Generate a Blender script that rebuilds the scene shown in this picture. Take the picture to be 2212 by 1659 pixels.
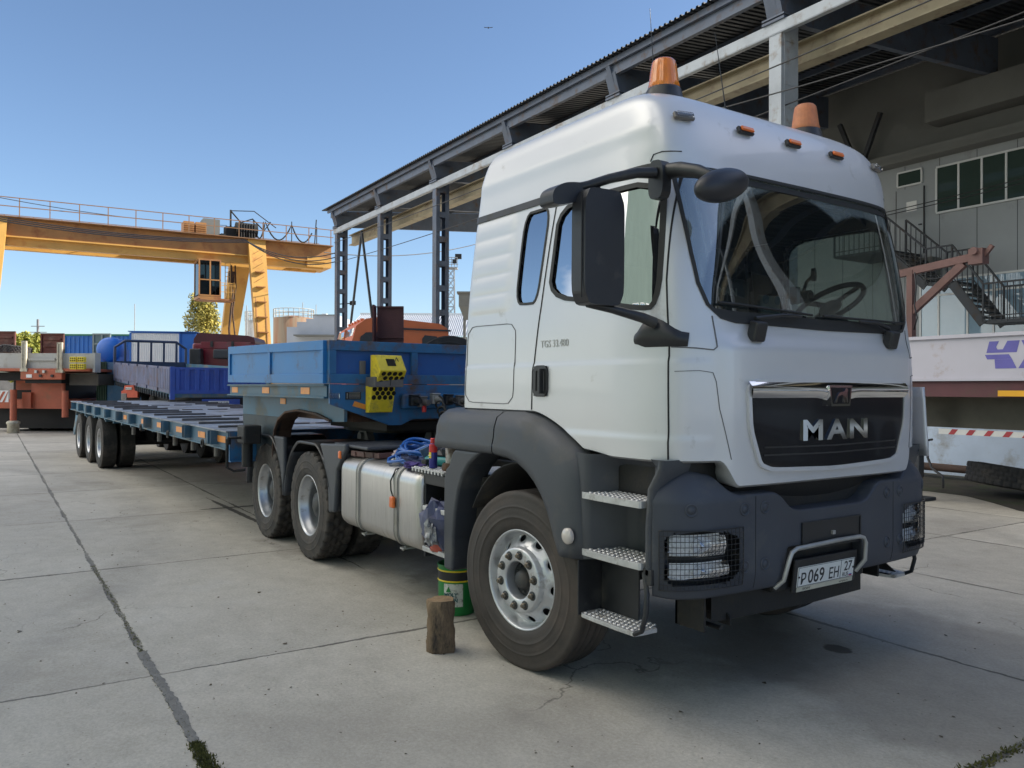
import bpy, math, random
from math import sin, cos, pi, radians, sqrt, atan2, floor
from mathutils import Matrix, Vector
import numpy as np
random.seed(7)
for o in list(bpy.data.objects): bpy.data.objects.remove(o)
S = bpy.context.scene
C = S.collection
# ---------------------------------------------------------------- camera
YAW, PIT, ROL, FPX = 2.5477, .0048, .0041, 1741.98
CAM = Vector((4.0605, -4.0162, 1.7036))
_f = Vector((cos(YAW)*cos(PIT), sin(YAW)*cos(PIT), sin(PIT)))
_r = Vector((sin(YAW), -cos(YAW), 0)); _u = _r.cross(_f)
_r2 = _r*cos(ROL)+_u*sin(ROL); _u2 = -_r*sin(ROL)+_u*cos(ROL)
cd = bpy.data.cameras.new('camera'); cam = bpy.data.objects.new('camera', cd); C.objects.link(cam)
cd.sensor_width = 36; cd.lens = FPX/2212*36; cd.clip_start = .05; cd.clip_end = 3000
M = Matrix.Identity(4)
for i in range(3):
    M[i][0] = _r2[i]; M[i][1] = _u2[i]; M[i][2] = -_f[i]; M[i][3] = CAM[i]
cam.matrix_world = M
S.camera = cam
# ---------------------------------------------------------------- light
SUN_AZ, SUN_EL = radians(67), radians(31)
w = bpy.data.worlds.new('World'); S.world = w; w.use_nodes = True
nt = w.node_tree; nt.nodes.clear()
sky = nt.nodes.new('ShaderNodeTexSky'); sky.sky_type = 'NISHITA'; sky.sun_disc = False
sky.sun_elevation = SUN_EL; sky.sun_rotation = pi/2-SUN_AZ
sky.air_density = 1.0; sky.dust_density = 1.0; sky.ozone_density = 3.0; sky.altitude = 900
bg = nt.nodes.new('ShaderNodeBackground'); bg.inputs[1].default_value = .068
wo = nt.nodes.new('ShaderNodeOutputWorld')
# bright broken cloud added behind the camera, out of view, to fill the shade
tcw = nt.nodes.new('ShaderNodeTexCoord'); dt = nt.nodes.new('ShaderNodeVectorMath'); dt.operation = 'DOT_PRODUCT'
_cd = Vector((-.36, -.76, .64)).normalized(); dt.inputs[1].default_value = _cd; nt.links.new(tcw.outputs['Generated'], dt.inputs[0])
mk = nt.nodes.new('ShaderNodeMapRange'); mk.interpolation_type = 'SMOOTHSTEP'; mk.inputs[1].default_value = .60; mk.inputs[2].default_value = .85; nt.links.new(dt.outputs['Value'], mk.inputs[0])
nzw = nt.nodes.new('ShaderNodeTexNoise'); nzw.inputs['Scale'].default_value = 3.2; nzw.inputs['Detail'].default_value = 6; nt.links.new(tcw.outputs['Generated'], nzw.inputs['Vector'])
mk2 = nt.nodes.new('ShaderNodeMapRange'); mk2.inputs[1].default_value = .38; mk2.inputs[2].default_value = .56; nt.links.new(nzw.outputs['Fac'], mk2.inputs[0])
mm = nt.nodes.new('ShaderNodeMath'); mm.operation = 'MULTIPLY'; nt.links.new(mk.outputs[0], mm.inputs[0]); nt.links.new(mk2.outputs[0], mm.inputs[1])
cm = nt.nodes.new('ShaderNodeMix'); cm.data_type = 'RGBA'; cm.inputs[7].default_value = (20.5, 19.4, 17.2, 1); nt.links.new(mm.outputs[0], cm.inputs[0]); nt.links.new(sky.outputs[0], cm.inputs[6])
nt.links.new(cm.outputs[2], bg.inputs[0]); nt.links.new(bg.outputs[0], wo.inputs[0])
sl = bpy.data.lights.new('sun', 'SUN'); sl.energy = 3.8; sl.angle = radians(.5); sl.color = (1, .93, .82)
so = bpy.data.objects.new('sun', sl); C.objects.link(so)
sd = Vector((cos(SUN_AZ)*cos(SUN_EL), sin(SUN_AZ)*cos(SUN_EL), sin(SUN_EL)))
so.rotation_euler = sd.to_track_quat('Z', 'Y').to_euler(); so.location = (0, 0, 30)
S.view_settings.view_transform = 'Standard'; S.view_settings.look = 'None'
S.view_settings.exposure = 1.45; S.view_settings.gamma = 1
S.cycles.max_bounces = 8; S.cycles.transparent_max_bounces = 16

# ---------------------------------------------------------------- helpers
def ray(u, v):
    return _f + _r2*((u-1106)/FPX) - _u2*((v-829.5)/FPX)
def at(u, v, d):                       # a point at depth d metres seen in direction (u, v)
    return CAM + ray(u, v)*d
def V(*a): return Vector(a)
def frame(o, x, y):
    x = Vector(x).normalized(); y = Vector(y); y = (y - x*y.dot(x)).normalized(); z = x.cross(y)
    m = Matrix.Identity(4)
    for i in range(3): m[i][0] = x[i]; m[i][1] = y[i]; m[i][2] = z[i]; m[i][3] = o[i]
    return m
def T(x=0, y=0, z=0, rz=0, rx=0, ry=0):
    return Matrix.Translation((x, y, z)) @ Matrix.Rotation(rz, 4, 'Z') @ Matrix.Rotation(ry, 4, 'Y') @ Matrix.Rotation(rx, 4, 'X')
ID = Matrix.Identity(4)
def props(o, label=None, cat=None, group=None, kind=None):
    if label: o['label'] = label
    if cat: o['category'] = cat
    if group: o['group'] = group
    if kind: o['kind'] = kind
    return o
def thing(name, label, cat, loc=(0, 0, 0), rz=0, group=None, rx=0, ry=0):
    o = bpy.data.objects.new(name, None); C.objects.link(o); o.empty_display_size = .2
    o.matrix_world = T(loc[0], loc[1], loc[2], rz, rx, ry)
    return props(o, label, cat, group)
def part(name, parent, M=ID):          # an Empty part holding sub-parts
    o = bpy.data.objects.new(name, None); C.objects.link(o); o.parent = parent; o.matrix_basis = M; return o
def dup(o, parent=None, M=None, label=None):
    c = o.copy(); C.objects.link(c)
    if parent is not None: c.parent = parent
    if M is not None: c.matrix_basis = M
    if label: c['label'] = label
    for ch in KIDS.get(o.name, []): dup(ch, c)
    return c
KIDS = {}
class MB:
    def __init__(s): s.v = []; s.f = []; s.sm = []
    def add(s, vs, fs, M=ID, smooth=False):
        b = len(s.v)
        s.v += [tuple(M @ Vector(p)) for p in vs]
        s.f += [tuple(b+i for i in f) for f in fs]; s.sm += [smooth]*len(fs); return s
    def box(s, x0, x1, y0, y1, z0, z1, M=ID):
        vs = [(x, y, z) for x in (x0, x1) for y in (y0, y1) for z in (z0, z1)]
        return s.add(vs, [(0, 1, 3, 2), (4, 6, 7, 5), (0, 4, 5, 1), (2, 3, 7, 6), (0, 2, 6, 4), (1, 5, 7, 3)], M)
    def beam(s, p0, p1, w, h, up=(0, 0, 1)):
        p0 = Vector(p0); p1 = Vector(p1); d = p1-p0; L = d.length
        if L < 1e-6: return s
        d.normalize(); up = Vector(up)
        if abs(d.dot(up)) > .99: up = Vector((1, 0, 0))
        y = up.cross(d).normalized()
        return s.box(0, L, -w/2, w/2, -h/2, h/2, frame(p0, d, y))
    def tube(s, pts, r, n=8, closed=False, smooth=True):
        pts = [Vector(p) for p in pts]; k = len(pts); vs = []; prev = None
        for i, p in enumerate(pts):
            if closed: d = pts[(i+1) % k]-pts[i-1]
            else: d = pts[min(i+1, k-1)]-pts[max(i-1, 0)]
            d.normalize()
            if prev is None:
                a = Vector((0, 0, 1)) if abs(d.z) < .9 else Vector((1, 0, 0))
                x = a.cross(d).normalized()
            else:
                x = (prev - d*prev.dot(d)).normalized()
            prev = x; y = d.cross(x)
            rr = r[i] if isinstance(r, (list, tuple)) else r
            for j in range(n):
                a = 2*pi*j/n; vs.append(p+x*cos(a)*rr+y*sin(a)*rr)
        fs = []
        for i in range(k if closed else k-1):
            for j in range(n):
                a = i*n+j; b = i*n+(j+1) % n; c = ((i+1) % k)*n+(j+1) % n; d_ = ((i+1) % k)*n+j
                fs.append((a, b, c, d_))
        s.add(vs, fs, ID, smooth)
        if not closed: s.add(vs[:n], [tuple(range(n))[::-1]]); s.add(vs[-n:], [tuple(range(n))])
        return s
    def lathe(s, prof, M=ID, n=48, a0=0, a1=2*pi, smooth=True, cap=False, disp=None):   # axis local Z, prof (r,h)
        full = abs(a1-a0-2*pi) < 1e-6; m = n if full else n+1; vs = []
        for i in range(m):
            a = a0+(a1-a0)*i/n
            for j, (r, h) in enumerate(prof):
                rr = r+(disp(i, j) if disp else 0)
                vs.append((rr*cos(a), rr*sin(a), h))
        k = len(prof); fs = []
        for i in range(n):
            i2 = (i+1) % m
            for j in range(k-1): fs.append((i*k+j, i2*k+j, i2*k+j+1, i*k+j+1))
        s.add(vs, fs, M, smooth)
        if cap and full:
            for j in (0, k-1):
                if prof[j][0] > 1e-4: s.add([vs[i*k+j] for i in range(m)], [tuple(range(m))], M)
        return s
    def cyl(s, p0, p1, r, n=16, r2=None):
        p0 = Vector(p0); p1 = Vector(p1); d = p1-p0; L = d.length
        a = Vector((0, 0, 1)) if abs(d.normalized().z) < .9 else Vector((1, 0, 0))
        x = a.cross(d).normalized(); y = d.normalized().cross(x)
        return s.lathe([(r, 0), (r2 if r2 is not None else r, L)], frame(p0, x, y), n, cap=True)
    def prism(s, poly, t, M=ID, smooth=False):           # polygon in local XY extruded along Z
        k = len(poly); vs = [(p[0], p[1], 0) for p in poly]+[(p[0], p[1], t) for p in poly]
        s.add(vs, [tuple(range(k))[::-1], tuple(range(k, 2*k))], M)
        s.add(vs, [(i, (i+1) % k, k+(i+1) % k, k+i) for i in range(k)], M, smooth)
        return s
    def grid(s, G, smooth=True, closed_u=False):
        n = len(G); m = len(G[0]); vs = [p for row in G for p in row]; fs = []
        for i in range(n if closed_u else n-1):
            for j in range(m-1):
                i2 = (i+1) % n; fs.append((i*m+j, i2*m+j, i2*m+j+1, i*m+j+1))
        return s.add(vs, fs, ID, smooth)
    def sphere(s, c, r, M=ID, n=16, sc=(1, 1, 1)):
        k = n//2; prof = [(r*sin(pi*j/k), -r*cos(pi*j/k)) for j in range(k+1)]
        return s.lathe(prof, M @ Matrix.Translation(c) @ Matrix.Diagonal((*sc, 1)), n)
    def nxt(s): s.marks = getattr(s, 'marks', [])+[(len(s.v), len(s.f))]; return s
    def build_each(s, name, mat, parent=None, **k):      # every marked piece becomes a part of its own
        mk = getattr(s, 'marks', []); pts = mk+[(len(s.v), len(s.f))]; v0 = f0 = 0; out = []
        for v1, f1 in pts:
            if f1 > f0:
                q = MB(); q.v = s.v[v0:v1]; q.f = [tuple(i-v0 for i in f) for f in s.f[f0:f1]]; q.sm = s.sm[f0:f1]; out.append(q.build(name, mat, parent, **k))
            v0, f0 = v1, f1
        return out
    def build(s, name, mat, parent=None, world=False, bevel=0, seg=2, M=None, solid=0, wn=False):
        me = bpy.data.meshes.new(name); vs = s.v
        if parent is not None and world:
            r = parent; inv = ID
            chain = []
            while r is not None: chain.append(r.matrix_basis.copy() if r.parent else T_of(r)); r = r.parent
            m = ID
            for c_ in reversed(chain): m = m @ c_
            inv = m.inverted(); vs = [tuple(inv @ Vector(p)) for p in vs]
        me.from_pydata(vs, [], s.f); me.polygons.foreach_set('use_smooth', s.sm); me.validate(); me.update()
        me.materials.append(mat)
        o = bpy.data.objects.new(name, me); C.objects.link(o)
        if parent is not None:
            o.parent = parent; KIDS.setdefault(parent.name, []).append(o)
        if M is not None: o.matrix_basis = M
        if solid:
            md = o.modifiers.new('solid', 'SOLIDIFY'); md.thickness = solid; md.offset = -1
        if bevel:
            md = o.modifiers.new('bevel', 'BEVEL'); md.width = bevel; md.segments = seg; md.limit_method = 'ANGLE'; md.angle_limit = radians(40)
            md.harden_normals = False
        return o
def T_of(r): return r.matrix_world.copy() if False else r.matrix_basis.copy()
def fixn(o):                            # consistent outward normals
    import bmesh
    bm = bmesh.new(); bm.from_mesh(o.data); bmesh.ops.remove_doubles(bm, verts=bm.verts, dist=1e-5)
    bmesh.ops.recalc_face_normals(bm, faces=bm.faces); bm.to_mesh(o.data); bm.free(); return o
_tc = {}
def text_add(mb, txt, size, M, ext=.002, align='CENTER', bold=0, sx=1, res=3, shear=0):   # text in local XY of M, extruded along +Z
    key = (txt, ext, align, bold, res, shear)
    if key not in _tc:
        cu = bpy.data.curves.new('t', 'FONT'); cu.body = txt; cu.size = 1; cu.extrude = .5; cu.align_x = align; cu.align_y = 'BOTTOM_BASELINE'
        cu.resolution_u = res; cu.offset = bold; cu.shear = shear
        ob = bpy.data.objects.new('t', cu); C.objects.link(ob)
        dg = bpy.context.evaluated_depsgraph_get(); ev = ob.evaluated_get(dg); me = ev.to_mesh()
        _tc[key] = ([tuple(v.co) for v in me.vertices], [tuple(p.vertices) for p in me.polygons])
        ev.to_mesh_clear(); bpy.data.objects.remove(ob); bpy.data.curves.remove(cu)
    vs, fs = _tc[key]
    mb.add([(x*size*sx, y*size, z*ext) for x, y, z in vs], fs, M)
    return mb

# ---------------------------------------------------------------- materials
def srgb(r, g, b):
    f = lambda c: (c/255/12.92) if c/255 <= .04045 else ((c/255+.055)/1.055)**2.4
    return (f(r), f(g), f(b))
def mat(name, col, rough=.5, metal=0, var=.12, scale=3, bump=0, bscale=60, dirt=None, damt=.5, dscale=2.5, coat=0, spec=.5, streak=False, alpha=1, emis=None, trans=0, rvar=.1):
    m = bpy.data.materials.new(name); m.use_nodes = True; n = m.node_tree; N = n.nodes; L = n.links
    p = N['Principled BSDF']; tc = N.new('ShaderNodeTexCoord')
    p.inputs['Metallic'].default_value = metal; p.inputs['Coat Weight'].default_value = coat; p.inputs['Coat Roughness'].default_value = .06
    p.inputs['Specular IOR Level'].default_value = spec; p.inputs['Transmission Weight'].default_value = trans
    vec = tc.outputs['Object']
    if streak:
        mp = N.new('ShaderNodeMapping'); mp.inputs['Scale'].default_value = streak if isinstance(streak, tuple) else (1, 1, .12); L.new(vec, mp.inputs[0]); vec = mp.outputs[0]
    nz = N.new('ShaderNodeTexNoise'); nz.inputs['Scale'].default_value = scale; nz.inputs['Detail'].default_value = 8; nz.inputs['Roughness'].default_value = .6
    L.new(vec, nz.inputs['Vector'])
    mr = N.new('ShaderNodeMapRange'); mr.inputs[1].default_value = .3; mr.inputs[2].default_value = .7; mr.inputs[3].default_value = 1-var; mr.inputs[4].default_value = 1+var
    L.new(nz.outputs['Fac'], mr.inputs[0])
    mx = N.new('ShaderNodeMix'); mx.data_type = 'RGBA'; mx.blend_type = 'MULTIPLY'; mx.inputs[0].default_value = 1; mx.inputs[6].default_value = (*col, 1)
    L.new(mr.outputs[0], mx.inputs[7]); out = mx.outputs[2]
    rr = N.new('ShaderNodeMapRange'); rr.inputs[3].default_value = max(.02, rough-rvar); rr.inputs[4].default_value = min(1, rough+rvar)
    L.new(nz.outputs['Fac'], rr.inputs[0]); rout = rr.outputs[0]
    if dirt:
        n2 = N.new('ShaderNodeTexNoise'); n2.inputs['Scale'].default_value = dscale; n2.inputs['Detail'].default_value = 10; n2.inputs['Roughness'].default_value = .68
        L.new(vec, n2.inputs['Vector'])
        r2 = N.new('ShaderNodeMapRange'); r2.inputs[1].default_value = .62-.22*damt; r2.inputs[2].default_value = .78-.16*damt
        L.new(n2.outputs['Fac'], r2.inputs[0])
        m2 = N.new('ShaderNodeMix'); m2.data_type = 'RGBA'; m2.inputs[7].default_value = (*dirt, 1)
        L.new(r2.outputs[0], m2.inputs[0]); L.new(out, m2.inputs[6]); out = m2.outputs[2]
        m3 = N.new('ShaderNodeMix'); m3.data_type = 'FLOAT'; m3.inputs[3].default_value = .85; L.new(r2.outputs[0], m3.inputs[0]); L.new(rout, m3.inputs[2]); rout = m3.outputs[0]
    L.new(out, p.inputs['Base Color']); L.new(rout, p.inputs['Roughness'])
    if bump:
        n3 = N.new('ShaderNodeTexNoise'); n3.inputs['Scale'].default_value = bscale; n3.inputs['Detail'].default_value = 6
        L.new(vec, n3.inputs['Vector']); b = N.new('ShaderNodeBump'); b.inputs['Strength'].default_value = bump; b.inputs['Distance'].default_value = .02
        L.new(n3.outputs['Fac'], b.inputs['Height']); L.new(b.outputs[0], p.inputs['Normal'])
    if emis: p.inputs['Emission Color'].default_value = (*emis[0], 1); p.inputs['Emission Strength'].default_value = emis[1]
    return m
def glass(name, tint, refl=1.5, rough=.01, body=0.0, bodycol=(.05, .05, .05), dust=.1):   # thin pane: tinted see-through + mirror by angle
    m = bpy.data.materials.new(name); m.use_nodes = True; n = m.node_tree; N = n.nodes; L = n.links; N.clear()
    o = N.new('ShaderNodeOutputMaterial'); t = N.new('ShaderNodeBsdfTransparent'); t.inputs[0].default_value = (*tint, 1)
    g = N.new('ShaderNodeBsdfGlossy'); g.inputs['Roughness'].default_value = rough; g.inputs[0].default_value = (.95, .97, 1, 1)
    fr = N.new('ShaderNodeFresnel'); fr.inputs[0].default_value = refl
    d = N.new('ShaderNodeBsdfDiffuse'); d.inputs[0].default_value = (*bodycol, 1)
    tc = N.new('ShaderNodeTexCoord'); nz = N.new('ShaderNodeTexNoise'); nz.inputs['Scale'].default_value = 6; nz.inputs['Detail'].default_value = 10; nz.inputs['Roughness'].default_value = .7
    L.new(tc.outputs['Object'], nz.inputs[0]); mr = N.new('ShaderNodeMapRange'); mr.inputs[1].default_value = .4; mr.inputs[2].default_value = .75; mr.inputs[3].default_value = body; mr.inputs[4].default_value = body+dust
    L.new(nz.outputs['Fac'], mr.inputs[0])
    m1 = N.new('ShaderNodeMixShader'); L.new(mr.outputs[0], m1.inputs[0]); L.new(t.outputs[0], m1.inputs[1]); L.new(d.outputs[0], m1.inputs[2])
    m2 = N.new('ShaderNodeMixShader'); L.new(fr.outputs[0], m2.inputs[0]); L.new(m1.outputs[0], m2.inputs[1]); L.new(g.outputs[0], m2.inputs[2])
    L.new(m2.outputs[0], o.inputs[0]); return m
DUST = (.22, .19, .15); RUST = (.16, .07, .035)
m_white = mat('silver_white_paint', (.60, .605, .63), .40, .32, .03, 1.2, coat=.42, dirt=(.40, .39, .37), damt=.0, dscale=4.2, rvar=.04)
m_grey = mat('grey_plastic', (.050, .055, .066), .48, 0, .12, 2.5, bump=.08, bscale=350, dirt=(.10, .098, .095), damt=.35, dscale=4)
m_bumper = mat('bumper_plastic', (.046, .052, .068), .5, 0, .12, 2.5, bump=.1, bscale=300, dirt=(.10, .10, .10), damt=.25, dscale=5)
m_black = mat('black_plastic', (.018, .019, .022), .42, 0, .2, 4, dirt=(.06, .056, .05), damt=.3, dscale=6)
m_mirror_h = mat('mirror_housing_plastic', (.020, .021, .027), .38, 0, .15, 4, bump=.12, bscale=260, dirt=(.07, .065, .06), damt=.18, dscale=9)
m_rubber = mat('rubber', (.016, .016, .016), .6, 0, .2, 4)
m_tyre = mat('tyre_rubber', (.035, .031, .029), .72, 0, .25, 5, bump=.15, bscale=60, dirt=(.095, .08, .068), damt=.7, dscale=5)
m_tyref = mat('front_tyre_rubber', (.045, .038, .034), .66, 0, .2, 4, bump=.1, bscale=50, dirt=(.085, .068, .058), damt=.8, dscale=3)
m_tyreold = mat('old_tyre_rubber', (.03, .03, .032), .8, 0, .3, 4, bump=.2, bscale=40, dirt=(.09, .08, .07), damt=.5)
m_rim = mat('rim_silver', (.50, .51, .53), .34, .75, .1, 6, dirt=(.20, .15, .10), damt=.32, dscale=7)
m_rimf = mat('front_rim_silver', (.58, .59, .61), .34, .6, .08, 6, dirt=(.26, .20, .14), damt=.3, dscale=8)
m_hub = mat('hub_grey', (.05, .055, .06), .55, .2, .25, 12, dirt=(.12, .10, .08), damt=.3)
m_bolt = mat('bolt_steel', (.20, .17, .13), .45, .7, .2, 30)
m_alu = mat('brushed_aluminium', (.52, .51, .495), .36, .96, .10, 5, bump=.06, bscale=14, streak=(14, 1, 1), dirt=(.30, .27, .22), damt=.2)
m_alustep = mat('tread_aluminium', (.55, .55, .55), .45, .6, .15, 14, dirt=(.25, .22, .18), damt=.35, dscale=10)
m_chrome = mat('chrome', (.75, .76, .78), .07, 1, .02, 3, rvar=.02)
m_grille = mat('gloss_black_grille', (.003, .004, .008), .22, 0, .1, 3, coat=.25, rvar=.03, spec=.3)
m_chassis = mat('chassis_black', (.014, .014, .015), .6, .1, .3, 4, bump=.1, dirt=(.055, .045, .035), damt=.45, dscale=5)
m_dark = mat('dark_interior', (.012, .013, .014), .8, 0, .2, 4)
m_dash = mat('dashboard_grey', (.085, .088, .095), .6, 0, .1, 4)
m_orange = mat('amber_plastic', (.75, .16, .02), .3, 0, .1, 8, coat=.3)
m_reflector = mat('orange_reflector', (.72, .27, .05), .4, 0, .12, 30, dirt=(.35, .22, .12), damt=.3)
m_strip = mat('steel_strip', (.42, .42, .41), .45, .6, .15, 8)
m_red = mat('red_plastic', (.5, .02, .02), .4, 0, .1, 8)
m_glassclear = glass('clear_lens', (.92, .93, .95), 1.45, body=.0, dust=.12, bodycol=(.4, .4, .4))
m_wind = glass('windshield_glass', (.44, .52, .50), 2.6, body=.01, dust=.04, bodycol=(.30, .36, .38))
def wiped(m):                          # road film left outside the two arcs the wipers sweep clean
    n = m.node_tree; N = n.nodes; L = n.links; tc = N.new('ShaderNodeTexCoord'); sp = N.new('ShaderNodeSeparateXYZ'); L.new(tc.outputs['Object'], sp.inputs[0])
    def mt(op, a, b=0):
        q = N.new('ShaderNodeMath'); q.operation = op
        for i, x in enumerate((a, b)):
            if isinstance(x, (int, float)): q.inputs[i].default_value = x
            else: L.new(x, q.inputs[i])
        return q.outputs[0]
    nz = N.new('ShaderNodeTexNoise'); nz.inputs['Scale'].default_value = 3; mp = N.new('ShaderNodeMapping'); mp.inputs['Scale'].default_value = (1, 16, 1.2); L.new(tc.outputs['Object'], mp.inputs[0]); L.new(mp.outputs[0], nz.inputs['Vector']); nz.inputs['Detail'].default_value = 6
    ds = []
    for cy, r in ((-.13, .80), (.60, .74)):
        a = mt('SUBTRACT', sp.outputs[1], cy); b = mt('SUBTRACT', sp.outputs[2], 2.03); d = mt('SQRT', mt('ADD', mt('MULTIPLY', a, a), mt('MULTIPLY', b, b))); ds.append(mt('SUBTRACT', d, r))
    out = mt('MINIMUM', ds[0], ds[1]); mr = N.new('ShaderNodeMapRange'); mr.inputs[1].default_value = -.012; mr.inputs[2].default_value = .012; mr.inputs[3].default_value = .03; mr.inputs[4].default_value = .42; L.new(out, mr.inputs[0])
    f = mt('MULTIPLY', mr.outputs[0], mt('ADD', mt('MULTIPLY', nz.outputs['Fac'], 1.3), .35))
    ms = [x for x in N if x.type == 'MIX_SHADER' and x.inputs[2].links and x.inputs[2].links[0].from_node.type == 'BSDF_DIFFUSE'][0]; L.new(f, ms.inputs[0])
wiped(m_wind)
m_sideclear = glass('left_side_glass', (.75, .82, .80), 1.4)
m_side = glass('side_glass', (.06, .08, .09), 5.5, body=.0, dust=.03, bodycol=(.2, .24, .26))
m_winr = glass('sky_painted_window_glass', (.05, .07, .07), 1.6, body=.75, dust=.05, bodycol=(.30, .44, .56))  # pale blue body colour paints in the sky reflection
m_wind2 = glass('dark_window_glass', (.05, .07, .065), 1.15, body=.9, dust=.05, bodycol=(.045, .068, .06))
m_seam = mat('seam_shadow_gap', (.01, .01, .012), .8, 0, .05)
m_seaml = mat('panel_gap_grey', (.12, .12, .13), .8, 0, .1)
m_plate = mat('plate_white', (.72, .72, .70), .4, 0, .04, 10)
m_platek = mat('plate_black', (.012, .012, .014), .4, 0, .05)
m_oldblue = mat('trailer_blue', (.022, .13, .30), .5, 0, .25, 2.2, bump=.05, dirt=(.12, .075, .045), damt=.58, dscale=4)
m_panelblue = mat('trailer_panel_blue', (.012, .095, .34), .42, 0, .12, 1.3, dirt=(.08, .06, .06), damt=.22, dscale=5)
m_sideblue = mat('trailer_lit_side_blue', (.010, .15, .41), .45, 0, .15, 1.6, dirt=(.16, .125, .085), damt=.30, dscale=3.5, bump=.04)  # side blue painted lighter than the front for the bounce it catches
m_rail = mat('deck_rail_blue', (.045, .115, .18), .5, .1, .25, 2, bump=.06, dirt=(.16, .14, .11), damt=.5, dscale=2.2)
m_goose = mat('weathered_blue', (.035, .115, .185), .5, 0, .25, 1.6, dirt=(.20, .17, .12), damt=.55, dscale=1.8)
m_deck = mat('deck_plate', (.22, .25, .30), .38, .25, .35, 2.5, bump=.15, bscale=20, dirt=(.11, .095, .08), damt=.6, dscale=1.5)
m_rustd = mat('rusty_dark', (.06, .035, .025), .75, .1, .4, 4, bump=.2, dirt=(.16, .075, .035), damt=.5)
m_cleat = mat('dark_cleat', (.12, .11, .11), .8, 0, .4, 3, bump=.2)
m_yellow = mat('yellow_plastic', (.72, .56, .03), .45, 0, .12, 9, dirt=(.25, .20, .07), damt=.45, dscale=8)
m_hole = mat('hole_dark', (.012, .010, .006), .9, 0, .1)
m_strapg = mat('strap_grey_steel', (.34, .33, .31), .45, .4, .15, 6, dirt=(.2, .18, .14), damt=.3)
m_lensp = mat('pale_lens', (.55, .50, .46), .18, 0, .1, 20, coat=.6)
m_galv = mat('dull_grey_steel', (.17, .16, .155), .5, .3, .2, 5, dirt=(.13, .10, .07), damt=.3)
# ================================================================ TRUCK
truck = thing('tractor_unit', 'silver white heavy tractor unit with high roof cab, two amber beacons and dark grey bumper', 'truck')
def pchip(xs, ys):
    xs = np.array(xs, float); ys = np.array(ys, float); h = np.diff(xs); d = np.diff(ys)/h; m = np.zeros(len(xs)); m[0] = d[0]; m[-1] = d[-1]
    for i in range(1, len(xs)-1):
        if d[i-1]*d[i] > 0: w1 = 2*h[i]+h[i-1]; w2 = h[i]+2*h[i-1]; m[i] = (w1+w2)/(w1/d[i-1]+w2/d[i])
    def f(x):
        x = min(max(x, xs[0]), xs[-1]); i = min(int(np.searchsorted(xs, x, 'right'))-1, len(h)-1); t = (x-xs[i])/h[i]
        return (2*t**3-3*t*t+1)*ys[i]+(t**3-2*t*t+t)*h[i]*m[i]+(-2*t**3+3*t*t)*ys[i+1]+(t**3-t*t)*h[i]*m[i+1]
    return f
LV = [(1.10, -.84, 1.30, 1.13, .74, 4.6), (1.34, -.84, 1.30, 1.132, .74, 4.6), (1.60, -.84, 1.305, 1.135, .74, 4.6), (1.90, -.835, 1.30, 1.132, .72, 4.7), (2.04, -.83, 1.275, 1.13, .70, 4.9),
      (2.3, -.825, 1.235, 1.115, .66, 5.2), (2.6, -.81, 1.175, 1.09, .60, 5.8), (2.87, -.80, 1.12, 1.06, .55, 6), (3.0, -.795, 1.09, 1.045, .52, 7.5), (3.13, -.785, 1.045, 1.03, .48, 8.5),
      (3.24, -.77, .98, 1.0, .42, 8.5), (3.31, -.745, .905, .965, .36, 8), (3.35, -.71, .835, .92, .30, 7.5), (3.372, -.67, .76, .87, .25, 7), (3.38, -.63, .69, .82, .2, 7)]
_z = [l[0] for l in LV]; _fn = [pchip(_z, [l[k] for l in LV]) for k in range(1, 6)]
TS = np.linspace(0, 1, 401); _cc = {}
def smooth(a, b, x): t = min(max((x-a)/(b-a), 0), 1); return t*t*(3-2*t)
def curve(z):
    k = round(z, 4)
    if k in _cc: return _cc[k]
    xr, xf, ys, x0, n = [f(z) for f in _fn]; rc = .07
    th = np.linspace(0, 1, 600); th = (th-np.sin(2*pi*th)/(2*pi)*.9)*pi/2
    ex = x0+(xf-x0)*np.sin(th)**(2/n); ey = -ys*np.abs(np.cos(th))**(2/n); ey[-1] = 0
    s = np.concatenate([[0], np.cumsum(np.hypot(np.diff(ex), np.diff(ey)))]); s /= s[-1]
    X = np.zeros(401); Y = np.zeros(401)
    for i, t in enumerate(TS):
        if t < .22: X[i] = xr; Y[i] = -(ys-rc)*t/.22
        elif t < .27: a = (t-.22)/.05*pi/2; X[i] = xr+rc-rc*cos(a); Y[i] = -(ys-rc)-rc*sin(a)
        elif t < .62: X[i] = xr+rc+(x0-xr-rc)*(t-.27)/.35; Y[i] = -ys
        else: q = (t-.62)/.38; X[i] = np.interp(q, s, ex); Y[i] = np.interp(q, s, ey)
    for i in range(401):                       # raised centre hood, pressed ribs in the rear side panel
        if X[i] > .9: X[i] += .028*(1-smooth(.80, .92, abs(Y[i])))*(1-smooth(1.90, 2.0, z))
        if -.80 < X[i] < -.2 and Y[i] < -.9 and 2.2 < z < 2.84:
            q = (z-2.2)/.64*5; Y[i] -= .0075*smooth(-.80, -.7, X[i])*(1-smooth(-.33, -.21, X[i]))*max(0, sin(pi*(q % 1)))**.7
        if Y[i] < -.9 and -.75 < X[i] < .95 and z > 2.92:   # soft crease along the roof side
            Y[i] -= .006*math.exp(-((z-3.10)/.05)**2)
        if z < 1.86 and X[i] > -.83 and abs(Y[i]) > .9:      # pressed waist and sill lines
            Y[i] -= .006*(1-smooth(1.838, 1.856, z)) - .006*(1-smooth(1.44, 1.47, z))*-1
    _cc[k] = (X, Y); return _cc[k]
def cp(t, z):
    X, Y = curve(z); return Vector((float(np.interp(t, TS, X)), float(np.interp(t, TS, Y)), z))
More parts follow.
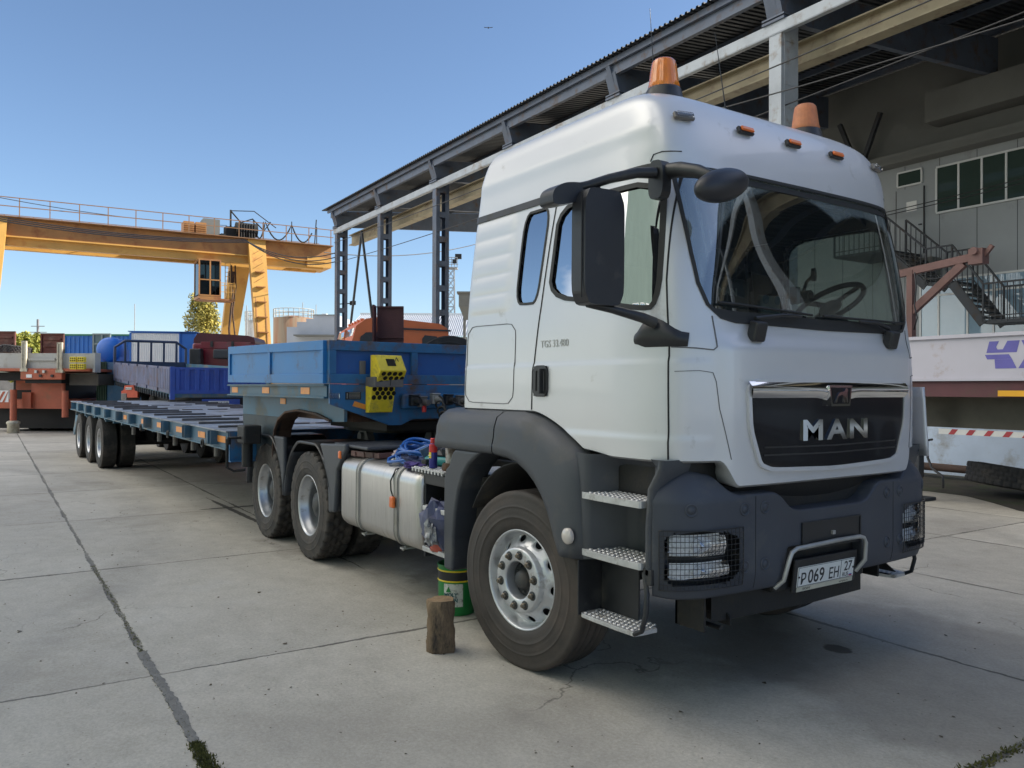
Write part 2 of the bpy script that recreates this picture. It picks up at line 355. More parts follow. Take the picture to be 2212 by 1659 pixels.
def cn(t, z):
    a = cp(min(t+.004, 1), z)-cp(max(t-.004, 0), z); b = cp(t, z+.01)-cp(t, z-.01)
    n = a.cross(b); n.normalize()
    return n
def tside(x, z): X, Y = curve(z); return float(np.interp(x, X[90:], TS[90:]))
def tfront(y, z): X, Y = curve(z); return float(np.interp(-abs(y), Y[248:], TS[248:]))
def sgn(p, s): return Vector((p[0], p[1]*s, p[2]))
def side_pt(x, z, off=0, s=1):
    t = tside(x, z); p = cp(t, z)+cn(t, z)*off; return sgn(p, s)
def front_pt(y, z, off=0):
    t = tfront(y, z); p = cp(t, z)+cn(t, z)*off; return Vector((p.x, abs(p.y)*(1 if y > 0 else -1), z)) if abs(y) > 1e-4 else Vector((p.x, 0, z))
def inside(pt, poly):
    x, y = pt; c = False; k = len(poly)
    for i in range(k):
        x1, y1 = poly[i]; x2, y2 = poly[i-1]
        if (y1 > y) != (y2 > y) and x < (x2-x1)*(y-y1)/(y2-y1)+x1: c = not c
    return c
def chaikin(p, it=2, q=.25):
    for _ in range(it):
        o = []
        for i in range(len(p)):
            a = p[i]; b = p[(i+1) % len(p)]
            o += [(a[0]*(1-q)+b[0]*q, a[1]*(1-q)+b[1]*q), (a[0]*q+b[0]*(1-q), a[1]*q+b[1]*(1-q))]
        p = o
    return p
def refine(p, st=.03, closed=True):
    o = []; k = len(p)
    for i in range(k if closed else k-1):
        a = p[i]; b = p[(i+1) % k]; L = math.hypot(b[0]-a[0], b[1]-a[1]); n = max(1, int(L/st+.5))
        for j in range(n): o.append((a[0]+(b[0]-a[0])*j/n, a[1]+(b[1]-a[1])*j/n))
    if not closed: o.append(p[-1])
    return o
def poffset(p, d, closed=True):
    o = []; k = len(p); A = sum(p[i-1][0]*p[i][1]-p[i][0]*p[i-1][1] for i in range(k)); sg = 1 if A > 0 or not closed else -1
    for i in range(k):
        a = p[i-1] if (closed or i > 0) else p[i]; b = p[(i+1) % k] if (closed or i < k-1) else p[i]
        dx, dy = b[0]-a[0], b[1]-a[1]; L = math.hypot(dx, dy) or 1
        o.append((p[i][0]+dy/L*d*sg, p[i][1]-dx/L*d*sg))
    return o
def ribbon(mb, poly, fn, w_in, w_out, off, closed=True, s=1, thick=.004):   # raised band following a line on the skin
    p = refine(poly, .03, closed); a = poffset(p, -w_in, closed); b = poffset(p, w_out, closed); G = []
    for q, r in zip(a, b):
        G.append([fn(*q, off=off-thick), fn(*q, off=off), fn(*r, off=off), fn(*r, off=off-thick)])
    G = [[sgn(v, s) for v in row] for row in G]
    return mb.grid(G, smooth=False, closed_u=closed)
WS = [(-.985, 2.868), (-.975, 2.6), (-.962, 2.4), (-.945, 2.24), (-.905, 2.13), (-.83, 2.065), (-.74, 2.045), (0, 2.035)]
WS = WS+[(-y, z) for y, z in WS[::-1][1:]]; WS = WS+[(.5, 2.874), (0, 2.876), (-.5, 2.874)]
DW = chaikin([(.20, 2.80), (.62, 2.805), (1.035, 2.79), (1.065, 2.5), (1.075, 2.115), (.95, 2.11), (.6, 2.18), (.155, 2.245), (.18, 2.5)], 2)
QW = chaikin([(-.155, 2.815), (-.02, 2.815), (.115, 2.815), (.085, 2.5), (.045, 2.225), (-.06, 2.222), (-.19, 2.235), (-.175, 2.5)], 2)
CW = [poffset(p, -.006) for p in (WS, DW, QW)]
_c15 = curve(1.5)
def zbot(t):
    x = float(np.interp(t, TS, _c15[0])); y = abs(float(np.interp(t, TS, _c15[1])))
    if t < .25: return 1.3
    if t < .7 or y > 1.0:
        if x < .03: return 1.565
        if x < .53: return 1.565-.2*((x-.03)/.5)**1.5
        return 1.365-.025*smooth(.53, .8, x)
    return 1.34-.13*(1-smooth(.76, .87, y))
def skin(name, m, z0, z1, nz, t0=0, t1=1, nt_=260, cuts=True, off=0, bot=True, cap=False):
    mb = MB()
    for s in (1, -1):
        G = []; ts = [t0+(t1-t0)*i/nt_ for i in range(nt_+1)]
        for t in ts:
            zb = zbot(t) if bot else z0
            row = []
            for j in range(nz+1):
                z = zb+(z1-zb)*j/nz; p = cp(t, z)
                if off: p = p+cn(t, z)*off
                row.append(sgn(p, s))
            G.append(row)
        b = len(mb.v); vs = [p for r in G for p in r]; fs = []; k = nz+1
        for i in range(nt_):
            for j in range(nz):
                c = (G[i][j]+G[i+1][j+1])/2; x, y, z = c.x, abs(c.y), c.z
                if cuts and z < 2.9:
                    if ts[i] > .27 and x < 1.12 and y > .85 and (inside((x, z), CW[1]) or inside((x, z), CW[2])): continue
                    if x > .95 and inside((-y, z), CW[0]): continue
                f = (i*k+j, (i+1)*k+j, (i+1)*k+j+1, i*k+j+1); fs.append(f if s == 1 else f[::-1])
        mb.add(vs, fs, ID, True)
        if cap: mb.add([r[-1] for r in G]+[Vector((G[-1][-1].x, 0, z1)), Vector((G[0][-1].x, 0, z1))], [tuple(range(len(G)+2))], ID, False)
    return fixn(mb.build(name, m, truck))
cab = skin('cab_body', m_white, 1.1, 2.87, 120)
roof = skin('cab_roof', m_white, 2.872, 3.38, 44, nt_=200, cuts=False, bot=False, cap=True)
liner = skin('cab_interior_lining', m_dark, 1.42, 3.05, 90, nt_=150, off=-.045, bot=False, cap=True)
mb = MB(); mb.box(-.78, 1.10, -1.05, 1.05, 1.42, 1.5); mb.box(-.78, -.76, -1, 1, 1.4, 3.0)
mb.build('cab_floor', m_dark, truck)
def fs_(x, z, off=0): return side_pt(x, z, off)
def ff_(y, z, off=0): return front_pt(y, z, off)
def patch(poly, fn, off, s=1, st=.03):       # glass pane bent along the skin
    xs = [p[0] for p in poly]; zs = [p[1] for p in poly]; P2 = poffset(refine(poly, .03), .006); mb = MB()
    nx = int((max(xs)-min(xs))/st)+2; nz = int((max(zs)-min(zs))/st)+2
    # scanline grid so the pane edge follows the outline
    G = []
    z0, z1 = min(zs)+.002, max(zs)-.002
    for j in range(nz+1):
        z = z0+(z1-z0)*j/nz; cr = []
        for i in range(len(P2)):
            a, b = P2[i-1], P2[i]
            if (a[1] > z) != (b[1] > z): cr.append(a[0]+(b[0]-a[0])*(z-a[1])/(b[1]-a[1]))
        if len(cr) < 2: continue
        a, b = min(cr), max(cr); G.append([sgn(fn(a+(b-a)*i/nx, z, off=off), s) for i in range(nx+1)])
    return mb.grid(G, True)
wsh = part('windshield', truck)
o = fixn(patch(WS, ff_, -.012).build('pane', m_wind, wsh))
mb = MB(); ribbon(mb, refine(WS, .06), ff_, .016, .003, .006); mb.build('seal', m_rubber, wsh)
mb = MB(); ribbon(mb, [(-.9, 2.075), (-.75, 2.062), (0, 2.052), (.75, 2.062), (.9, 2.075)], ff_, .045, 0, -.006, closed=False); ribbon(mb, [(.97, 2.845), (0, 2.85), (-.97, 2.845)], ff_, .03, 0, -.006, closed=False); mb.build('frit_band', m_rubber, wsh)
door = {}
for s in (1, -1):
    dr = part('door', truck); door[s] = dr
    w_ = fixn(patch(DW, fs_, -.010, s).build('window_glass', m_side if s == 1 else m_sideclear, dr))
    mb = MB(); ribbon(mb, DW, fs_, .022, .005, .005, s=s); mb.build('window_seal', m_rubber, dr)
    mb = MB()
    for line in ([(.175, 2.86), (.165, 2.78), (.09, 2.2), (.025, 1.8), (.02, 1.57)], [(1.075, 2.83), (1.095, 2.26), (1.13, 1.93), (1.135, 1.6), (1.135, 1.345)], [(.175, 2.862), (1.075, 2.832)]):
        ribbon(mb, line, fs_, .0035, .0035, .0035, closed=False, s=s, thick=.004)
    mb.build('seam', m_seam, dr)
    mb = MB(); P = chaikin([(.045, 1.835), (.185, 1.835), (.185, 1.655), (.045, 1.655)], 2, .15)
    mb.grid([[sgn(side_pt(a, b, .006), s) for a, b in ((.045+(.14)*i/6, 1.655+.18*j/6) for j in range(7))] for i in range(7)])
    ribbon(mb, P, fs_, .03, .004, .012, s=s, thick=.012)
    mb.beam(sgn(side_pt(.15, 1.82, .028), s), sgn(side_pt(.15, 1.67, .028), s), .03, .012, (1, 0, 0)); mb.build('handle', m_black, dr, bevel=.004)
    qw = part('quarter_window', truck); fixn(patch(QW, fs_, -.010, s).build('pane', m_side, qw))
    mb = MB(); ribbon(mb, QW, fs_, .013, .003, .004, s=s); mb.build('seal', m_rubber, qw)
    mb = MB(); ribbon(mb, chaikin([(-.76, 2.125), (-.17, 2.115), (-.185, 1.60), (-.78, 1.605)], 2, .1), fs_, .0022, .0022, .003, s=s, thick=.004); mb.build('locker_hatch_seam', m_seaml, truck)
    mb = MB(); ribbon(mb, [(-.79, 2.868), (.3, 2.868), (.96, 2.866)], fs_, .022, .022, .008, closed=False, s=s, thick=.01); mb.build('gutter_strip', m_black, truck)
    mb = MB(); ribbon(mb, [(.945, 2.90), (.96, 2.935), (1.0, 2.945), (1.06, 2.945)], fs_, .0025, .0025, .0035, closed=False, s=s, thick=.004)
    mb.build('roof_seam', m_seam, truck)
# soft crease steps in the body sides and front panel gaps
mb = MB()
for s in (1, -1):
    for ln in ([(-.93, 1.935), (-.72, 1.915), (-.70, 2.052)],):
        pass
    P = [(-1.075, 1.913), (-.98, 1.908), (-.895, 1.90), (-.878, 1.915), (-.875, 2.0), (-.88, 2.075)]
    ribbon(mb, P, lambda y, z, off=0: sgn(ff_(y, z, off=off), 1), .003, .003, .0035, closed=False, s=s, thick=.004)
    P = [(-1.07, 1.79), (-.97, 1.795), (-.90, 1.785), (-.885, 1.74), (-.87, 1.6), (-.835, 1.45), (-.81, 1.345)]
    ribbon(mb, P, ff_, .0015, .0015, .003, closed=False, s=s, thick=.004)
mb.build('front_panel_seam', m_seaml, truck)
# lower edges of the cab: shadowed underside lip
mb = MB()
for s in (1, -1):
    G = []
    for i in range(121):
        t = .27+.73*i/120; z = zbot(t); p = cp(t, z); n = cn(t, z); G.append([sgn(p+n*.0, s), sgn(p-n*.02-V(0, 0, .012), s), sgn(p-n*.16-V(0, 0, .0), s)])
    mb.grid(G)
mb.build('cab_sill', m_white, truck)
# --- lettering
mb = MB()
def side_text(mb, txt, x, z, size, sx=1.0):
    p = side_pt(x, z, .001); text_add(mb, txt, size, frame(p, (1, 0, 0), (0, 0, 1)), .004, 'LEFT', 0, sx)
side_text(mb, 'TGS 33.480', .10, 1.948, .062, .92); mb.build('model_lettering', m_strip, truck)
# --- grille
gr = part('grille', truck)
GP = chaikin([(-.715, 1.745), (0, 1.755), (.715, 1.745), (.70, 1.5), (.615, 1.285), (0, 1.265), (-.615, 1.285), (-.70, 1.5)], 3, .12)
G = []
mb = MB(); patchmb = None
P2 = refine(GP, .04)
def gf_(y, z, off=0): return front_pt(y, z, off)
fixn(patch(GP, gf_, .011).build('mesh_panel', m_grille, gr))
mb = MB(); ribbon(mb, GP, gf_, .012, .010, .018, thick=.02); mb.build('surround', m_white, gr)
mb = MB()
for z in (1.36, 1.40): ribbon(mb, [(.6, z), (0, z-.008), (-.6, z)], gf_, .004, .004, .013, closed=False, thick=.006)
pass
mb.build('grille_slat', m_black, gr)
mb = MB()
CB = [(-.70, 1.735), (0, 1.742), (.70, 1.735), (.715, 1.662), (.2, 1.655), (.13, 1.650), (.10, 1.607), (-.10, 1.607), (-.13, 1.650), (-.2, 1.655), (-.715, 1.662)]
rows = []
for k in range(5):                       # bulged chrome bar
    q = k/4
    rows.append([front_pt(y*(1-.02*q), 1.742-(.085+.018*math.exp(-(y/.14)**4))*q, .016+.022*sin(pi*q)) for y in np.linspace(-.715, .715, 41)])
mb.grid(rows); mb.build('chrome_bar', m_chrome, gr)
mb = MB(); mb.prism([(-.105, .05), (.105, .05), (.085, -.065), (-.085, -.065)], .03, frame(front_pt(0, 1.675, .012), (0, 1, 0), (0, 0, 1))); mb.build('badge_frame', m_chrome, gr, bevel=.006)
bd = MB(); bd.prism([(-.088, .038), (.088, .038), (.07, -.052), (-.07, -.052)], .004, frame(front_pt(0, 1.675, .042), (0, 1, 0), (0, 0, 1))); bd.build('badge_field', m_grille, gr)
lion = [(-.062, -.045), (-.050, -.045), (-.040, -.02), (-.028, -.008), (.0, -.002), (.012, -.012), (.016, -.045), (.028, -.045), (.028, -.012), (.036, -.03), (.040, -.045), (.054, -.045), (.048, -.01), (.046, .012), (.052, .022), (.044, .034), (.030, .034), (.022, .02), (.004, .014), (-.02, .012), (-.034, .004), (-.046, -.01), (-.056, -.028)]
mb = MB(); mb.prism(lion, .005, frame(front_pt(0, 1.675, .046), (0, 1, 0), (0, 0, 1))); mb.build('badge_emblem', m_chrome, gr)
mb = MB()
for ch, y in (('M', -.215), ('A', 0.0), ('N', .205)):
    text_add(mb, ch, .152, frame(front_pt(y, 1.43, .016), (0, 1, 0), (0, 0, 1)), .012, 'CENTER', .03, 1.62)
mb.build('letter_name', m_chrome, gr, bevel=.003)
# side air guide on the left front corner
mb = MB(); G = []
for i in range(7):
    z = 1.27+i*.075; G.append([V(1.09-.02*i/6, 1.20, z), V(1.18-.02*i/6, 1.215, z), V(1.22-.03*i/6, 1.19, z)])
mb.grid(G); o = mb.build('corner_air_deflector', m_white, truck, solid=.02); 
# --- marker lamps, beacons, aerials
for i, y in enumerate((-.88, -.42, 0, .42, .88)):
    t = tfront(y, 3.14); n = cn(t, 3.14); p = front_pt(y, 3.14, .006); n = V(n.x, abs(n.y)*(1 if y > 0 else -1), n.z)
    F = frame(p, V(0, 0, 1).cross(n), n.cross(V(0, 0, 1).cross(n)))
    mk = part('marker_lamp', truck)
    MB().box(-.062, .062, -.02, .02, 0, .022, F).build('housing', m_black if abs(y) < .8 else m_galv, mk, bevel=.006)
    MB().box(-.05, .05, -.013, .013, .022, .036, F).build('lens', m_glassclear if abs(y) > .8 else m_orange, mk, bevel=.005)
m_beacon = mat('beacon_amber', (.95, .27, .02), .2, 0, .06, 30, coat=.6, trans=.45)
m_beacon2 = mat('beacon_amber_faded', (.62, .22, .09), .5, 0, .12, 30, trans=.25)
for s, mm in ((-1, m_beacon), (1, m_beacon2)):
    b = part('beacon', truck, T(.66, s*.66, 3.372))
    MB().lathe([(.0, -.03), (.125, -.03), (.125, 0), (.112, .014), (.104, .06), (.096, .074), (0, .074)], n=40).build('base', m_black, b)
    prof = [(.089, .074), (.092, .086), (.086, .108), (.074, .20), (.068, .232), (.055, .246), (0, .25)]
    MB().lathe(prof, n=72, disp=lambda i, j: (.0016 if i % 3 == 0 else 0) if 0 < j < 5 else 0).build('dome', mm, b)
    m_ = MB(); m_.lathe([(.03, .08), (.04, .16), (.03, .2)], n=20); m_.cyl((0, 0, .06), (0, 0, .1), .03); m_.build('reflector', m_chrome, b)
for x, y, L_, a in ((.35, -.42, .75, .0), (.55, .02, .62, -.06)):
    m_ = MB(); m_.cyl((x, y, 3.36), (x, y, 3.40), .018, 12); m_.tube([(x, y, 3.38), (x-.03, y+a*.6, 3.38+L_*.55), (x-.06, y+a, 3.38+L_)], [.005, .003, .0018], 6); m_.build('aerial', m_black, truck)
# --- wipers
mb = MB()
for y0, y1, zz in ((-.62, -.02, 2.12), (.58, 1.0, 2.10)): pass
for yb, d in ((-.62, 1), (.60, -1)):
    wp = part('wiper', truck)
    m_ = MB(); p0 = front_pt(yb, 2.0, .03); m_.box(-.045, .045, -.05, .055, -.03, .03, frame(p0, (0, 1, 0), (.25, 0, 1))); m_.build('pivot_cover', m_black, wp, bevel=.012)
    m_ = MB(); a = front_pt(yb, 2.07, .03); b_ = front_pt(yb+.38*(1 if yb < 0 else 1)*(1), 2.10, .028); c_ = front_pt(yb+.62 if yb < 0 else yb+.30, 2.12, .024)
    if yb > 0: b_ = front_pt(yb-.30, 2.10, .028); c_ = front_pt(yb-.55, 2.14, .024)
    m_.tube([a, (a+b_)/2+V(.02, 0, .01), b_], [.012, .011, .008], 6); m_.build('wiper_arm', m_black, wp)
    m_ = MB()
    m_.tube([front_pt(y, 2.115+.035*smooth(0, 1, abs(k-6)/6)*0+(.03 if yb < 0 else .0)*(12-k)/12, .012) for k, y in enumerate(np.linspace(yb-.22 if yb < 0 else yb-.62, yb+.50 if yb < 0 else yb+.22, 13))], .0075, 6)
    m_.build('wiper_blade', m_rubber, wp)
# --- mirrors
for s in (1, -1):
    if s == -1: continue
    mr = part('side_mirror', truck)
    def q(x, y, z): return V(x, y*s, z)
    m_ = MB(); G = []
    for i in range(9):                       # rounded box housing, long in z
        pass
    Fm = frame(q(.985, -1.455, 2.385), V(cos(.10), -sin(.10)*s*-1*-1, 0), V(0, 0, 1))
    pl = chaikin([(-.185, -.275), (.15, -.285), (.16, .285), (-.13, .29), (-.19, .25)], 3, .12)
    pl = chaikin([(-.128, -.285), (.122, -.285), (.125, .285), (-.125, .28)], 3, .12)
    m_.prism(pl, .105, frame(V(.950, -1.44, 2.395), (0, 1, 0), (0, 0, 1)))
    m_.build('mirror_housing', m_mirror_h, mr, bevel=.035, seg=4)
    m_ = MB(); m_.beam(V(1.035, -1.572, 2.14), V(1.035, -1.570, 2.655), .005, .005); m_.build('housing_seam', m_seam, mr)
    m_ = MB(); m_.prism(chaikin([(-.16, -.235), (.15, -.235), (.15, .235), (-.16, .235)], 2, .2), .004, frame(V(.9495, -1.44, 2.395), (0, -.7, 0), (0, 0, 1)) @ Matrix.Diagonal((.7, 1, 1, 1))); m_.build('mirror_glass', m_chrome, mr)
    m_ = MB(); m_.prism(chaikin([(-.16, -.075), (.10, -.03), (.17, .035), (-.06, .05), (-.15, .01)], 3, .2), .11, frame(V(.865, -1.55, 2.665), (0, 1, .12), (0, 0, 1))); m_.build('wide_angle_mirror', m_mirror_h, mr, bevel=.035, seg=4)
    m_ = MB(); m_.tube([V(1.10, -1.15, 2.79), V(1.06, -1.24, 2.785), V(1.01, -1.38, 2.745), V(.97, -1.48, 2.705), V(.92, -1.58, 2.675)], [.029, .027, .024, .024, .026], 10)
    m_.build('upper_arm', m_black, mr, bevel=0)
    m_ = MB(); m_.tube([V(1.08, -1.13, 2.035), V(1.06, -1.20, 2.06), V(1.01, -1.36, 2.098), V(.99, -1.50, 2.115)], [.028, .026, .021, .016], 10); m_.build('lower_arm', m_black, mr)
    m_ = MB(); rows = []
    for x in np.linspace(.93, 1.195, 12):
        k = (x-.93)/.265; zt = 1.985+.075*smooth(0, .3, k)-.075*smooth(.5, 1, k); zb_ = 1.935-.02*smooth(0, .3, k)
        rows.append([sgn(side_pt(x, zb_+(zt-zb_)*j/4, .002+.028*sin(pi*j/4)**.5*min(1, 5*k+.3, (1-k)*6+.3)), s) for j in range(5)])
    m_.grid(rows); fixn(m_.build('mirror_foot', m_black, mr))
    m_ = MB(); m_.prism(chaikin([(-.055, -.10), (.05, -.10), (.05, .09), (-.05, .10)], 2, .2), .06, frame(q(1.10, -1.09, 2.76) if s == 1 else q(1.10, -1.15, 2.76), (1, 0, 0), (0, 0, 1))); m_.build('arm_bracket', m_black, mr, bevel=.015)
# front kerb mirror
fm = part('kerb_mirror', truck)
m_ = MB(); m_.tube([V(1.10, -1.10, 2.80), V(1.20, -1.08, 2.795), V(1.33, -1.09, 2.755), V(1.41, -1.08, 2.715)], [.043, .040, .034, .028], 12); m_.build('arm', m_black, fm)
m_ = MB(); m_.sphere((0, 0, 0), 1, frame(V(1.43, -1.035, 2.675), V(.0, .19, .055), V(0, -.25, 1)), 32, (.18, .080, .075)); m_.build('mirror_shell', m_mirror_h, fm)
# --- interior
it = part('dashboard', truck)
m_ = MB(); rows = []
for y in np.linspace(-1.0, 1.0, 21):
    k = math.exp(-((y-.60)/.26)**2)*.11; xf = 1.12-.16*abs(y)**3
    rows.append([V(xf, y, 2.0), V(xf-.10, y, 2.07+k*.6), V(.92, y, 2.08+k), V(.78, y, 2.05+k*.8), V(.66, y, 1.7), V(.66, y, 1.5)])
m_.grid(rows); m_.build('dash_top', m_dash, it)
sw = part('steering_wheel', truck, T(.90, .58, 2.245, ry=radians(-30)))
MB().tube([(.225*cos(a), .225*sin(a), 0) for a in np.linspace(0, 2*pi, 41)[:-1]], .017, 10, True).build('wheel_rim', m_black, sw)
m_ = MB(); m_.sphere((0, 0, -.02), .075, n=16, sc=(1, 1, .5)); [m_.beam((0, 0, -.01), (.22*cos(a), .22*sin(a), 0), .035, .015) for a in (.2, pi-.2, -pi/2)]; m_.build('spokes', m_black, sw)
for y in (-.48, .45):
    st = part('seat', truck)
    m_ = MB(); m_.box(.1, .65, y-.25, y+.25, 1.75, 1.88); m_.build('cushion', m_dash, st, bevel=.05)
    m_ = MB(); m_.box(.06, .19, y-.24, y+.24, 1.85, 2.5); m_.box(.08, .18, y-.13, y+.13, 2.52, 2.70); m_.build('backrest', m_dash, st, bevel=.05)
m_ = MB(); rows = [[V(-.2+.02*sin(i*1.9), .95*s2, 2.85-.2*0) for s2 in (1,)] for i in range(2)]
m_ = MB()
for s in (1, -1):
    G = []
    for i in range(22): x = -.62+.02*i; G.append([V(x, s*(1.0+.018*sin(i*1.7)), 2.82), V(x, s*(1.02+.018*sin(i*1.7)), 2.2)])
    m_.grid(G)
m_.build('curtain', m_dash, truck, solid=.004)
m_ = MB(); text_add(m_, 'MAN', .075, frame(V(.193, .33, 2.365), (0, 1, 0), (0, 0, 1)), .004, 'LEFT', .03, 1.2); m_.build('seat_lettering', m_strip, truck)
# --- bumper
def pchip1(xs, ys): return pchip(xs, ys)
BS = 1.30
def bcurve(s):          # s = signed distance across from centre; returns plan point & normal
    a = abs(s)
    sg = 1 if s >= 0 else -1
    if a < .92: x = 1.318-.033*(a/.92)**2.5; y = a
    else:
        k = (a-.92)/.62; an = min(k*1.45, 1.45); R = .30
        x = 1.285-R*.95*(1-cos(an))-.02*an; y = .92+R*sin(an)*1.03
        if k > 1: x -= (k-1)*.62
    return V(x, y*sg, 0)
def bn(s):
    d = bcurve(s+.01)-bcurve(s-.01); n = V(d.y, -d.x, 0); n.normalize(); return n
ztop = pchip([0, .27, .34, .46, .50, .72, .79, .88, 1.05, 1.22, 1.36, 1.52, 1.8], [1.045, 1.045, 1.06, 1.145, 1.155, 1.155, 1.175, 1.255, 1.275, 1.245, 1.19, 1.13, 1.12])
def ztp(s): return ztop(abs(s))
def zbm(s):
    a = abs(s); c = .655
    if -.43 < s < .33: c = .655+.205*min(smooth(-.43, -.38, s), 1-smooth(.28, .33, s))
    return c-.01*0-.06*0+(.02*smooth(1.2, 1.5, a))
def bslope(z, s):        # face leans: undercut at the bottom, setback at the top of the corner humps
    k = 0
    if z < .78: k -= .05*((.78-z)/.12)**2*.4
    if z > 1.13 and abs(s) > .7: k -= .09*((z-1.13)/.14)**1.5
    return k
HL = {}
for s in (1, -1):
    HL[s] = chaikin([(s*.74, .985), (s*1.22, .99), (s*1.285, .955), (s*1.29, .76), (s*1.23, .72), (s*.745, .72)], 2, .18)
def bp(s, z, off=0):
    n = bn(s); return bcurve(s)+V(0, 0, z)+n*(bslope(z, s)+off)
mb = MB(); NS = 220; NZ = 44; SMAX = 1.37; rows = []; fs = []
for i in range(NS+1):
    s = -SMAX+2*SMAX*i/NS; zt = ztp(s); zb_ = zbm(s)
    r = [bp(s, zb_+.01, -.10), bp(s, zb_+.002, -.02)]
    r += [bp(s, zb_+(zt-zb_)*j/NZ) for j in range(NZ+1)]
    r += [bp(s, zt, -.012)+V(0, 0, .006), bp(s, zt, -.13)+V(0, 0, .012 if abs(s) < .8 else .004)]
    rows.append(r)
k = len(rows[0])
for i in range(NS):
    sc = -SMAX+2*SMAX*(i+.5)/NS
    for j in range(k-1):
        c = (rows[i][j]+rows[i+1][j+1])/2
        if 2 <= j < k-3 and (inside((sc, c.z), HL[1]) or inside((sc, c.z), HL[-1])): continue
        fs.append((i*k+j, (i+1)*k+j, (i+1)*k+j+1, i*k+j+1))
mb.add([p for r in rows for p in r], fs, ID, True)
for e in (rows[0], rows[-1]):               # closed end faces of the corners
    mid = e[2:-2]; inn = [V(p.x-.10, p.y*.9, p.z) for p in mid]; mb.grid([mid, inn], True)
bump = fixn(mb.build('bumper', m_bumper, truck))
mb = MB()
for sy in (-.63, .63): ribbon(mb, [(sy, .67), (sy, 1.15)], bp, .002, .002, .001, closed=False, thick=.002)
mb.build('bumper_seam', m_seam, bump)
for s in (1, -1):
    for y, z in ((1.10, 1.10), (.71, 1.085), (.56, 1.085), (.71, .79), (.56, .79)):
        p = bp(s*y, z, 0); n = bn(s*y)
        m_ = MB(); F = frame(p, V(-n.y, n.x, 0), V(0, 0, 1)); m_.lathe([(.034, -.004), (.034, .004), (.028, .006), (.024, -.002), (.021, -.002), (.018, .004), (0, .005)], F, 24); fixn(m_.build('bolt_cap', m_bumper, bump))
# headlights behind wire guards
for s in (1, -1):
    hl = part('headlight', truck)
    m_ = MB(); n0 = .09
    ss = np.linspace(s*.72, s*1.30, 14); G = [[bp(a, z, -d) for z, d in ((1.0, .012), (1.0, n0), (.71, n0), (.71, .012))] for a in ss]
    m_.grid(G, False); m_.grid([[bp(a, z, -.012 if c else -n0) for c in (1, 0)] for a in (ss[0],) for z in (1.0,)]*1 + [[bp(ss[0], z, -d) for d in (.012, n0)] for z in (.71,)], False)
    m_.grid([[bp(ss[-1], z, -d) for d in (.012, n0)] for z in (1.0, .71)], False)
    m_.build('housing', m_black, hl)
    for (a0, a1, z0, z1) in ((.84, 1.25, .865, .97), (.82, 1.25, .745, .83)):
        m_ = MB(); F = None
        for k_, (c0, w2) in enumerate((((a0*.28+a1*.72), (a1-a0)*.26), ((a0*.76+a1*.24), (a1-a0)*.22))):
            p = bp(s*c0, (z0+z1)/2, -.045); n = bn(s*c0)
            F = frame(p, V(-n.y, n.x, 0), V(0, 0, 1)) @ Matrix.Diagonal((w2/.05, (z1-z0)/2/.05*.95, 1, 1))
            m_.lathe([(.05, .0), (.045, -.018), (.03, -.032), (.012, -.038), (.012, -.01), (0, -.008)], F, 20)
        m_.build('reflector', m_chrome, hl)
        m_ = MB(); g = [[bp(s*a, z, -.05) for z in np.linspace(z0, z1, 5)] for a in np.linspace(a0, a1, 24)]; m_.grid(g); m_.build('reflector_backing', mat('lamp_backing', (.78, .79, .80), .3, .25, .22, 60), hl)
        m_ = MB(); g = [[bp(s*a, z0+(z1-z0)*q_, -.022+.014*sin(pi*q_)) for q_ in np.linspace(0, 1, 7)] for a in np.linspace(a0-.01, a1+.01, 24)]; m_.grid(g); m_.build('lens', m_glassclear, hl)
    m_ = MB()
    al = np.linspace(.735, 1.315, 22); zl = np.linspace(.705, 1.0, 12)
    for a in al: m_.tube([bp(s*a, z, .016) for z in zl[::2]]+[bp(s*a, zl[-1], .016)], .0017, 4)
    for z in zl: m_.tube([bp(s*a, z, .018) for a in al], .0017, 4)
    m_.tube([bp(s*a, z, .016) for a, z in [(a, zl[0]) for a in al]+[(al[-1], z) for z in zl]+[(a, zl[-1]) for a in al[::-1]]+[(al[0], z) for z in zl[::-1]]], .0035, 5)
    m_.build('wire_guard', m_black, hl)
# centre: blank panel, silver pull bar, number plate
m_ = MB(); m_.grid([[bp(a, z, .004) for z in (.83, .98)] for a in np.linspace(-.27, .27, 12)]); ribbon(m_, [(-.27, .83), (.27, .83), (.27, .98), (-.27, .98)], bp, .01, .0, .009); m_.build('blank_panel', m_black, bump)
m_ = MB(); m_.box(1.30, 1.335, -.012, .012, .894, .915); m_.build('panel_button', m_strip, bump)
m_ = MB(); m_.tube([bp(-.455, .645, .0), bp(-.43, .69, .025), bp(-.405, .80, .03), bp(-.385, .835, .03), bp(-.345, .852, .03), bp(0, .862, .03), bp(.22, .862, .03), bp(.262, .85, .03), bp(.282, .82, .03), bp(.282, .72, .03), bp(.265, .65, .0)], .0125, 10); m_.build('pull_bar', m_strip, bump)
m_ = MB(); m_.box(1.12, 1.25, -.42, .42, .60, .88); m_.build('tow_recess', m_chassis, truck, bevel=.02)
npl = part('number_plate', truck)
PX = 1.292
F = frame(V(PX, -.012, .678), V(0, 1, 0), V(.12, 0, 1))
MB().box(-.285, .285, -.085, .10, -.02, .0, F).build('plate_holder', m_black, npl, bevel=.008)
MB().box(-.26, .26, -.056, .056, 0, .004, F).build('plate_board', m_plate, npl, bevel=.004)
m_ = MB(); z_ = Matrix.Translation((0, 0, .004))
text_add(m_, 'Р', .088, F @ Matrix.Translation((-.208, -.042, .004)), .0015, 'CENTER', .012, .95)
text_add(m_, '069', .108, F @ Matrix.Translation((-.095, -.042, .004)), .0015, 'CENTER', .012, .92)
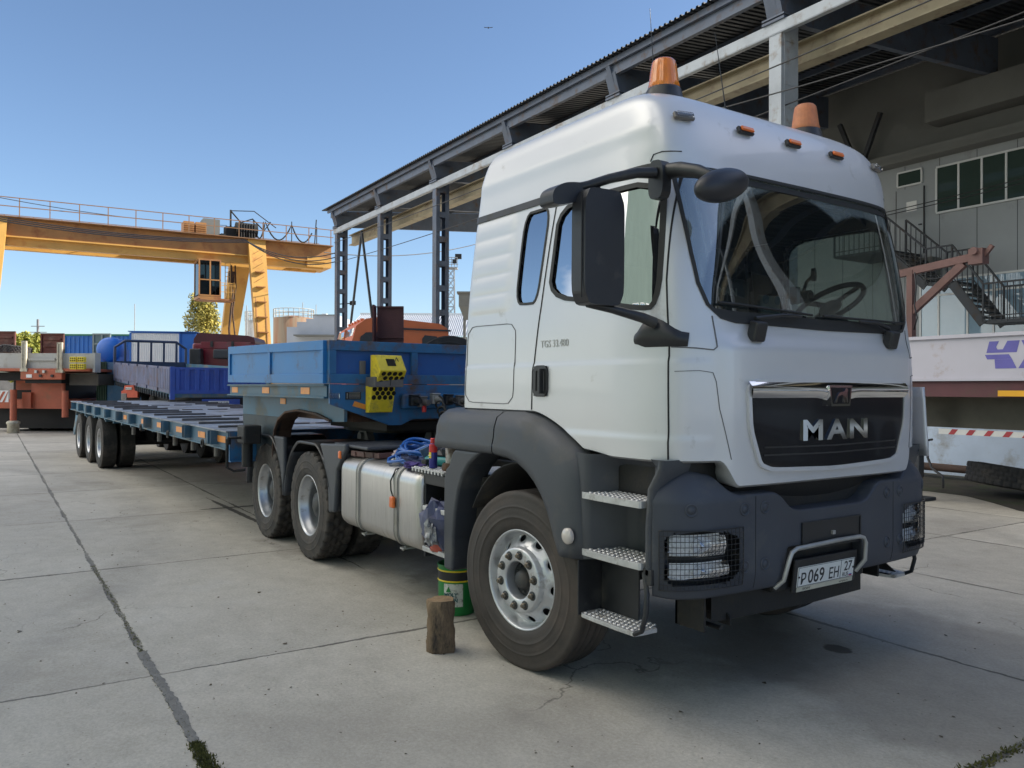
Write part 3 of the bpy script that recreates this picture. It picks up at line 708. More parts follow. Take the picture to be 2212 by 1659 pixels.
text_add(m_, 'ЕН', .088, F @ Matrix.Translation((.068, -.042, .004)), .0015, 'CENTER', .012, .86)
text_add(m_, '27', .078, F @ Matrix.Translation((.197, -.012, .004)), .0015, 'CENTER', .012, .95)
text_add(m_, 'RUS', .034, F @ Matrix.Translation((.178, -.046, .004)), .0015, 'CENTER', .008, .95)
for a, b, c, d in ((-.256, .256, .051, .053), (-.256, .256, -.053, -.051), (-.256, -.254, -.053, .053), (.254, .256, -.053, .053), (.128, .131, -.053, .053)): m_.box(a, b, c, d, .0038, .0052, F)
for x_ in (-.246, .246): m_.lathe([(.006, .004), (.006, .006), (0, .007)], F @ Matrix.Translation((x_, 0, 0)), 12)
m_.build('plate_characters', m_platek, npl)
for k_, c_ in enumerate(((.7, .7, .7), (.03, .08, .4), (.5, .02, .02))):
    MB().box(.212, .240, -.030-k_*.006-.006, -.030-k_*.006, .0042, .0052, F).build('flag_stripe', mat('flag_%d' % k_, c_, .4, 0, 0), npl)
MB().box(-.255, .255, -.083, -.058, -.001, .002, F).build('dealer_strip', mat('strip_cream', (.55, .52, .42), .4, 0, .1), npl)
m_ = MB(); text_add(m_, 'ЛИЗИНГ', .018, F @ Matrix.Translation((-.17, -.077, .002)), .001); text_add(m_, 'europlan.ru', .018, F @ Matrix.Translation((.17, -.077, .002)), .001); m_.box(-.25, -.11, -.081, -.060, .0015, .0024, F) if 0 else None
m_.build('dealer_lettering', m_platek, npl)
# lower underrun beam and bracket
m_ = MB(); G = []
for y in np.linspace(-.80, .50, 12): G.append([V(1.20-.05*abs(y), y, z) for z in (.62, .60, .50, .485)]); 
m_.grid(G); m_.box(1.02, 1.165, -.70, .48, .50, .62); m_.build('underrun_beam', m_chassis, truck, bevel=.012)
for y in (-.80, .74):
    m_ = MB(); m_.box(1.0, 1.20, y-.10, y-.085, .40, .66); m_.box(1.0, 1.015, y-.1, y+.14, .40, .66); m_.prism([(0, 0), (.16, 0), (.16, .1), (0, .26)], .012, frame(V(1.03, y+.12, .40), (1, 0, 0), (0, 0, 1))); m_.cyl((1.02, y+.02, .46), (1.21, y+.02, .46), .018); [None for _ in (0,)]; z_s = .06 if y < 0 else .15; m_.v = [(a, b, max(c, .40+z_s)) for a, b, c in m_.v]; m_.build('beam_bracket', m_chassis, truck)
m_ = MB(); G = [[V(1.28-.12*abs(y)**2-.03*k_, y, 1.20-.05*k_) for k_ in range(4)] for y in np.linspace(-.8, .8, 17)]; m_.grid(G); m_.box(.75, 1.22, -.9, .9, .95, 1.17); m_.box(.7, 1.16, -1.05, 1.05, 1.12, 1.36); m_.build('radiator_cowl', m_chassis, truck, bevel=.03)
# ---------------------------------------------------------------- fenders, steps
XZ = lambda y: frame(V(0, y, 0), (1, 0, 0), (0, 0, 1))       # local (x,z) plane, extrudes towards -Y
def arc(cx, cz, r, a0, a1, n): return [(cx+r*cos(radians(a0+(a1-a0)*i/n)), cz+r*sin(radians(a0+(a1-a0)*i/n))) for i in range(n+1)]
for s in (1, -1):
    MR = ID if s == 1 else Matrix.Diagonal((1, -1, 1, 1))
    fn_ = part('front_fender', truck)
    # flare: rounded outer skin sweeping from the cab rear over the wheel to the step
    outer = [(-.24, 1.562), (-.05, 1.562), (.06, 1.548), (.17, 1.52), (.28, 1.475), (.38, 1.425), (.47, 1.375), (.535, 1.34), (.575, 1.25), (.60, 1.12), (.615, 1.0), (.63, .88), (.64, .765)]
    inner = [(-.24, 1.283), (-.08, 1.270), (.03, 1.245), (.12, 1.205), (.20, 1.15), (.27, 1.08), (.325, 1.0), (.36, .93), (.385, .87), (.405, .83), (.42, .80), (.435, .775), (.455, .76)]
    rows = []
    for (a, b), (c, d) in zip(outer, inner):
        r = []
        for q_, y in ((0, -1.10), (.04, -1.17), (.16, -1.222), (.4, -1.245), (.62, -1.25), (.80, -1.262), (.94, -1.262), (1, -1.25), (1, -1.10), (1, -.72)):
            r.append(V(a+(c-a)*q_, y, b+(d-b)*q_))
        rows.append(r)
    mb = MB(); mb.grid(rows); mb.add(rows[-1][:9], [tuple(range(9))]); mb.v = [tuple(MR @ Vector(p)) for p in mb.v]
    fixn(mb.build('wheel_arch_flare', m_grey, fn_))
    rows = []
    for x in (-1.03, -1.02, -1.0, -.96, -.8, -.5, -.252):
        e = 0 if x > -.97 else (.03 if x > -1.01 else .055)
        r = [V(x, y+(.03 if x < -1.01 else 0), 1.562-e*(1-q_)+(1.283-1.562)*q_) for q_, y in ((0, -1.02), (0, -1.10), (.04, -1.17), (.16, -1.222), (.4, -1.245), (.62, -1.25), (.80, -1.262), (.94, -1.262), (1, -1.25), (1, -1.10), (1, -.72))]; rows.append(r); continue
        for y, z in ((-1.02, 1.560), (-1.12, 1.562-e), (-1.18, 1.545-e), (-1.222, 1.50-e*.6), (-1.243, 1.44), (-1.25, 1.40), (-1.262, 1.395), (-1.262, 1.31), (-1.25, 1.295), (-1.1, 1.287), (-.7, 1.287)):
            r.append(V(x+(0 if abs(y) > 0 else 0), y+(.03 if x < -1.01 else 0), z))
        rows.append(r)
    mb = MB(); mb.grid(rows); mb.add(rows[0], [tuple(range(len(rows[0])))]); mb.v = [tuple(MR @ Vector(p)) for p in mb.v]
    fixn(mb.build('rear_cover', m_grey, fn_))
    mb = MB(); 0 and mb.add([MR @ V(x, y, z) for x in (-.252, -.246) for y, z in ((-1.1, 1.556), (-1.18, 1.541), (-1.24, 1.44), (-1.258, 1.39), (-1.258, 1.31), (-1.1, 1.292))], [(0, 1, 7, 6), (1, 2, 8, 7), (2, 3, 9, 8), (3, 4, 10, 9), (4, 5, 11, 10)])
    # rear mudguard strip curving down behind the wheel
    cl = [(-.28, 1.27, .0), (-.40, 1.245, .01), (-.52, 1.19, .02), (-.60, 1.11, .03), (-.635, 1.03, .03), (-.665, .93, .02), (-.69, .80, .02), (-.70, .65, .02), (-.70, .44, .02)]
    rows = []
    for x, z, q_ in ():
        w_ = .075+.03*smooth(1.16, 1.05, z) if z < 1.2 else .09
        rows.append([V(x+.04, -.75, z-.02), V(x+.02, -1.20, z-.02), V(x+.01, -1.245, z-.01), V(x-.02, -1.255, z), V(x-w_, -1.25, z+.02), V(x-w_-.02, -1.22, z+.03), V(x-w_-.02, -1.0, z+.03)])
    mb = MB(); mb.prism([(-.885, .44), (-.89, .8), (-.885, 1.08), (-.86, 1.14), (-.82, 1.165), (-.77, 1.26), (-.73, 1.285), (-.40, 1.285), (-.47, 1.245), (-.56, 1.19), (-.635, 1.11), (-.69, 1.0), (-.735, .84), (-.76, .66), (-.765, .44)], .22, XZ(-1.03)); mb.v = [tuple(MR @ Vector(p)) for p in mb.v]; fixn(mb.build('rear_mudguard', m_grey, fn_, bevel=.02, seg=3))
    mb = MB(); mb.grid([[V(x+.0, y, z-.02) for y in (-1.10, -.6)] for x, z, q_ in cl[3:]]); G = arc(0, .54, .70, 20, 150, 16); mb.grid([[V(x, y, z) for y in (-1.18, -.55)] for x, z in G]); mb.v = [tuple(MR @ Vector(p)) for p in mb.v]
    mb.build('arch_liner', m_chassis, fn_, solid=.01)
    p = MR @ V(.535, -1.256, .885)
    mb = MB(); F = frame(p, (1, 0, 0), (0, 0, 1)) if s == 1 else frame(p, (-1, 0, 0), (0, 0, 1)); mb.lathe([(.045, -.005), (.045, .012), (.036, .02), (.02, .026), (0, .028)], F, 28); fixn(mb.build('side_marker', m_lensp, fn_))
    mb = MB(); mb.lathe([(.016, -.002), (.014, .012), (0, .018)], F, 16); mb.build('side_marker_bulb', m_orange, fn_)
    # step well
    sp = part('entry_steps', truck)
    well = MB(); rows = []
    zs = [1.345, 1.31, 1.27, 1.2, 1.0, .85, .77]
    for z in zs:
        dep = .06 if z > 1.33 else (.10 if z > 1.3 else (.17 if z > 1.25 else .22))
        rows.append([V(.50, -1.18, z), V(.62, -1.215, z), V(.66, -1.19, z), V(.71, -1.21+dep, z), V(.78, -1.20+dep+.02, z), V(1.05, -1.20+dep+.02, z), V(1.075, -1.20+dep*.8, z), V(1.082, -1.19, z), V(1.088, -1.20, z), V(1.108, -1.20, z), V(1.118, -1.18, z), V(1.118, -1.0, z)])
    for i, z in enumerate(zs):              # the outer pillar flares forward towards the top
        k_ = smooth(1.15, 1.34, z)
        for j in (7, 8, 9, 10, 11): rows[i][j].x += .06*k_; rows[i][j].y += .03*k_
    well.grid(rows); well.v = [tuple(MR @ Vector(p)) for p in well.v]; fixn(well.build('step_well', m_grey, sp))
    for (z, x0, x1, d) in ((1.135, .59, 1.074, .20), (.825, .59, 1.074, .22), (.475, .60, 1.05, .20)):
        stp = MB(); y0 = -1.225 if z > .6 else -1.235
        stp.prism(chaikin([(x0, y0+d), (x0, y0+.02), (x0+.03, y0), (x1-.02, y0), (x1, y0+.02), (x1, y0+d)], 1), .035 if z > .6 else .022, T(0, 0, z-.035 if z > .6 else z-.022))
        for i in range(12):
            for j in range(5):
                cx = x0+.03+(x1-x0-.06)*(i+.5*(j % 2))/11.5; cy = y0+.03+(d-.05)*j/4
                if cx < x1-.02: stp.lathe([(.0125, 0), (.0095, .005), (.0055, .0055), (.003, .001)], T(cx, cy, z), 8)
        stp.v = [tuple(MR @ Vector(p)) for p in stp.v]; fixn(stp.build('step_tread', m_alustep, sp, bevel=.006))
    br = MB(); br.prism([(.60, .47), (.90, .47), (.905, .76), (.60, .76)], .012, XZ(-1.06)); br.box(.59, .60, -1.235, -1.05, .46, .76)
    br.tube([V(1.07, -1.19, .78), V(1.10, -1.20, .68), V(1.11, -1.215, .58), V(1.085, -1.22, .49), V(1.03, -1.22, .462)], .014, 8)
    br.box(1.07, 1.13, -1.2, -1.15, .72, .80)
    br.v = [tuple(MR @ Vector(p)) for p in br.v]; fixn(br.build('step_hanger', m_black, sp, bevel=.004))

# ---------------------------------------------------------------- wheels (outward = local -Y)
MW = frame(V(0, 0, 0), (1, 0, 0), (0, 0, 1))      # lathe axis Z -> -Y
def tyre_prof(R, hw, rb):
    return [(rb, hw*.75), (rb+.015, hw*.86), (rb+.035, hw*.93), (rb+.05, hw*.955), (rb+.065, hw*.97), (rb+.085, hw*.99), (rb+.0875, hw*1.005), (rb+.0905, hw*.99), (rb+.11, hw), (rb+.135, hw*.995), (rb+.150, hw*.98), (rb+.1525, hw*.995), (rb+.1555, hw*.975), (rb+.168, hw*.965), (R-.055, hw*.93), (R-.038, hw*.915), (R-.028, hw*.92), (R-.012, hw*.89), (R-.004, hw*.84)]
def tyre(name, m, R, hw, rb, mode, parent):
    side = tyre_prof(R, hw, rb); tread = [(R, hw*(.78-1.56*i/16)) for i in range(17)]
    prof = side+tread+[(r, -h) for r, h in side[::-1]]
    n0 = len(side); n1 = n0+17; N = 240 if mode == 'block' else 120
    def disp(i, j):
        if mode == 'block' and n0-3 <= j < n1+3:
            k = j-n0; row = max(0, min(3, k//4)); g = 0
            if k in (4, 8, 12): return -.016
            ph = (i+(4 if row % 2 else 0)) % 8
            if ph in (0, 1): return -.020 if -2 <= k <= 18 else -.012
        if mode == 'rib' and n0 <= j < n1 and (j-n0) in (3, 6, 10, 13): return -.013
        if mode == 'worn' and n0 <= j < n1: return -.007 if (i//2+j) % 3 == 0 else 0
        return 0
    mb = MB(); mb.lathe(prof, MW, N, disp=disp)
    if mode == 'rib':
        pass
    return fixn(mb.build(name, m, parent))
def dish_holes(mb, prof, nh, r0, r1, rc, ra, rt):      # conical disc with real hand holes; prof: r -> h
    for k in range(nh):
        a_c = 2*pi*k/nh; da = pi/nh; B = []; H = []; m_ = 32
        for i in range(m_):
            t = 2*pi*i/m_; ex, ey = cos(t), sin(t); q = max(abs(ex), abs(ey)); B.append((a_c+da*ex/q, (r0+r1)/2+(r1-r0)/2*ey/q)); H.append((a_c+ra*ex/rc, rc+rt*ey))
        R = []
        for l in (0, .5, 1):
            R.append([V(*( (lambda a, r: (r*cos(a), r*sin(a), prof(r)))(b[0]+(h[0]-b[0])*l, b[1]+(h[1]-b[1])*l))) for b, h in zip(B, H)])
        R.append([V(p.x, p.y, p.z-.012) for p in R[-1]])
        vs = [MW @ p for r in R for p in r]; fs = []
        for l in range(3):
            for i in range(m_): fs.append((l*m_+i, l*m_+(i+1) % m_, (l+1)*m_+(i+1) % m_, (l+1)*m_+i))
        mb.add(vs, fs, ID, True)
def make_front_wheel(parent, M):
    w_ = part('front_wheel', parent, M)
    tyre('tyre', m_tyref, .54, .157, .292, 'rib', w_)
    mb = MB(); mb.lathe([(.296, .112), (.304, .122), (.306, .134), (.300, .138), (.292, .130), (.288, .112), (.284, .085), (.280, .066), (.272, .056)], MW, 96)
    f = lambda r: .056+(.272-r)/(.272-.200)*(.118-.056)
    dish_holes(mb, f, 10, .200, .272, .243, .030, .021)
    mb.lathe([(.200, .118), (.197, .150), (.192, .158), (.185, .160), (.122, .160), (.114, .155), (.112, .14), (.112, .06)], MW, 80)
    fixn(mb.build('rim', m_rimf, w_))
    mb = MB(); mb.lathe([(.30, -.10), (.27, -.03), (.262, .0), (.262, .04), (.1, .0)], MW, 48); mb.build('rim_well', m_hub, w_)
    mb = MB(); mb.lathe([(.112, .06), (.108, .085), (.06, .09), (.058, .10), (.055, .125), (.045, .14), (.02, .146), (0, .147)], MW, 40)
    for i in range(10): a = 2*pi*(i+.5)/10; mb.lathe([(.009, .085), (.009, .1), (0, .101)], MW @ T(.084*cos(a), .084*sin(a), 0), 6)
    fixn(mb.build('hub', m_hub, w_))
    mb = MB()
    for i in range(10):
        a = 2*pi*(i+.5)/10; mb.nxt(); mb.lathe([(.0285, .1602), (.0275, .1625), (.017, .1625)], MW @ T(.155*cos(a), .155*sin(a), 0), 16)
    mb.build_each('bolt_recess_ring', m_hub, w_)  # dark rings paint in the shaded recess around each bolt
    mb = MB()
    for i in range(10):
        a = 2*pi*(i+.5)/10; mb.nxt(); mb.lathe([(.0165, .162), (.0165, .180), (.013, .184), (.011, .184), (.010, .190), (0, .190)], MW @ T(.155*cos(a), .155*sin(a), 0), 6, smooth=False)
    mb.build_each('wheel_bolt', m_bolt, w_)
    return w_
def make_drive_wheel(parent, M, name='drive_wheel', R=.535, mode='block', mt=None, rm=None):
    w_ = part(name, parent, M); rm = rm or m_rim
    tyre('outer_tyre', mt or m_tyre, R, .150, .285, mode, w_)
    t2 = tyre('inner_tyre', mt or m_tyre, R, .150, .285, mode, w_); t2.location = (0, .345, 0)
    mb = MB(); mb.lathe([(.290, .110), (.298, .120), (.302, .130), (.297, .134), (.288, .126), (.282, .108), (.278, .07), (.262, .05), (.258, .01), (.268, -.02), (.27, -.07), (.262, -.09), (.235, -.10), (.20, -.095), (.12, -.07), (.115, -.072)], MW, 80)
    fixn(mb.build('rim', rm, w_))
    mb = MB(); mb.lathe([(.22, -.10), (.14, -.07), (.13, -.06), (.125, .02), (.118, .045), (.09, .05), (.07, .065), (.06, .07), (0, .072)], MW, 32)
    for i in range(10): a = 2*pi*i/10; mb.lathe([(.014, -.08), (.014, -.045), (0, -.044)], MW @ T(.16*cos(a), .16*sin(a), 0), 6)
    fixn(mb.build('hub', m_hub, w_)); return w_
WZ = .53
KX = (-3.70, -5.08)
fw = make_front_wheel(truck, T(0, -1.085, WZ+.005, radians(6.5), 0, radians(8)))
KIDS.setdefault(truck.name, [])
dup(fw, truck, T(0, 1.085, WZ+.005, pi+radians(6.5)))
dw = make_drive_wheel(truck, T(KX[0], -1.075, WZ))
for k_, (x, y, r) in enumerate(((KX[1], -1.075, 0), (KX[0], 1.075, pi), (KX[1], 1.075, pi))):
    dup(dw, truck, T(x, y, WZ, r, 0, radians(40*k_+15)))
# ---------------------------------------------------------------- chassis
mb = MB()
for s in (1, -1):
    mb.box(-6.0, 1.0, s*.43-.04, s*.43+.04, .72, .98)
for x in (-.2, -1.6, -2.9, -3.7, -5.1, -5.9): mb.box(x-.05, x+.05, -.42, .42, .75, .95)
mb.build('chassis_frame', m_chassis, truck, bevel=.01)
mb = MB(); mb.box(-.95, .9, -.40, .40, .62, 1.42); mb.box(-.85, .2, -.55, .55, .9, 1.40); mb.box(-2.2, -.95, -.3, .3, .6, .92); mb.build('engine_block', m_chassis, truck, bevel=.04)
mb = MB(); mb.cyl((0, -.95, .48), (0, .95, .48), .075); mb.box(-.5, .5, -.62, -.5, .62, .68); mb.box(-.5, .5, .5, .62, .62, .68); mb.build('front_axle', m_chassis, truck)
mb = MB()
for x in KX: mb.cyl((x, -.95, WZ), (x, .95, WZ), .085); mb.sphere((x, 0, WZ), .22)
for s in (1, -1): mb.tube([(-5.3, s*.52, .52), (-4.4, s*.52, .74), (-3.5, s*.52, .52)], .05, 8)
mb.build('rear_axle', m_chassis, truck)
# catwalk plate, fifth wheel, cross rails
mb = MB(); mb.box(-4.55, -3.2, -.47, .47, .98, 1.03)
for i in range(9): mb.box(-5.5+i*.36, -5.28+i*.36, -.60, -.42, .985, 1.055)
mb.box(-5.6, -2.7, -.62, -.60, .90, 1.02); mb.box(-5.6, -2.7, .60, .62, .90, 1.02)
for i in range(18): mb.cyl((-5.5+i*.16, -.625, .96), (-5.5+i*.16, -.64, .96), .013, 8)
mb.build('subframe', m_chassis, truck, bevel=.006)
fwp = part('fifth_wheel', truck)
mb = MB(); pl = chaikin([(-.55, -.42), (-.42, -.45), (.15, -.45), (.45, -.3), (.45, .3), (.15, .45), (-.42, .45), (-.85, .35), (-.85, .18), (-.2, .06), (-.2, -.06), (-.85, -.18), (-.85, -.35)], 2)
mb.prism(pl, .05, T(-4.1, 0, 1.22, 0, 0, radians(0))); mb.build('coupling_plate', m_chassis, fwp, bevel=.01)
mb = MB()
for s in (1, -1): mb.prism([(-.22, 0), (.22, 0), (.09, .2), (-.09, .2)], .08, frame(V(-4.1, s*.42+.04, 1.03), (1, 0, 0), (0, 0, 1))); mb.cyl((-4.1, s*.36, 1.17), (-4.1, s*.5, 1.17), .05)
for i in range(5): mb.cyl((-4.45+i*.17, -.48, 1.03), (-4.45+i*.17, -.48, 1.06), .022, 6)
mb.build('coupling_bracket', m_galv, fwp)
# rear mudguards
for s in (1, -1):
    MR = ID if s == 1 else Matrix.Diagonal((1, -1, 1, 1))
    for i, x in enumerate(KX):
        g = part('rear_mudguard', truck); mb = MB(); rows = []
        for a in np.linspace(158, 22, 22):
            X = x+.66*cos(radians(a)); Z = min(WZ+.68*sin(radians(a)), 1.165)
            rows.append([V(X, -1.225, Z-.03), V(X, -1.24, Z-.006), V(X, -1.22, Z), V(X, -.62, Z), V(X, -.60, Z-.02)])
        mb.grid(rows); mb.v = [tuple(MR @ Vector(p)) for p in mb.v]; fixn(mb.build('guard_shell', m_black if 1 else m_grey, g))
        mb = MB()
        if i == 0: pol = [(x+.36, 1.17), (x+1.0, 1.20), (x+1.0, 1.14), (x+.80, .95), (x+.74, .56), (x+.60, .54), (x+.58, .75), (x+.50, .98), (x+.42, 1.10)]
        else: pol = [(x+.33, 1.17), (x+.68, 1.17), (x+.69, 1.03), (x+.70, .80), (x+.68, .66), (x+.64, .66), (x+.58, .80), (x+.50, .97), (x+.40, 1.10)]
        mb.prism(pol, .05, XZ(-1.185)); mb.v = [tuple(MR @ Vector(p)) for p in mb.v]; fixn(mb.build('side_valance', m_grey, g, bevel=.018))
        mb = MB()
        rows = [[V(x+.66*cos(radians(a))*1.01, y, WZ+.66*sin(radians(a))) for y in (-1.235, -1.2, -.64)] for a in np.linspace(2, 52, 9)]
        mb.grid(rows); mb.v = [tuple(MR @ Vector(p)) for p in mb.v]; fixn(mb.build('front_flap', m_grey, g, solid=.012))
        mb = MB()
        rows = [[V(x+.66*cos(radians(a))*1.01, y, WZ+.66*sin(radians(a))) for y in (-1.235, -1.2, -.64)] for a in np.linspace(178, 130, 9)]
        mb.grid(rows); mb.v = [tuple(MR @ Vector(p)) for p in mb.v]; fixn(mb.build('rear_flap', m_grey, g, solid=.012))
mb = MB(); mb.box(-3.05, -2.30, -1.2, -.55, 1.165, 1.195); mb.build('mudguard_shelf', m_grey, truck, bevel=.012)
mb = MB(); mb.box(-2.84, -2.79, -1.25, -1.18, 1.06, 1.13); mb.build('side_marker_lamp', m_orange, truck, bevel=.012)
# ---------------------------------------------------------------- fuel tank
tk = part('fuel_tank', truck)
mb = MB(); prof = [(-1.245+.115-.115*cos(a), 1.085-.115+.115*sin(a)) for a in np.linspace(0, pi/2, 8)]+[(-.64-.08+.08*sin(a), 1.085-.08+.08*cos(a)) for a in np.linspace(0, pi/2, 5)]+[(-.64-.08+.08*cos(a), .47+.08-.08*sin(a)) for a in np.linspace(0, pi/2, 5)]+[(-1.245+.115-.115*sin(a), .47+.115-.115*cos(a)) for a in np.linspace(0, pi/2, 8)]
rows = []
for x, k_ in ((-2.80, .86), (-2.79, .94), (-2.765, .985), (-2.73, 1.0), (-2.2, 1), (-1.36, 1.0), (-1.315, .985), (-1.285, .94), (-1.275, .86)):
    rows.append([V(x, -.9425+(y+.9425)*k_, .7775+(z-.7775)*k_) for y, z in prof])
mb.grid([[r[j] for r in rows] for j in range(len(prof))], True, True)
mb.add(rows[0], [tuple(range(len(prof)))]); mb.add(rows[-1], [tuple(range(len(prof)))])
fixn(mb.build('tank_shell', m_alu, tk))
for x in (-2.38, -1.64):
    mb = MB(); P = [V(x, y*1.0, z) for y, z in prof]; pp = []
    rows = [[V(x-.032, y, z), V(x-.032, y, z), V(x+.032, y, z), V(x+.032, y, z)] for y, z in prof]
    ctr = V(x, -.9425, .7775)
    rows = []
    for y, z in prof:
        d = V(0, y+.9425, z-.7775); d.normalize(); r_ = []
        for dx, o_ in ((-.036, 0), (-.034, .010), (-.022, .012), (-.014, .006), (.014, .006), (.022, .012), (.034, .010), (.036, 0)): r_.append(V(x+dx, y, z)+d*o_)
        rows.append(r_)
    mb.grid(rows, False, True); fixn(mb.build('strap', m_strapg, tk))
    for dx in (-.028, .028):
        mb = MB(); mb.tube([V(x+dx, y, z)+(V(0, y+.9425, z-.7775).normalized())*.008 for y, z in prof], .005, 5, True); mb.build('strap_rubber', m_rubber, tk)
    mb = MB(); mb.cyl((x, -1.19, .43), (x, -1.13, .50), .010, 8); mb.box(x-.03, x+.03, -1.2, -1.1, .44, .455); mb.build('strap_bolt', m_strip, tk)
mb = MB(); mb.lathe([(.055, 0), (.055, .05), (.045, .06), (0, .062)], T(-2.02, -1.05, 1.083), 24); fixn(mb.build('filler_cap', m_alustep, tk))
mb = MB(); mb.box(-1.70, -1.63, -1.285, -1.257, .765, .855); mb.build('marker_lamp', m_orange, tk, bevel=.012)
mb = MB(); mb.tube([V(-1.70, -1.0, 1.10), V(-1.71, -1.22, 1.06), V(-1.715, -1.262, .97), V(-1.70, -1.266, .9), V(-1.67, -1.262, .85)], .006, 6); mb.build('lamp_cable', m_rubber, tk)
# battery / catwalk box with side steps
cw = part('catwalk', truck)
mb = MB(); mb.box(-1.27, -.80, -1.16, -.55, 1.07, 1.085)
mb.box(-1.43, -.93, -1.225, -.85, 1.095, 1.103)
for i in range(13):
    for j in range(7): mb.lathe([(.013, 0), (.010, .006), (.006, .006), (.004, 0)], T(-1.41+i*.038, -1.2+j*.055, 1.103), 6)
for i in range(10): mb.tube([V(-1.25+i*.05, -1.226, 1.09-.015*sin(pi*t)) for t in np.linspace(0, 1, 5)], .004, 4) if 0 else mb.box(-1.42+i*.05, -1.40+i*.05, -1.227, -1.215, 1.075, 1.096)
fixn(mb.build('walkway_tread', m_alustep, cw))
mb = MB(); mb.box(-1.28, -.86, -1.20, -1.185, .99, 1.07); mb.box(-.92, -.90, -1.2, -1.17, .42, 1.0); mb.box(-1.26, -.84, -.98, -.5, .5, 1.05); mb.box(-1.27, -1.25, -1.2, -.9, .45, 1.05); mb.build('step_frame', m_black, cw, bevel=.006)
for z in (.80, .50):
    mb = MB(); mb.box(-1.25, -.91, -1.225, -1.0, z, z+.035)
    for i in range(8):
        for j in range(4): mb.lathe([(.012, 0), (.009, .005), (.004, .002)], T(-1.23+i*.042, -1.2+j*.05, z+.035), 6)
    fixn(mb.build('side_step', m_alustep, cw, bevel=.004))
# ================================================================ LOWBED TRAILER (local frame, origin at kingpin)
trailer = thing('lowbed_trailer', 'long weathered blue lowbed trailer coupled to the white tractor, boxed gooseneck in front', 'trailer', (-3.0, 0, 0), radians(1.15))
LX = lambda x: x+3.0                        # the numbers below are metres in truck axes
TM = Matrix.Translation((3.0, 0, 0))
def tb(mb, name, m, parent=trailer, **k):
    mb.v = [tuple(TM @ Vector(p)) for p in mb.v]; o = mb.build_each(name, m, parent, **k) if getattr(mb, 'marks', None) else mb.build(name, m, parent, **k); return o
def panel_wall(mb, p0, p1, z0, z1, n, rail=.09, d=.05):   # framed board: posts and rails proud of the sheet
    p0 = Vector(p0); p1 = Vector(p1); u = (p1-p0).normalized(); nrm = V(u.y, -u.x, 0)
    def zz(t, e): return (z0[0]+(z0[1]-z0[0])*t) if e == 0 else (z1[0]+(z1[1]-z1[0])*t)
    for e, o_ in ((1, -rail/2), (0, rail/2)):
        a = V(p0.x, p0.y, zz(0, e)+o_); b = V(p1.x, p1.y, zz(1, e)+o_); mb.beam(a, b, .07, rail)
    for i in range(n+1):
        t = i/n; c = p0+(p1-p0)*t; c = c+u*(.035 if i == 0 else (-.035 if i == n else 0)); mb.beam(V(c.x, c.y, zz(t, 0)+rail), V(c.x, c.y, zz(t, 1)-rail), .07, .066, (u.x, u.y, 0))
gn = part('gooseneck', trailer)
for s in (1, -1):
    mb = MB(); mb.beam(V(-3.0, -1.31*s, 1.93), V(-5.98, -1.31*s, 1.975), .03, .34); tb(mb, 'side_board', m_sideblue, gn)
    mb = MB(); panel_wall(mb, V(-5.98, -1.31*s, 0), V(-2.99, -1.31*s, 0), (1.755, 1.735), (2.185, 2.13), 2); tb(mb, 'board_frame', m_sideblue, gn, bevel=.004)
    mb = MB(); mb.box(-6.08, -3.02, s*-1.325, s*-1.15, 1.715, 1.733); mb.box(-6.08, -3.02, s*-1.325, s*-1.15, 1.60, 1.615); mb.box(-6.06, -3.02, s*-1.295, s*-1.27, 1.615, 1.715); tb(mb, 'edge_channel', m_goose, gn)
    mb = MB()
    for x in (-5.85, -4.72, -3.55): mb.nxt(); mb.box(x-.115, x+.115, s*-1.300, s*-1.296, 1.635, 1.70)
    tb(mb, 'reflector_tape', m_reflector, gn)
    mb = MB(); mb.prism([(-6.02, 1.60), (-3.30, 1.60), (-2.96, 1.50), (-2.96, 1.385), (-3.25, 1.375), (-3.6, 1.43), (-4.1, 1.455), (-4.45, 1.425), (-4.62, 1.375), (-6.02, 1.375)], .03, XZ(-1.12 if s == 1 else 1.15)); o = tb(mb, 'neck_web', m_goose, gn)
    mb = MB(); mb.prism([(-4.63, 1.373), (-4.68, 1.34), (-4.80, 1.22), (-4.84, 1.04), (-4.84, .90), (-5.98, .90), (-6.02, 1.373)], .03, XZ(-1.12 if s == 1 else 1.15)); tb(mb, 'neck_lower_web', mat('shaded_dark_blue', (.018, .035, .045), .55, 0, .3, 3, dirt=(.07, .045, .03), damt=.5), gn)  # lower web darker: its shade is put into the blue
    mb = MB(); pts = [(-3.25, 1.375), (-3.6, 1.43), (-4.1, 1.455), (-4.45, 1.425), (-4.68, 1.34), (-4.80, 1.22), (-4.84, 1.04), (-4.84, .90)]
    mb.grid([[V(x, -1.18*s, z), V(x, -.98*s, z)] for x, z in pts], False); tb(mb, 'neck_flange', m_rustd, gn, solid=.02)
    mb = MB(); F = TM; mb.box(-4.66, -4.50, -1.158*s, -1.152*s, 1.52, 1.58); tb(mb, 'small_reflector', m_reflector, gn)
mb = MB(); mb.box(-2.985, -2.965, -1.3, 1.3, 1.80, 2.08); tb(mb, 'front_board', m_panelblue, gn)
mb = MB(); panel_wall(mb, V(-2.965, -1.31, 0), V(-2.965, 1.31, 0), (1.735, 1.735), (2.13, 2.13), 3); tb(mb, 'front_board_frame', m_oldblue, gn, bevel=.004)
mb = MB(); mb.prism([(-1.3, 1.73), (1.3, 1.73), (1.3, 1.45), (1.0, 1.40), (-.45, 1.40), (-.58, 1.345), (-.70, 1.345), (-1.3, 1.55)], .03, frame(V(-2.965, 0, 0), (0, 1, 0), (0, 0, 1))); tb(mb, 'front_plate', m_oldblue, gn)
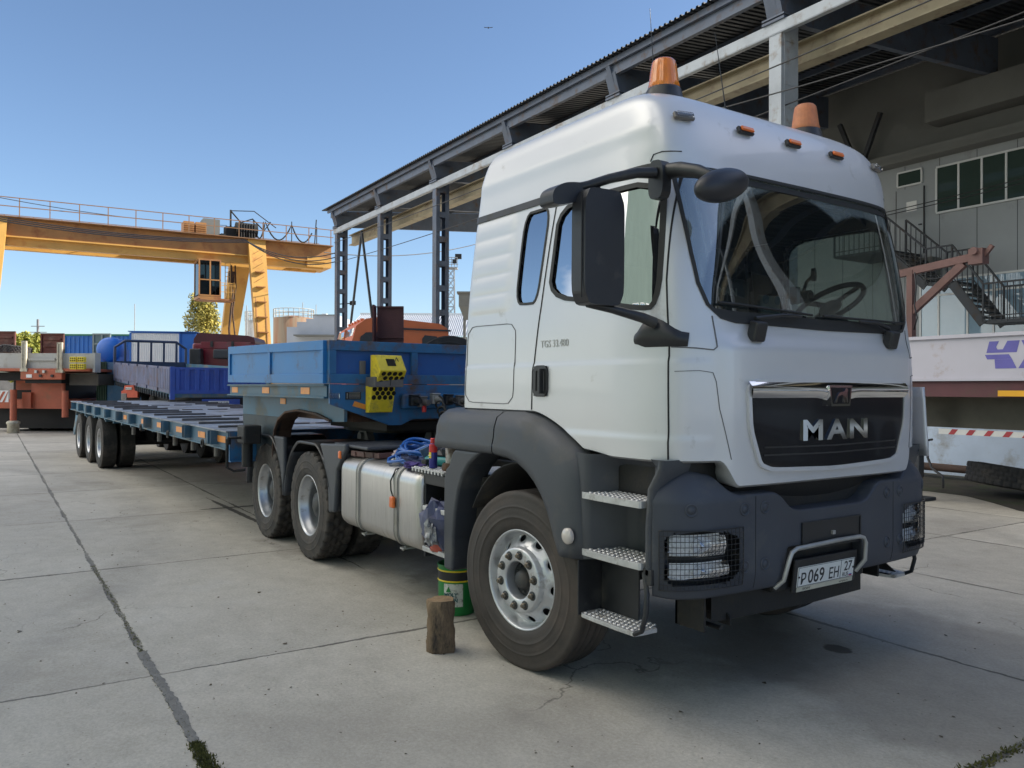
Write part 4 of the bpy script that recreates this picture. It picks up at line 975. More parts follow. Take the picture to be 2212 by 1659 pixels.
mb = MB(); mb.box(-2.935, -2.86, -.60, .7, 1.50, 1.645); tb(mb, 'connector_box', m_oldblue, gn, bevel=.02)
mb = MB(); mb.box(-5.9, -3.0, -1.08, 1.08, 1.46, 1.49); mb.box(-4.8, -3.1, -1.0, 1.0, 1.375, 1.46) ; tb(mb, 'neck_floor', m_rustd, gn)
mb = MB(); mb.box(-2.933, -2.92, -1.31, -1.21, 1.60, 1.65); tb(mb, 'front_lamp', m_glassclear, gn, bevel=.01)
mb = MB(); mb.box(-2.935, -2.925, -1.15, -1.0, 1.59, 1.66); tb(mb, 'data_plate', m_black, gn)
mb = MB(); mb.box(-2.925, -2.922, -1.14, -1.135, 1.60, 1.65); [mb.box(-2.925, -2.922, -1.12, -1.01, 1.603+i*.012, 1.606+i*.012) for i in range(5)]; tb(mb, 'data_plate_lines', m_strip, gn)
mb = MB(); mb.beam(V(-2.925, -.80, 1.475), V(-2.925, -.50, 1.415), .004, .055, (1, 0, 0)) if 0 else mb.prism([(-1.08, 1.53), (-1.06, 1.575), (-.87, 1.52), (-.87, 1.475)], .004, frame(V(-2.935, 0, 0), (0, 1, 0), (0, 0, 1))); tb(mb, 'front_reflector_tape', m_reflector, gn)
mb = MB(); mb.cyl((-3.9, 0, 1.25), (-3.9, 0, 1.4), .05); mb.box(-4.6, -3.2, -.6, .6, 1.275, 1.36); tb(mb, 'kingpin_plate', m_chassis, gn)
for k_, (y, z) in enumerate(((-.50, 1.575), (-.41, 1.56), (-.27, 1.59), (-.12, 1.58), (.02, 1.57))):
    m_ = MB(); m_.box(-2.87, -2.80, y-.04, y+.04, z-.045, z+.045); m_.cyl((-2.82, y, z), (-2.74, y+.02, z), .028, 12); m_.box(-2.86, -2.79, y-.045, y+.045, z+.045, z+.06)
    tb(m_, 'hose_socket', (m_black, m_galv, m_strip, m_black, m_galv)[k_], gn, bevel=.008)
m_ = MB(); m_.lathe([(.02, 0), (.022, .04), (.012, .06), (0, .06)], T(-2.79, -.41, 1.47), 12); tb(m_, 'coupling_tap', m_red, gn)
# deck
dk = part('deck', trailer)
zf = lambda x: 1.19+(-5.45-x)*.0095      # the deck rises slightly to the rear
XR = -19.4
for s in (1, -1):
    mb = MB(); mb.add([V(-5.5, -1.5*s, zf(-5.5)), V(XR, -1.5*s, zf(XR)), V(XR, 0, zf(XR)), V(-5.5, 0, zf(-5.5))]+[V(-5.5, -1.5*s, zf(-5.5)-.015), V(XR, -1.5*s, zf(XR)-.015), V(XR, 0, zf(XR)-.015), V(-5.5, 0, zf(-5.5)-.015)], [(0, 1, 2, 3), (7, 6, 5, 4), (0, 4, 5, 1), (0, 3, 7, 4)])
    tb(mb, 'deck_plate', m_deck, dk)
    mb = MB(); yy = -1.47*s
    xs = np.linspace(-5.52, XR, 24)
    def col(x, y, dz): return V(x, y, zf(x)+dz)
    mb.grid([[col(x, yy, -.015), col(x, yy, -.205)] for x in xs], False)
    tb(mb, 'side_rail', m_rail, dk, solid=.012)
    mb = MB(); mb.grid([[col(x, -1.50*s, -.22), col(x, -1.34*s, -.22)] for x in xs], False); tb(mb, 'rail_flange', m_goose, dk, solid=.018)
    mb = MB()
    for i in range(11):
        mb.nxt(); x = -6.0-i*1.27
        if s == 1 or i < 14: mb.box(x-.055, x+.055, s*-1.53-.0, s*-1.44, zf(x)-.17, zf(x)-.03); mb.box(x-.07, x-.055, s*-1.56, s*-1.44, zf(x)-.18, zf(x)-.02); mb.box(x+.055, x+.07, s*-1.56, s*-1.44, zf(x)-.18, zf(x)-.02)
    tb(mb, 'stake_pocket', m_rail, dk)
    mb = MB()
    for x in (-6.45, -8.35, -10.3): mb.nxt(); mb.lathe([(.055, -.01), (.055, .01), (.035, .01), (.035, -.01), (.055, -.01)], T(x, -1.52*s, zf(x)-.20, 0, pi/2), 16)
    tb(mb, 'lashing_ring', m_chassis, dk)
    mb = MB()
    for x0, x1 in ((-5.88, -5.60), (-6.75, -6.5), (-7.95, -7.65), (-9.2, -8.95), (-10.4, -10.2), (-12.0, -11.8)): mb.nxt(); mb.box(x0-.08, x1-.0, -1.478*s if s == 1 else 1.472, -1.474*s if s == 1 else 1.478, zf(x0)-.145, zf(x0)-.07)
    tb(mb, 'reflector_tape', m_reflector, dk)
    mb = MB()
    for i in range(14):
        mb.nxt(); x = -6.25-i*.93; mb.box(x-.018, x+.018, s*-1.38 if s == 1 else .62, s*-.58 if s == 1 else 1.38, zf(x)+.002, zf(x)+.026+.012*((i*7) % 3)/3)
        if i < 11 and i % 3 == 0: mb.nxt(); mb.box(x-.46, x-.41, s*-.42 if s == 1 else .05, s*-.05 if s == 1 else .42, zf(x)+.004, zf(x)+.02)
    tb(mb, 'rubber_cleat', m_cleat, dk)
    mb = MB(); mb.box(-19.2, -5.6, s*.5-.06, s*.5+.06, .86, 1.17); mb.build if 0 else tb(mb, 'main_beam', m_oldblue, dk)
mb = MB(); mb.box(-5.52, -5.49, -1.46, 1.46, .84, 1.18); mb.box(-5.60, -5.45, -1.46, 1.46, .835, .85); tb(mb, 'front_beam', m_oldblue, dk)
mb = MB()
for i in range(15): mb.nxt(); mb.box(-6.2-i*.9, -6.12-i*.9, -1.45, 1.45, .98, 1.16)
tb(mb, 'cross_member', m_goose, dk)
mb = MB(); mb.box(-5.35, -5.08, -1.42, -1.22, 1.06, 1.27); mb.cyl((-5.22, -1.34, .80), (-5.22, -1.34, 1.06), .06); tb(mb, 'jack_head', m_chassis, trailer, bevel=.02)
mb = MB(); mb.tube([V(-5.2, -1.42, 1.13), V(-5.2, -1.56, 1.13), V(-5.2, -1.57, 1.05), V(-5.2, -1.57, .80), V(-5.18, -1.50, .76), V(-5.16, -1.38, .77)], .016, 8); mb.cyl((-5.2, -1.56, 1.06), (-5.2, -1.56, 1.12), .03, 10); tb(mb, 'crank_handle', m_chassis, trailer)
tw = None
for k_, x in enumerate((-14.70, -16.20, -17.78)):
    for s in (1, -1):
        M_ = T(LX(x), s*-1.37, .52, 0 if s == 1 else pi, 0, radians(31*k_+20*s))
        if tw is None: tw = make_drive_wheel(trailer, M_, 'trailer_wheel', .52, 'worn', mat('trailer_tyre', (.028, .026, .024), .8, 0, .3, 6, bump=.3, bscale=30, dirt=(.085, .07, .06), damt=.5), m_rim)
        else: dup(tw, trailer, M_)
    m_ = MB(); m_.cyl((x, -1, .52), (x, 1, .52), .07); m_.box(x-.1, x+.1, -.6, -.45, .55, .9); m_.box(x-.1, x+.1, .45, .6, .55, .9); tb(m_, 'axle', m_chassis, trailer)
mb = MB()
for s in (1, -1):
    for x in (-15.4, -16.8, -14.05): mb.box(x-.05, x+.05, s*-1.5, s*-1.35, 1.02, 1.22)
    mb.prism([(-19.4, 1.3), (-19.0, 1.3), (-19.3, .9), (-19.9, .45), (-20.05, .42), (-20.1, .55), (-19.7, .9)], .25, XZ(-1.1 if s == 1 else 1.35))
tb(mb, 'tail_ramp_bracket', m_goose, trailer)
mb = MB()
for x in (-8.0, -10.2, -12.4, -6.8, -9.1): mb.nxt(); mb.cyl((x, -1.25, .80), (x, -1.25, .97), .035, 10)
tb(mb, 'drop_peg', m_galv, trailer)

# ---------------------------------------------------------------- things on and near the trailer and tractor
def chock(loc, rz, ry, label, M=None):
    c = thing('wheel_chock', label, 'wheel chock', group='yellow wheel chocks hung on the trailer front'); c.matrix_world = Matrix.Translation(loc) @ Matrix.Rotation(rz, 4, 'Z') @ Matrix.Rotation(ry, 4, 'X') if M is None else M
    up = 'upper' in label; W_ = .27 if up else .24
    pf_ = [(-.04, .03), (.055, -.01), (.15, .125), (.05, .27), (-.04, .27)] if up else [(-.05, -.03), (.02, -.03), (.05, .08), (.075, .215), (-.05, .215)]
    mb = MB(); mb.prism(pf_, W_, frame(V(0, W_/2, 0), (1, 0, 0), (0, 0, 1))); mb.build('chock_body', m_yellow, c, bevel=.008)
    mb = MB()
    for i in range(4):
        for j in range(3):
            y = -.092+.058*i+(.03 if j == 1 else 0); a_, b_ = (V(.055, 0, -.01), V(.15, 0, .125)) if up else (V(.05, 0, .08), V(.075, 0, .215))
            q = a_.lerp(b_, .22+.29*j); d_ = (b_-a_).normalized(); n_ = V(d_.z, 0, -d_.x); q = q+n_*.0012+V(0, y, 0)
            mb.lathe([(.023 if j != 1 else .013, 0), (.022, .001), (0, .001)], frame(q, (0, 1, 0), d_), 14)
    mb.build('recess', m_hole, c)
    mb = MB(); q = V(.1, 0, .1975)+V(.145, 0, .1).normalized()*.001; d_ = V(-.1, 0, .145).normalized(); mb.box(-.045, .045, -.035, .045, 0, .001, frame(q, (0, 1, 0), d_)) if up else mb.box(-.02, .02, -.03, .03, .2155, .2165); mb.build('hand_slot', m_hole, c)
    return c
Tr = trailer.matrix_basis
chock((-2.80, -.80, 1.73), radians(4), 0, 'upper yellow wheel chock in a grey bracket on the blue trailer front board', None)
chock((-2.86, -.83, 1.50), radians(4), 0, 'lower yellow wheel chock hanging below the grey bracket on the trailer front')
mb = MB(); mb.box(-2.93, -2.71, -.95, -.66, 1.705, 1.80); mb.box(-2.965, -2.93, -1.0, -.94, 1.72, 1.95); 
br_ = mb.build('chock_bracket', m_galv, trailer, world=True, bevel=.006)
mb = MB(); mb.tube([V(-2.70, -.80, 1.72), V(-2.69, -.79, 1.84), V(-2.70, -.76, 1.93), V(-2.72, -.73, 1.98), V(-2.72, -.70, 1.93), V(-2.72, -.74, 1.88)], .004, 5); mb.build('chock_cord', m_black, trailer, world=True)
# suzi coil
def tag(o, label, cat, group=None, kind=None): return props(o, label, cat, group, kind)
mb = MB(); pts = []
A = V(-2.74, -.27, 1.58); B_ = V(-1.75, -.62, 1.38); n = 11
for i in range(n*12+1):
    t = i/(n*12); c = A.lerp(B_, t)-V(0, 0, .12*sin(pi*t)); a = 2*pi*i/12; pts.append(c+V(.03*sin(a), .028*sin(a), .046*cos(a)))
pts += [V(-1.6, -.58, 1.34), V(-1.3, -.45, 1.36), V(-1.0, -.35, 1.45)]; mb.tube(pts, .009, 6); o = mb.build('coiled_air_hose', m_rubber); tag(o, 'black coiled air hose between the blue trailer front and the white cab', 'air hose')
for k_, (y, cl_, lab) in enumerate(((-.12, m_black, 'upper straight black cable leading from the trailer sockets to the cab'), (.02, m_black, 'rightmost sagging black cable from the trailer sockets to the cab'))):
    mb = MB(); mb.tube([V(-2.76, y, 1.57), V(-2.3, y+.02, 1.47-.03*k_), V(-1.7, y, 1.42-.04*k_), V(-1.05, y-.1, 1.45)], .009, 6); o = mb.build('trailer_cable', cl_); tag(o, lab, 'cable')
# upright tyre and standing ramp on the gooseneck
def lone_tyre(label, M, m=None, R=.5, hw=.145, group=None):
    t = thing('tyre', label, 'tyre', group=group); t.matrix_world = M; tyre('tyre_casing', m or m_tyreold, R, hw, .29, 'block', t); return t
p = at(963, 816, 9.1)
lone_tyre('worn black tyre standing on the gooseneck behind the blue front board', T(p.x-.45, p.y+.3, 1.49+.37, radians(62), 0, 0), R=.37, hw=.12)
ra = thing('loading_ramp', 'dark maroon steel loading ramp standing upright on the gooseneck', 'ramp', (0, 0, 0))
pA = at(812, 752, 8.6); pB = at(870, 752, 8.6)
ra.matrix_world = frame(V(pA.x, pA.y, 1.50), (pB-pA), (0, 0, 1))
hh = 1.0*(at(842, 660, 8.6).z-1.50); ww = (pB-pA).length
m_maroon = mat('maroon_steel', (.085, .028, .03), .6, .1, .25, 3, bump=.1, dirt=(.09, .04, .03), damt=.4)
mb = MB(); mb.box(0, ww, 0, hh, -.10, -.085)
for q in (0, .34, .68, .985): mb.box(0, ww, hh*q-.0, hh*q+.015, -.085, -.06)
mb.build('ramp_plate', m_maroon, ra)
mb = MB(); mb.prism([(0, -.10), (hh, -.10), (hh, .05), (.1, .12), (0, .12)], .02, frame(V(0, 0, 0), (0, 1, 0), (0, 0, -1))); mb.cyl((-.01, .06, -.02), (.03, .06, -.02), .02) ; mb.build('ramp_side', m_maroon, ra)

# on the fuel tank
tb_ = thing('tool_tray', 'brown plastic tool tray with small tools at the rear end of the fuel tank', 'tool tray', (-2.50, -1.02, 1.092), radians(12))
m_brown = mat('brown_plastic', (.13, .062, .055), .5, 0, .15, 5, dirt=(.10, .08, .07), damt=.4)
mb = MB(); mb.box(-.21, .21, -.13, .13, 0, .012); mb.box(-.21, .21, -.13, -.12, 0, .05); mb.box(-.21, .21, .12, .13, 0, .05); mb.box(-.21, -.2, -.13, .13, 0, .05); mb.box(.2, .21, -.13, .13, 0, .05); [mb.box(x, x+.02, -.14, -.125, .0, .045) for x in (-.15, -.02, .11)]; mb.build('tray_body', m_brown, tb_, bevel=.006)
mb = MB()
for i in range(11):
    a = random.uniform(0, pi); x, y = random.uniform(-.15, .15), random.uniform(-.08, .08); L_ = random.uniform(.04, .09); mb.beam((x-cos(a)*L_, y-sin(a)*L_*.6, .05), (x+cos(a)*L_, y+sin(a)*L_*.6, .055+random.random()*.02), .018, .016)
mb.build('hand_tools', m_chassis, tb_)
o = MB().box(-.17, .17, -.07, .07, 0, .07, T(-2.30, -.78, 1.09, radians(8))).build('clear_box', mat('clear_plastic', (.5, .54, .58), .25, 0, .2, 12, trans=.35), bevel=.012); tag(o, 'translucent plastic organiser box behind the brown tool tray', 'box')
# blue hose coil
m_hoseb = mat('blue_hose', (.012, .11, .42), .35, 0, .1, 10, coat=.2)
mb = MB(); random.seed(3)
for k_ in range(9):
    c = V(-1.72+random.uniform(-.03, .03), -.98+random.uniform(-.02, .02), 1.14+k_*.012); rx_ = .25+random.uniform(-.04, .02); ry_ = .17+random.uniform(-.03, .02); tl = .45+random.uniform(-.12, .12)
    mb.tube([c+V(rx_*cos(a), ry_*sin(a), .03*sin(a*2+k_)+tl*.35*max(-.12, .17*sin(a)+.05)) for a in np.linspace(0, 2*pi, 33)[:-1]], .0125, 8, True)
mb.tube([V(-1.97, -1.06, 1.16), V(-2.01, -1.14, 1.115), V(-1.91, -1.19, 1.10), V(-1.75, -1.17, 1.12), V(-1.60, -1.12, 1.15)], .0125, 8)
o = mb.build('air_line_hose', m_hoseb); tag(o, 'coil of blue rubber hose piled on top of the fuel tank', 'hose')
def crumple(name, c, r, m, label, cat, n=14, amp=.35, sc=(1, 1, .5), seed=1, rz=0):
    random.seed(seed); mb = MB(); G = []
    hs = [[random.uniform(-1, 1) for _ in range(n)] for _ in range(n//2+1)]
    for i in range(n):
        row = []
        for j in range(n//2+1):
            a = 2*pi*i/n; b = pi*j/(n//2); q = 1+amp*(hs[j][i]+.5*hs[j][(i+3) % n])*(0 if j in (0, n//2) else 1)
            row.append(V(r*q*sin(b)*cos(a)*sc[0], r*q*sin(b)*sin(a)*sc[1], r*q*cos(b)*sc[2]))
        G.append(row)
    mb.grid(G, False, True); o = mb.build(name, m); o.location = c; o.rotation_euler.z = rz
    return tag(o, label, cat)
m_tarp = mat('blue_grey_tarp', (.06, .07, .15), .45, 0, .4, 6, dirt=(.12, .12, .13), damt=.6)
m_blkbag = mat('dark_grey_cloth', (.045, .045, .05), .55, 0, .4, 8)
m_knit = mat('pink_grey_knit', (.42, .34, .34), .9, 0, .3, 30, bump=.3)
crumple('rag', (-2.06, -1.0, 1.125), .085, m_knit, 'pinkish grey knitted rag beside the blue hose on the tank', 'rag', sc=(1, .8, .6), seed=4)
crumple('work_glove', (-1.62, -1.12, 1.14), .10, mat('navy_cloth', (.02, .03, .09), .7, 0, .3, 9), 'navy blue crumpled work glove in front of the coiled hose', 'glove', sc=(1.5, .5, .4), seed=8)
crumple('cloth_bag', (-1.36, -.88, 1.17), .14, m_blkbag, 'dark cloth bag lying behind the spray can on the walkway', 'bag', sc=(1.2, 1.1, .6), seed=5)
crumple('purple_cloth', (-1.50, -1.16, 1.105), .085, mat('purple_cloth', (.05, .03, .16), .8, 0, .3, 10), 'purple cloth scrap at the edge of the fuel tank top', 'cloth', sc=(1.2, .8, .3), seed=6)
# boxes of tools
o = MB().box(-.09, .09, -.035, .035, -.04, .04, T(-1.53, -1.06, 1.20, radians(-20), radians(25))).build('small_carton', mat('blue_grey_card', (.05, .10, .17), .5, 0, .5, 25), bevel=.004); tag(o, 'small blue printed carton lying on the hose', 'carton')
dr_ = thing('hand_drill', 'teal and black hand drill lying on the walkway behind the spray can', 'drill', (-1.32, -1.05, 1.125), radians(20))
m_teal = mat('teal_plastic', (.01, .22, .22), .4, 0, .1, 8)
MB().cyl((-.12, 0, .02), (.10, 0, .02), .033).build('drill_body', m_teal, dr_); MB().cyl((.10, 0, .02), (.16, 0, .02), .02).build('drill_chuck', m_black, dr_); MB().box(-.10, -.05, -.09, 0, 0, .035).build('drill_grip', m_black, dr_, bevel=.008)
dr2 = MB(); dr2.tube([V(-1.22, -.98, 1.11), V(-1.22, -.98, 1.24), V(-1.19, -.98, 1.26), V(-1.15, -.98, 1.24), V(-1.15, -.98, 1.12)], .02, 8); o = dr2.build('teal_handle', m_teal); tag(o, 'teal plastic grip standing beside the rusty cylinder', 'handle')
can = thing('spray_can', 'blue and yellow lubricant spray can with red cap on the walkway tread', 'spray can', (-1.215, -1.155, 1.108))
MB().lathe([(.0, 0), (.030, 0), (.031, .004), (.031, .165), (.027, .178), (.022, .182)], n=28).build('can_body', mat('can_blue', (.03, .035, .22), .25, .3, .05, 9), can)
MB().lathe([(.0315, .118), (.0315, .165), (.0275, .1785)], n=28).build('can_red_band', m_red, can); MB().lathe([(.022, .182), (.023, .215), (.019, .222), (0, .222)], n=20).build('cap', m_red, can)
m_ye = mat('label_yellow', (.8, .6, .02), .4, 0, .05); mb = MB(); mb.lathe([(.0316, .075), (.0316, .118)], n=14, a0=-2.3, a1=-1.0); mb.build('label_field', m_ye, can)
mb = MB(); text_add(mb, 'WD-40', .014, frame(V(-.0, -.0335, .09), (1, 0, 0), (0, 0, 1)), .001, 'CENTER'); mb.build('label_lettering', m_plate, can)
rc = thing('rusty_cylinder', 'rust flecked steel pipe stub with brown flange standing on the walkway', 'pipe stub', (-1.02, -1.10, 1.105))
MB().lathe([(0, 0), (.075, 0), (.078, .012), (.07, .05), (.066, .055)], n=28, disp=lambda i, j: .004*((i*5) % 3-1) if j in (2, 3) else 0).build('flange', m_rustd, rc)
MB().lathe([(.052, .03), (.055, .25), (0, .25)], n=28).build('pipe', mat('chipped_white_steel', (.40, .39, .37), .5, .2, .3, 14, dirt=(.14, .06, .03), damt=.95, dscale=18), rc)
# tarp bundle on the side step
bt = crumple('tarp_bundle', (-1.09, -1.17, .70), .17, m_tarp, 'torn blue and black tarp bundle stuffed onto the side step', 'bundle', n=16, amp=.17, sc=(1.05, .75, 1.05), seed=12)
crumple('torn_film', (-1.02, -1.28, .66), .075, mat('silver_film', (.30, .30, .31), .35, .2, .6, 25), 'silvery torn film poking out of the tarp bundle', 'plastic film', n=14, amp=.5, sc=(.8, .5, 1), seed=13)
mb = MB(); mb.lathe([(0, 0), (.11, 0), (.125, .03), (.12, .06)], n=24); o = mb.build('red_dish', mat('red_dish', (.45, .09, .06), .4, 0, .1)); o.location = (-1.07, -1.13, .525); tag(o, 'red plastic dish wedged under the tarp bundle on the lowest step', 'dish')
# bucket and log
bk = thing('paint_bucket', 'green and black metal bucket with a white triangle label behind the front wheel', 'bucket', (-1.265, -.925, 0))
m_green = mat('bucket_green', (.012, .20, .045), .35, 0, .12, 6, dirt=(.01, .02, .012), damt=.35)
MB().lathe([(0, .01), (.13, .0), (.136, .006), (.136, .25)], n=48).build('bucket_body', m_green, bk)
mb = MB(); mb.lathe([(.1375, .25), (.143, .256), (.1375, .262)], n=48); mb.lathe([(.1375, .325), (.144, .331), (.1375, .337)], n=48); mb.build('yellow_hoop', m_ye, bk)
MB().lathe([(.137, .262), (.137, .325)], n=48).build('black_band', m_black, bk)
MB().lathe([(.137, .337), (.139, .365), (.146, .37), (.14, .376), (.132, .37), (.130, .30), (0, .28)], n=48).build('rim_and_lid', m_green, bk)
mb = MB(); mb.lathe([(.1368, .07), (.1368, .24)], n=16, a0=-1.25, a1=-.15); mb.build('white_label', mat('label_white', (.62, .64, .60), .4, 0, .1, 20, dirt=(.02, .02, .02), damt=.5, dscale=30), bk)
mb = MB(); F = frame(V(.1385*cos(-.95), .1385*sin(-.95), .19)*1.0, V(-sin(-.95), cos(-.95), 0), (0, 0, 1)); mb.prism([(-.02, -.01), (.02, -.01), (0, .03)], .004, F @ T(0, 0, -.001)); mb.build('triangle_mark', m_green, bk)
mb = MB(); 
for txt, zz, sz in (('MOLY', .148, .038), ('GREEN', .108, .036)): text_add(mb, txt, sz, frame(V(.141*cos(-.82), .141*sin(-.82), zz)*1.0, V(-sin(-.82), cos(-.82), 0), (0, 0, 1)), .004, 'CENTER', .02)
for i in range(len(mb.v)):
    p_ = Vector(mb.v[i]); 
mb.build('label_lettering', mat('letter_dark_teal', (.01, .10, .11), .4), bk)
mb = MB(); mb.tube([V(.14*cos(a), .14*sin(a)*1.0, .30-.10*sin((a+2.9)/(2.2)*pi)) for a in np.linspace(-2.9, -3.9, 9)], .003, 5); mb.build('bail_handle', m_galv, bk)
lg = thing('log_stump', 'short bare sawn log standing upright beside the front wheel', 'log', (-.53, -1.465, 0), radians(20))
def wood_mat():
    m = mat('dry_log_wood', (.24, .165, .10), .85, 0, .55, 5, bump=.8, bscale=14, streak=(3, 3, .9), dirt=(.035, .027, .022), damt=.85, dscale=2.6); return m
m_log = wood_mat(); random.seed(11); n = 40; G = []
pr = [1+.05*sin(i*2*pi/n*3+1)+.03*sin(i*2*pi/n*7) for i in range(n)]
mb = MB()
for i in range(n):
    a = 2*pi*i/n; row = []
    for j in range(17):
        z = .335*j/16; r_ = .088*pr[i]*(1+.05*sin(z*17+a*2)+.04*sin(z*41+a*5)+.05*random.uniform(-1, 1))-(0.006 if j in (0, 16) else 0); row.append(V(r_*cos(a), r_*sin(a), z))
    G.append(row)
mb.grid(G, True, True); mb.build('log_bark', m_log, lg)
mb = MB(); mb.add([r[-1]+V(0, 0, .0) for r in G], [tuple(range(n))]); mb.build('sawn_end', mat('sawn_wood', (.30, .20, .11), .85, 0, .35, 14, bump=.3, dirt=(.16, .09, .04), damt=.6, dscale=12), lg)
# dashcam and suction box inside the windshield
dc = thing('dash_camera', 'small black dash camera on a suction mount low in the windshield', 'camera', (1.07, .08, 2.25))
MB().cyl((-.02, 0, 0), (.05, -.0, 0), .035).build('camera_body', m_black, dc); MB().cyl((.05, 0, 0), (.056, 0, 0), .02).build('lens', m_grille, dc)
MB().box(-.02, .03, -.10, -.07, -.05, .05).build('memory_door', m_plate, dc); mb = MB(); mb.tube([V(0, 0, .03), V(.01, .02, .09), V(.03, .04, .12)], .01, 6); mb.cyl((.03, .04, .13), (.05, .05, .13), .038); mb.build('suction_mount', m_black, dc)
tp = thing('toll_transponder', 'pale grey box with two suction cups on the dashboard behind the windshield', 'transponder', (1.12, -.30, 2.115))
MB().box(-.01, .02, -.085, .085, 0, .11).build('box_body', mat('pale_grey_plastic', (.50, .55, .52), .4, 0, .1), tp, bevel=.01)
mb = MB(); [mb.lathe([(.026, 0), (.02, .008), (0, .004)], frame(V(.022, y, .085), (0, 1, 0), (0, 0, 1)), 16) for y in (-.05, .05)]; mb.build('suction_cup', mat('cup_blue', (.25, .38, .48), .2, 0, .1), tp)
# ================================================================ GROUND
def ground_mat():
    m = bpy.data.materials.new('concrete_slabs'); m.use_nodes = True; n = m.node_tree; N = n.nodes; L = n.links; p = N['Principled BSDF']
    geo = N.new('ShaderNodeNewGeometry'); mp = N.new('ShaderNodeMapping'); mp.inputs['Rotation'].default_value = (0, 0, radians(1.1)); L.new(geo.outputs['Position'], mp.inputs[0])
    def noise(s, d=8, r=.6, v=None, dist=0):
        q = N.new('ShaderNodeTexNoise'); q.inputs['Scale'].default_value = s; q.inputs['Detail'].default_value = d; q.inputs['Roughness'].default_value = r; q.inputs['Distortion'].default_value = dist
        L.new((v or mp).outputs[0], q.inputs['Vector']); return q.outputs['Fac']
    def M_(op, a, b=None, c=None):
        q = N.new('ShaderNodeMath'); q.operation = op
        for i, x in enumerate((a, b, c)):
            if x is None: continue
            if isinstance(x, (int, float)): q.inputs[i].default_value = x
            else: L.new(x, q.inputs[i])
        return q.outputs[0]
    def MR(x, a, b, c=0, d=1):
        q = N.new('ShaderNodeMapRange'); q.inputs[1].default_value = a; q.inputs[2].default_value = b; q.inputs[3].default_value = c; q.inputs[4].default_value = d; L.new(x, q.inputs[0]); return q.outputs[0]
    def MX(f, a, b, mode='MIX'):
        q = N.new('ShaderNodeMix'); q.data_type = 'RGBA'; q.blend_type = mode
        for k, x in ((0, f), (6, a), (7, b)):
            if isinstance(x, (int, float)): q.inputs[k].default_value = x
            elif isinstance(x, tuple): q.inputs[k].default_value = (*x, 1)
            else: L.new(x, q.inputs[k])
        return q.outputs[2]
    sp = N.new('ShaderNodeSeparateXYZ'); L.new(mp.outputs[0], sp.inputs[0]); X, Y = sp.outputs[0], sp.outputs[1]
    wob = M_('MULTIPLY', M_('SUBTRACT', noise(3.2, 6, .65), .5), .05)
    wob2 = M_('MULTIPLY', M_('SUBTRACT', noise(14, 4, .6), .5), .035)
    Yw = M_('ADD', M_('ADD', Y, wob), wob2); Xw = M_('ADD', M_('ADD', X, wob), wob2)
    def grid_(c, c0, step): # distance to nearest joint and cell id
        q = M_('DIVIDE', M_('SUBTRACT', c, c0), step); fr = M_('ABSOLUTE', M_('SUBTRACT', q, M_('ROUND', q))); return M_('MULTIPLY', fr, step), M_('FLOOR', q)
    dy, iy = grid_(Yw, -3.105, 2.13); dx, ix = grid_(Xw, -1.0, 3.22)
    wmod = MR(noise(.9, 3), .35, .65, .004, .03)
    jy = M_('SUBTRACT', 1, M_('MINIMUM', 1, M_('DIVIDE', dy, M_('ADD', wmod, .002))))
    jy = M_('MULTIPLY', jy, M_('SUBTRACT', 1, M_('MULTIPLY', MR(X, -3.4, -2.9), MR(M_('ABSOLUTE', M_('ADD', Y, .97)), .4, .6, 1, 0))))
    wm2 = MR(noise(.7, 3, .5), .40, .65, .006, .022)
    jx = M_('SUBTRACT', 1, M_('MINIMUM', 1, M_('DIVIDE', dx, M_('ADD', wm2, .004))))
    joint = M_('MULTIPLY', M_('MINIMUM', 1, M_('MULTIPLY', M_('MAXIMUM', jy, jx), 2.6)), MR(noise(1.3, 4), .3, .55, .5, 1))
    cell = N.new('ShaderNodeCombineXYZ'); L.new(ix, cell.inputs[0]); L.new(iy, cell.inputs[1]); wn = N.new('ShaderNodeTexWhiteNoise'); L.new(cell.outputs[0], wn.inputs['Vector'])
    base = MX(MR(noise(.55, 10, .62), .34, .68), (.42, .385, .325), (.585, .55, .475))
    base = MX(.55, base, MX(MR(noise(6, 10, .7), .3, .7), (.38, .355, .305), (.575, .54, .475)))
    base = MX(1, base, MR(wn.outputs['Value'], 0, 1, .87, 1.09), 'MULTIPLY')
    # scuffs and tyre-brown stain under and around the tractor
    st = MR(noise(.32, 8, .6, dist=.6), .50, .70, 0, .55); base = MX(st, base, (.25, .225, .19))
    pale = MR(noise(1.1, 9, .7, dist=.4), .60, .74, 0, .5); base = MX(pale, base, (.52, .51, .48))
    m2 = N.new('ShaderNodeMapping'); m2.inputs['Scale'].default_value = (1.0, 5.5, 1); m2.inputs['Rotation'].default_value = (0, 0, radians(6)); L.new(geo.outputs['Position'], m2.inputs[0])
    sc = MR(noise(1.7, 8, .7, v=m2), .58, .72, 0, .30); base = MX(sc, base, (.27, .25, .22))
    big = MR(noise(.16, 6, .6, dist=.8), .36, .66, .84, 1.10); base = MX(1, base, big, 'MULTIPLY')
    vc = N.new('ShaderNodeTexVoronoi'); vc.feature = 'DISTANCE_TO_EDGE'; vc.inputs['Scale'].default_value = .55; wv = N.new('ShaderNodeVectorMath'); wv.operation = 'ADD'; nq = N.new('ShaderNodeTexNoise'); nq.inputs['Scale'].default_value = 1.6; nq.inputs['Detail'].default_value = 8
    L.new(mp.outputs[0], nq.inputs['Vector']); L.new(mp.outputs[0], wv.inputs[0]); L.new(nq.outputs['Color'], wv.inputs[1]); L.new(wv.outputs[0], vc.inputs['Vector'])
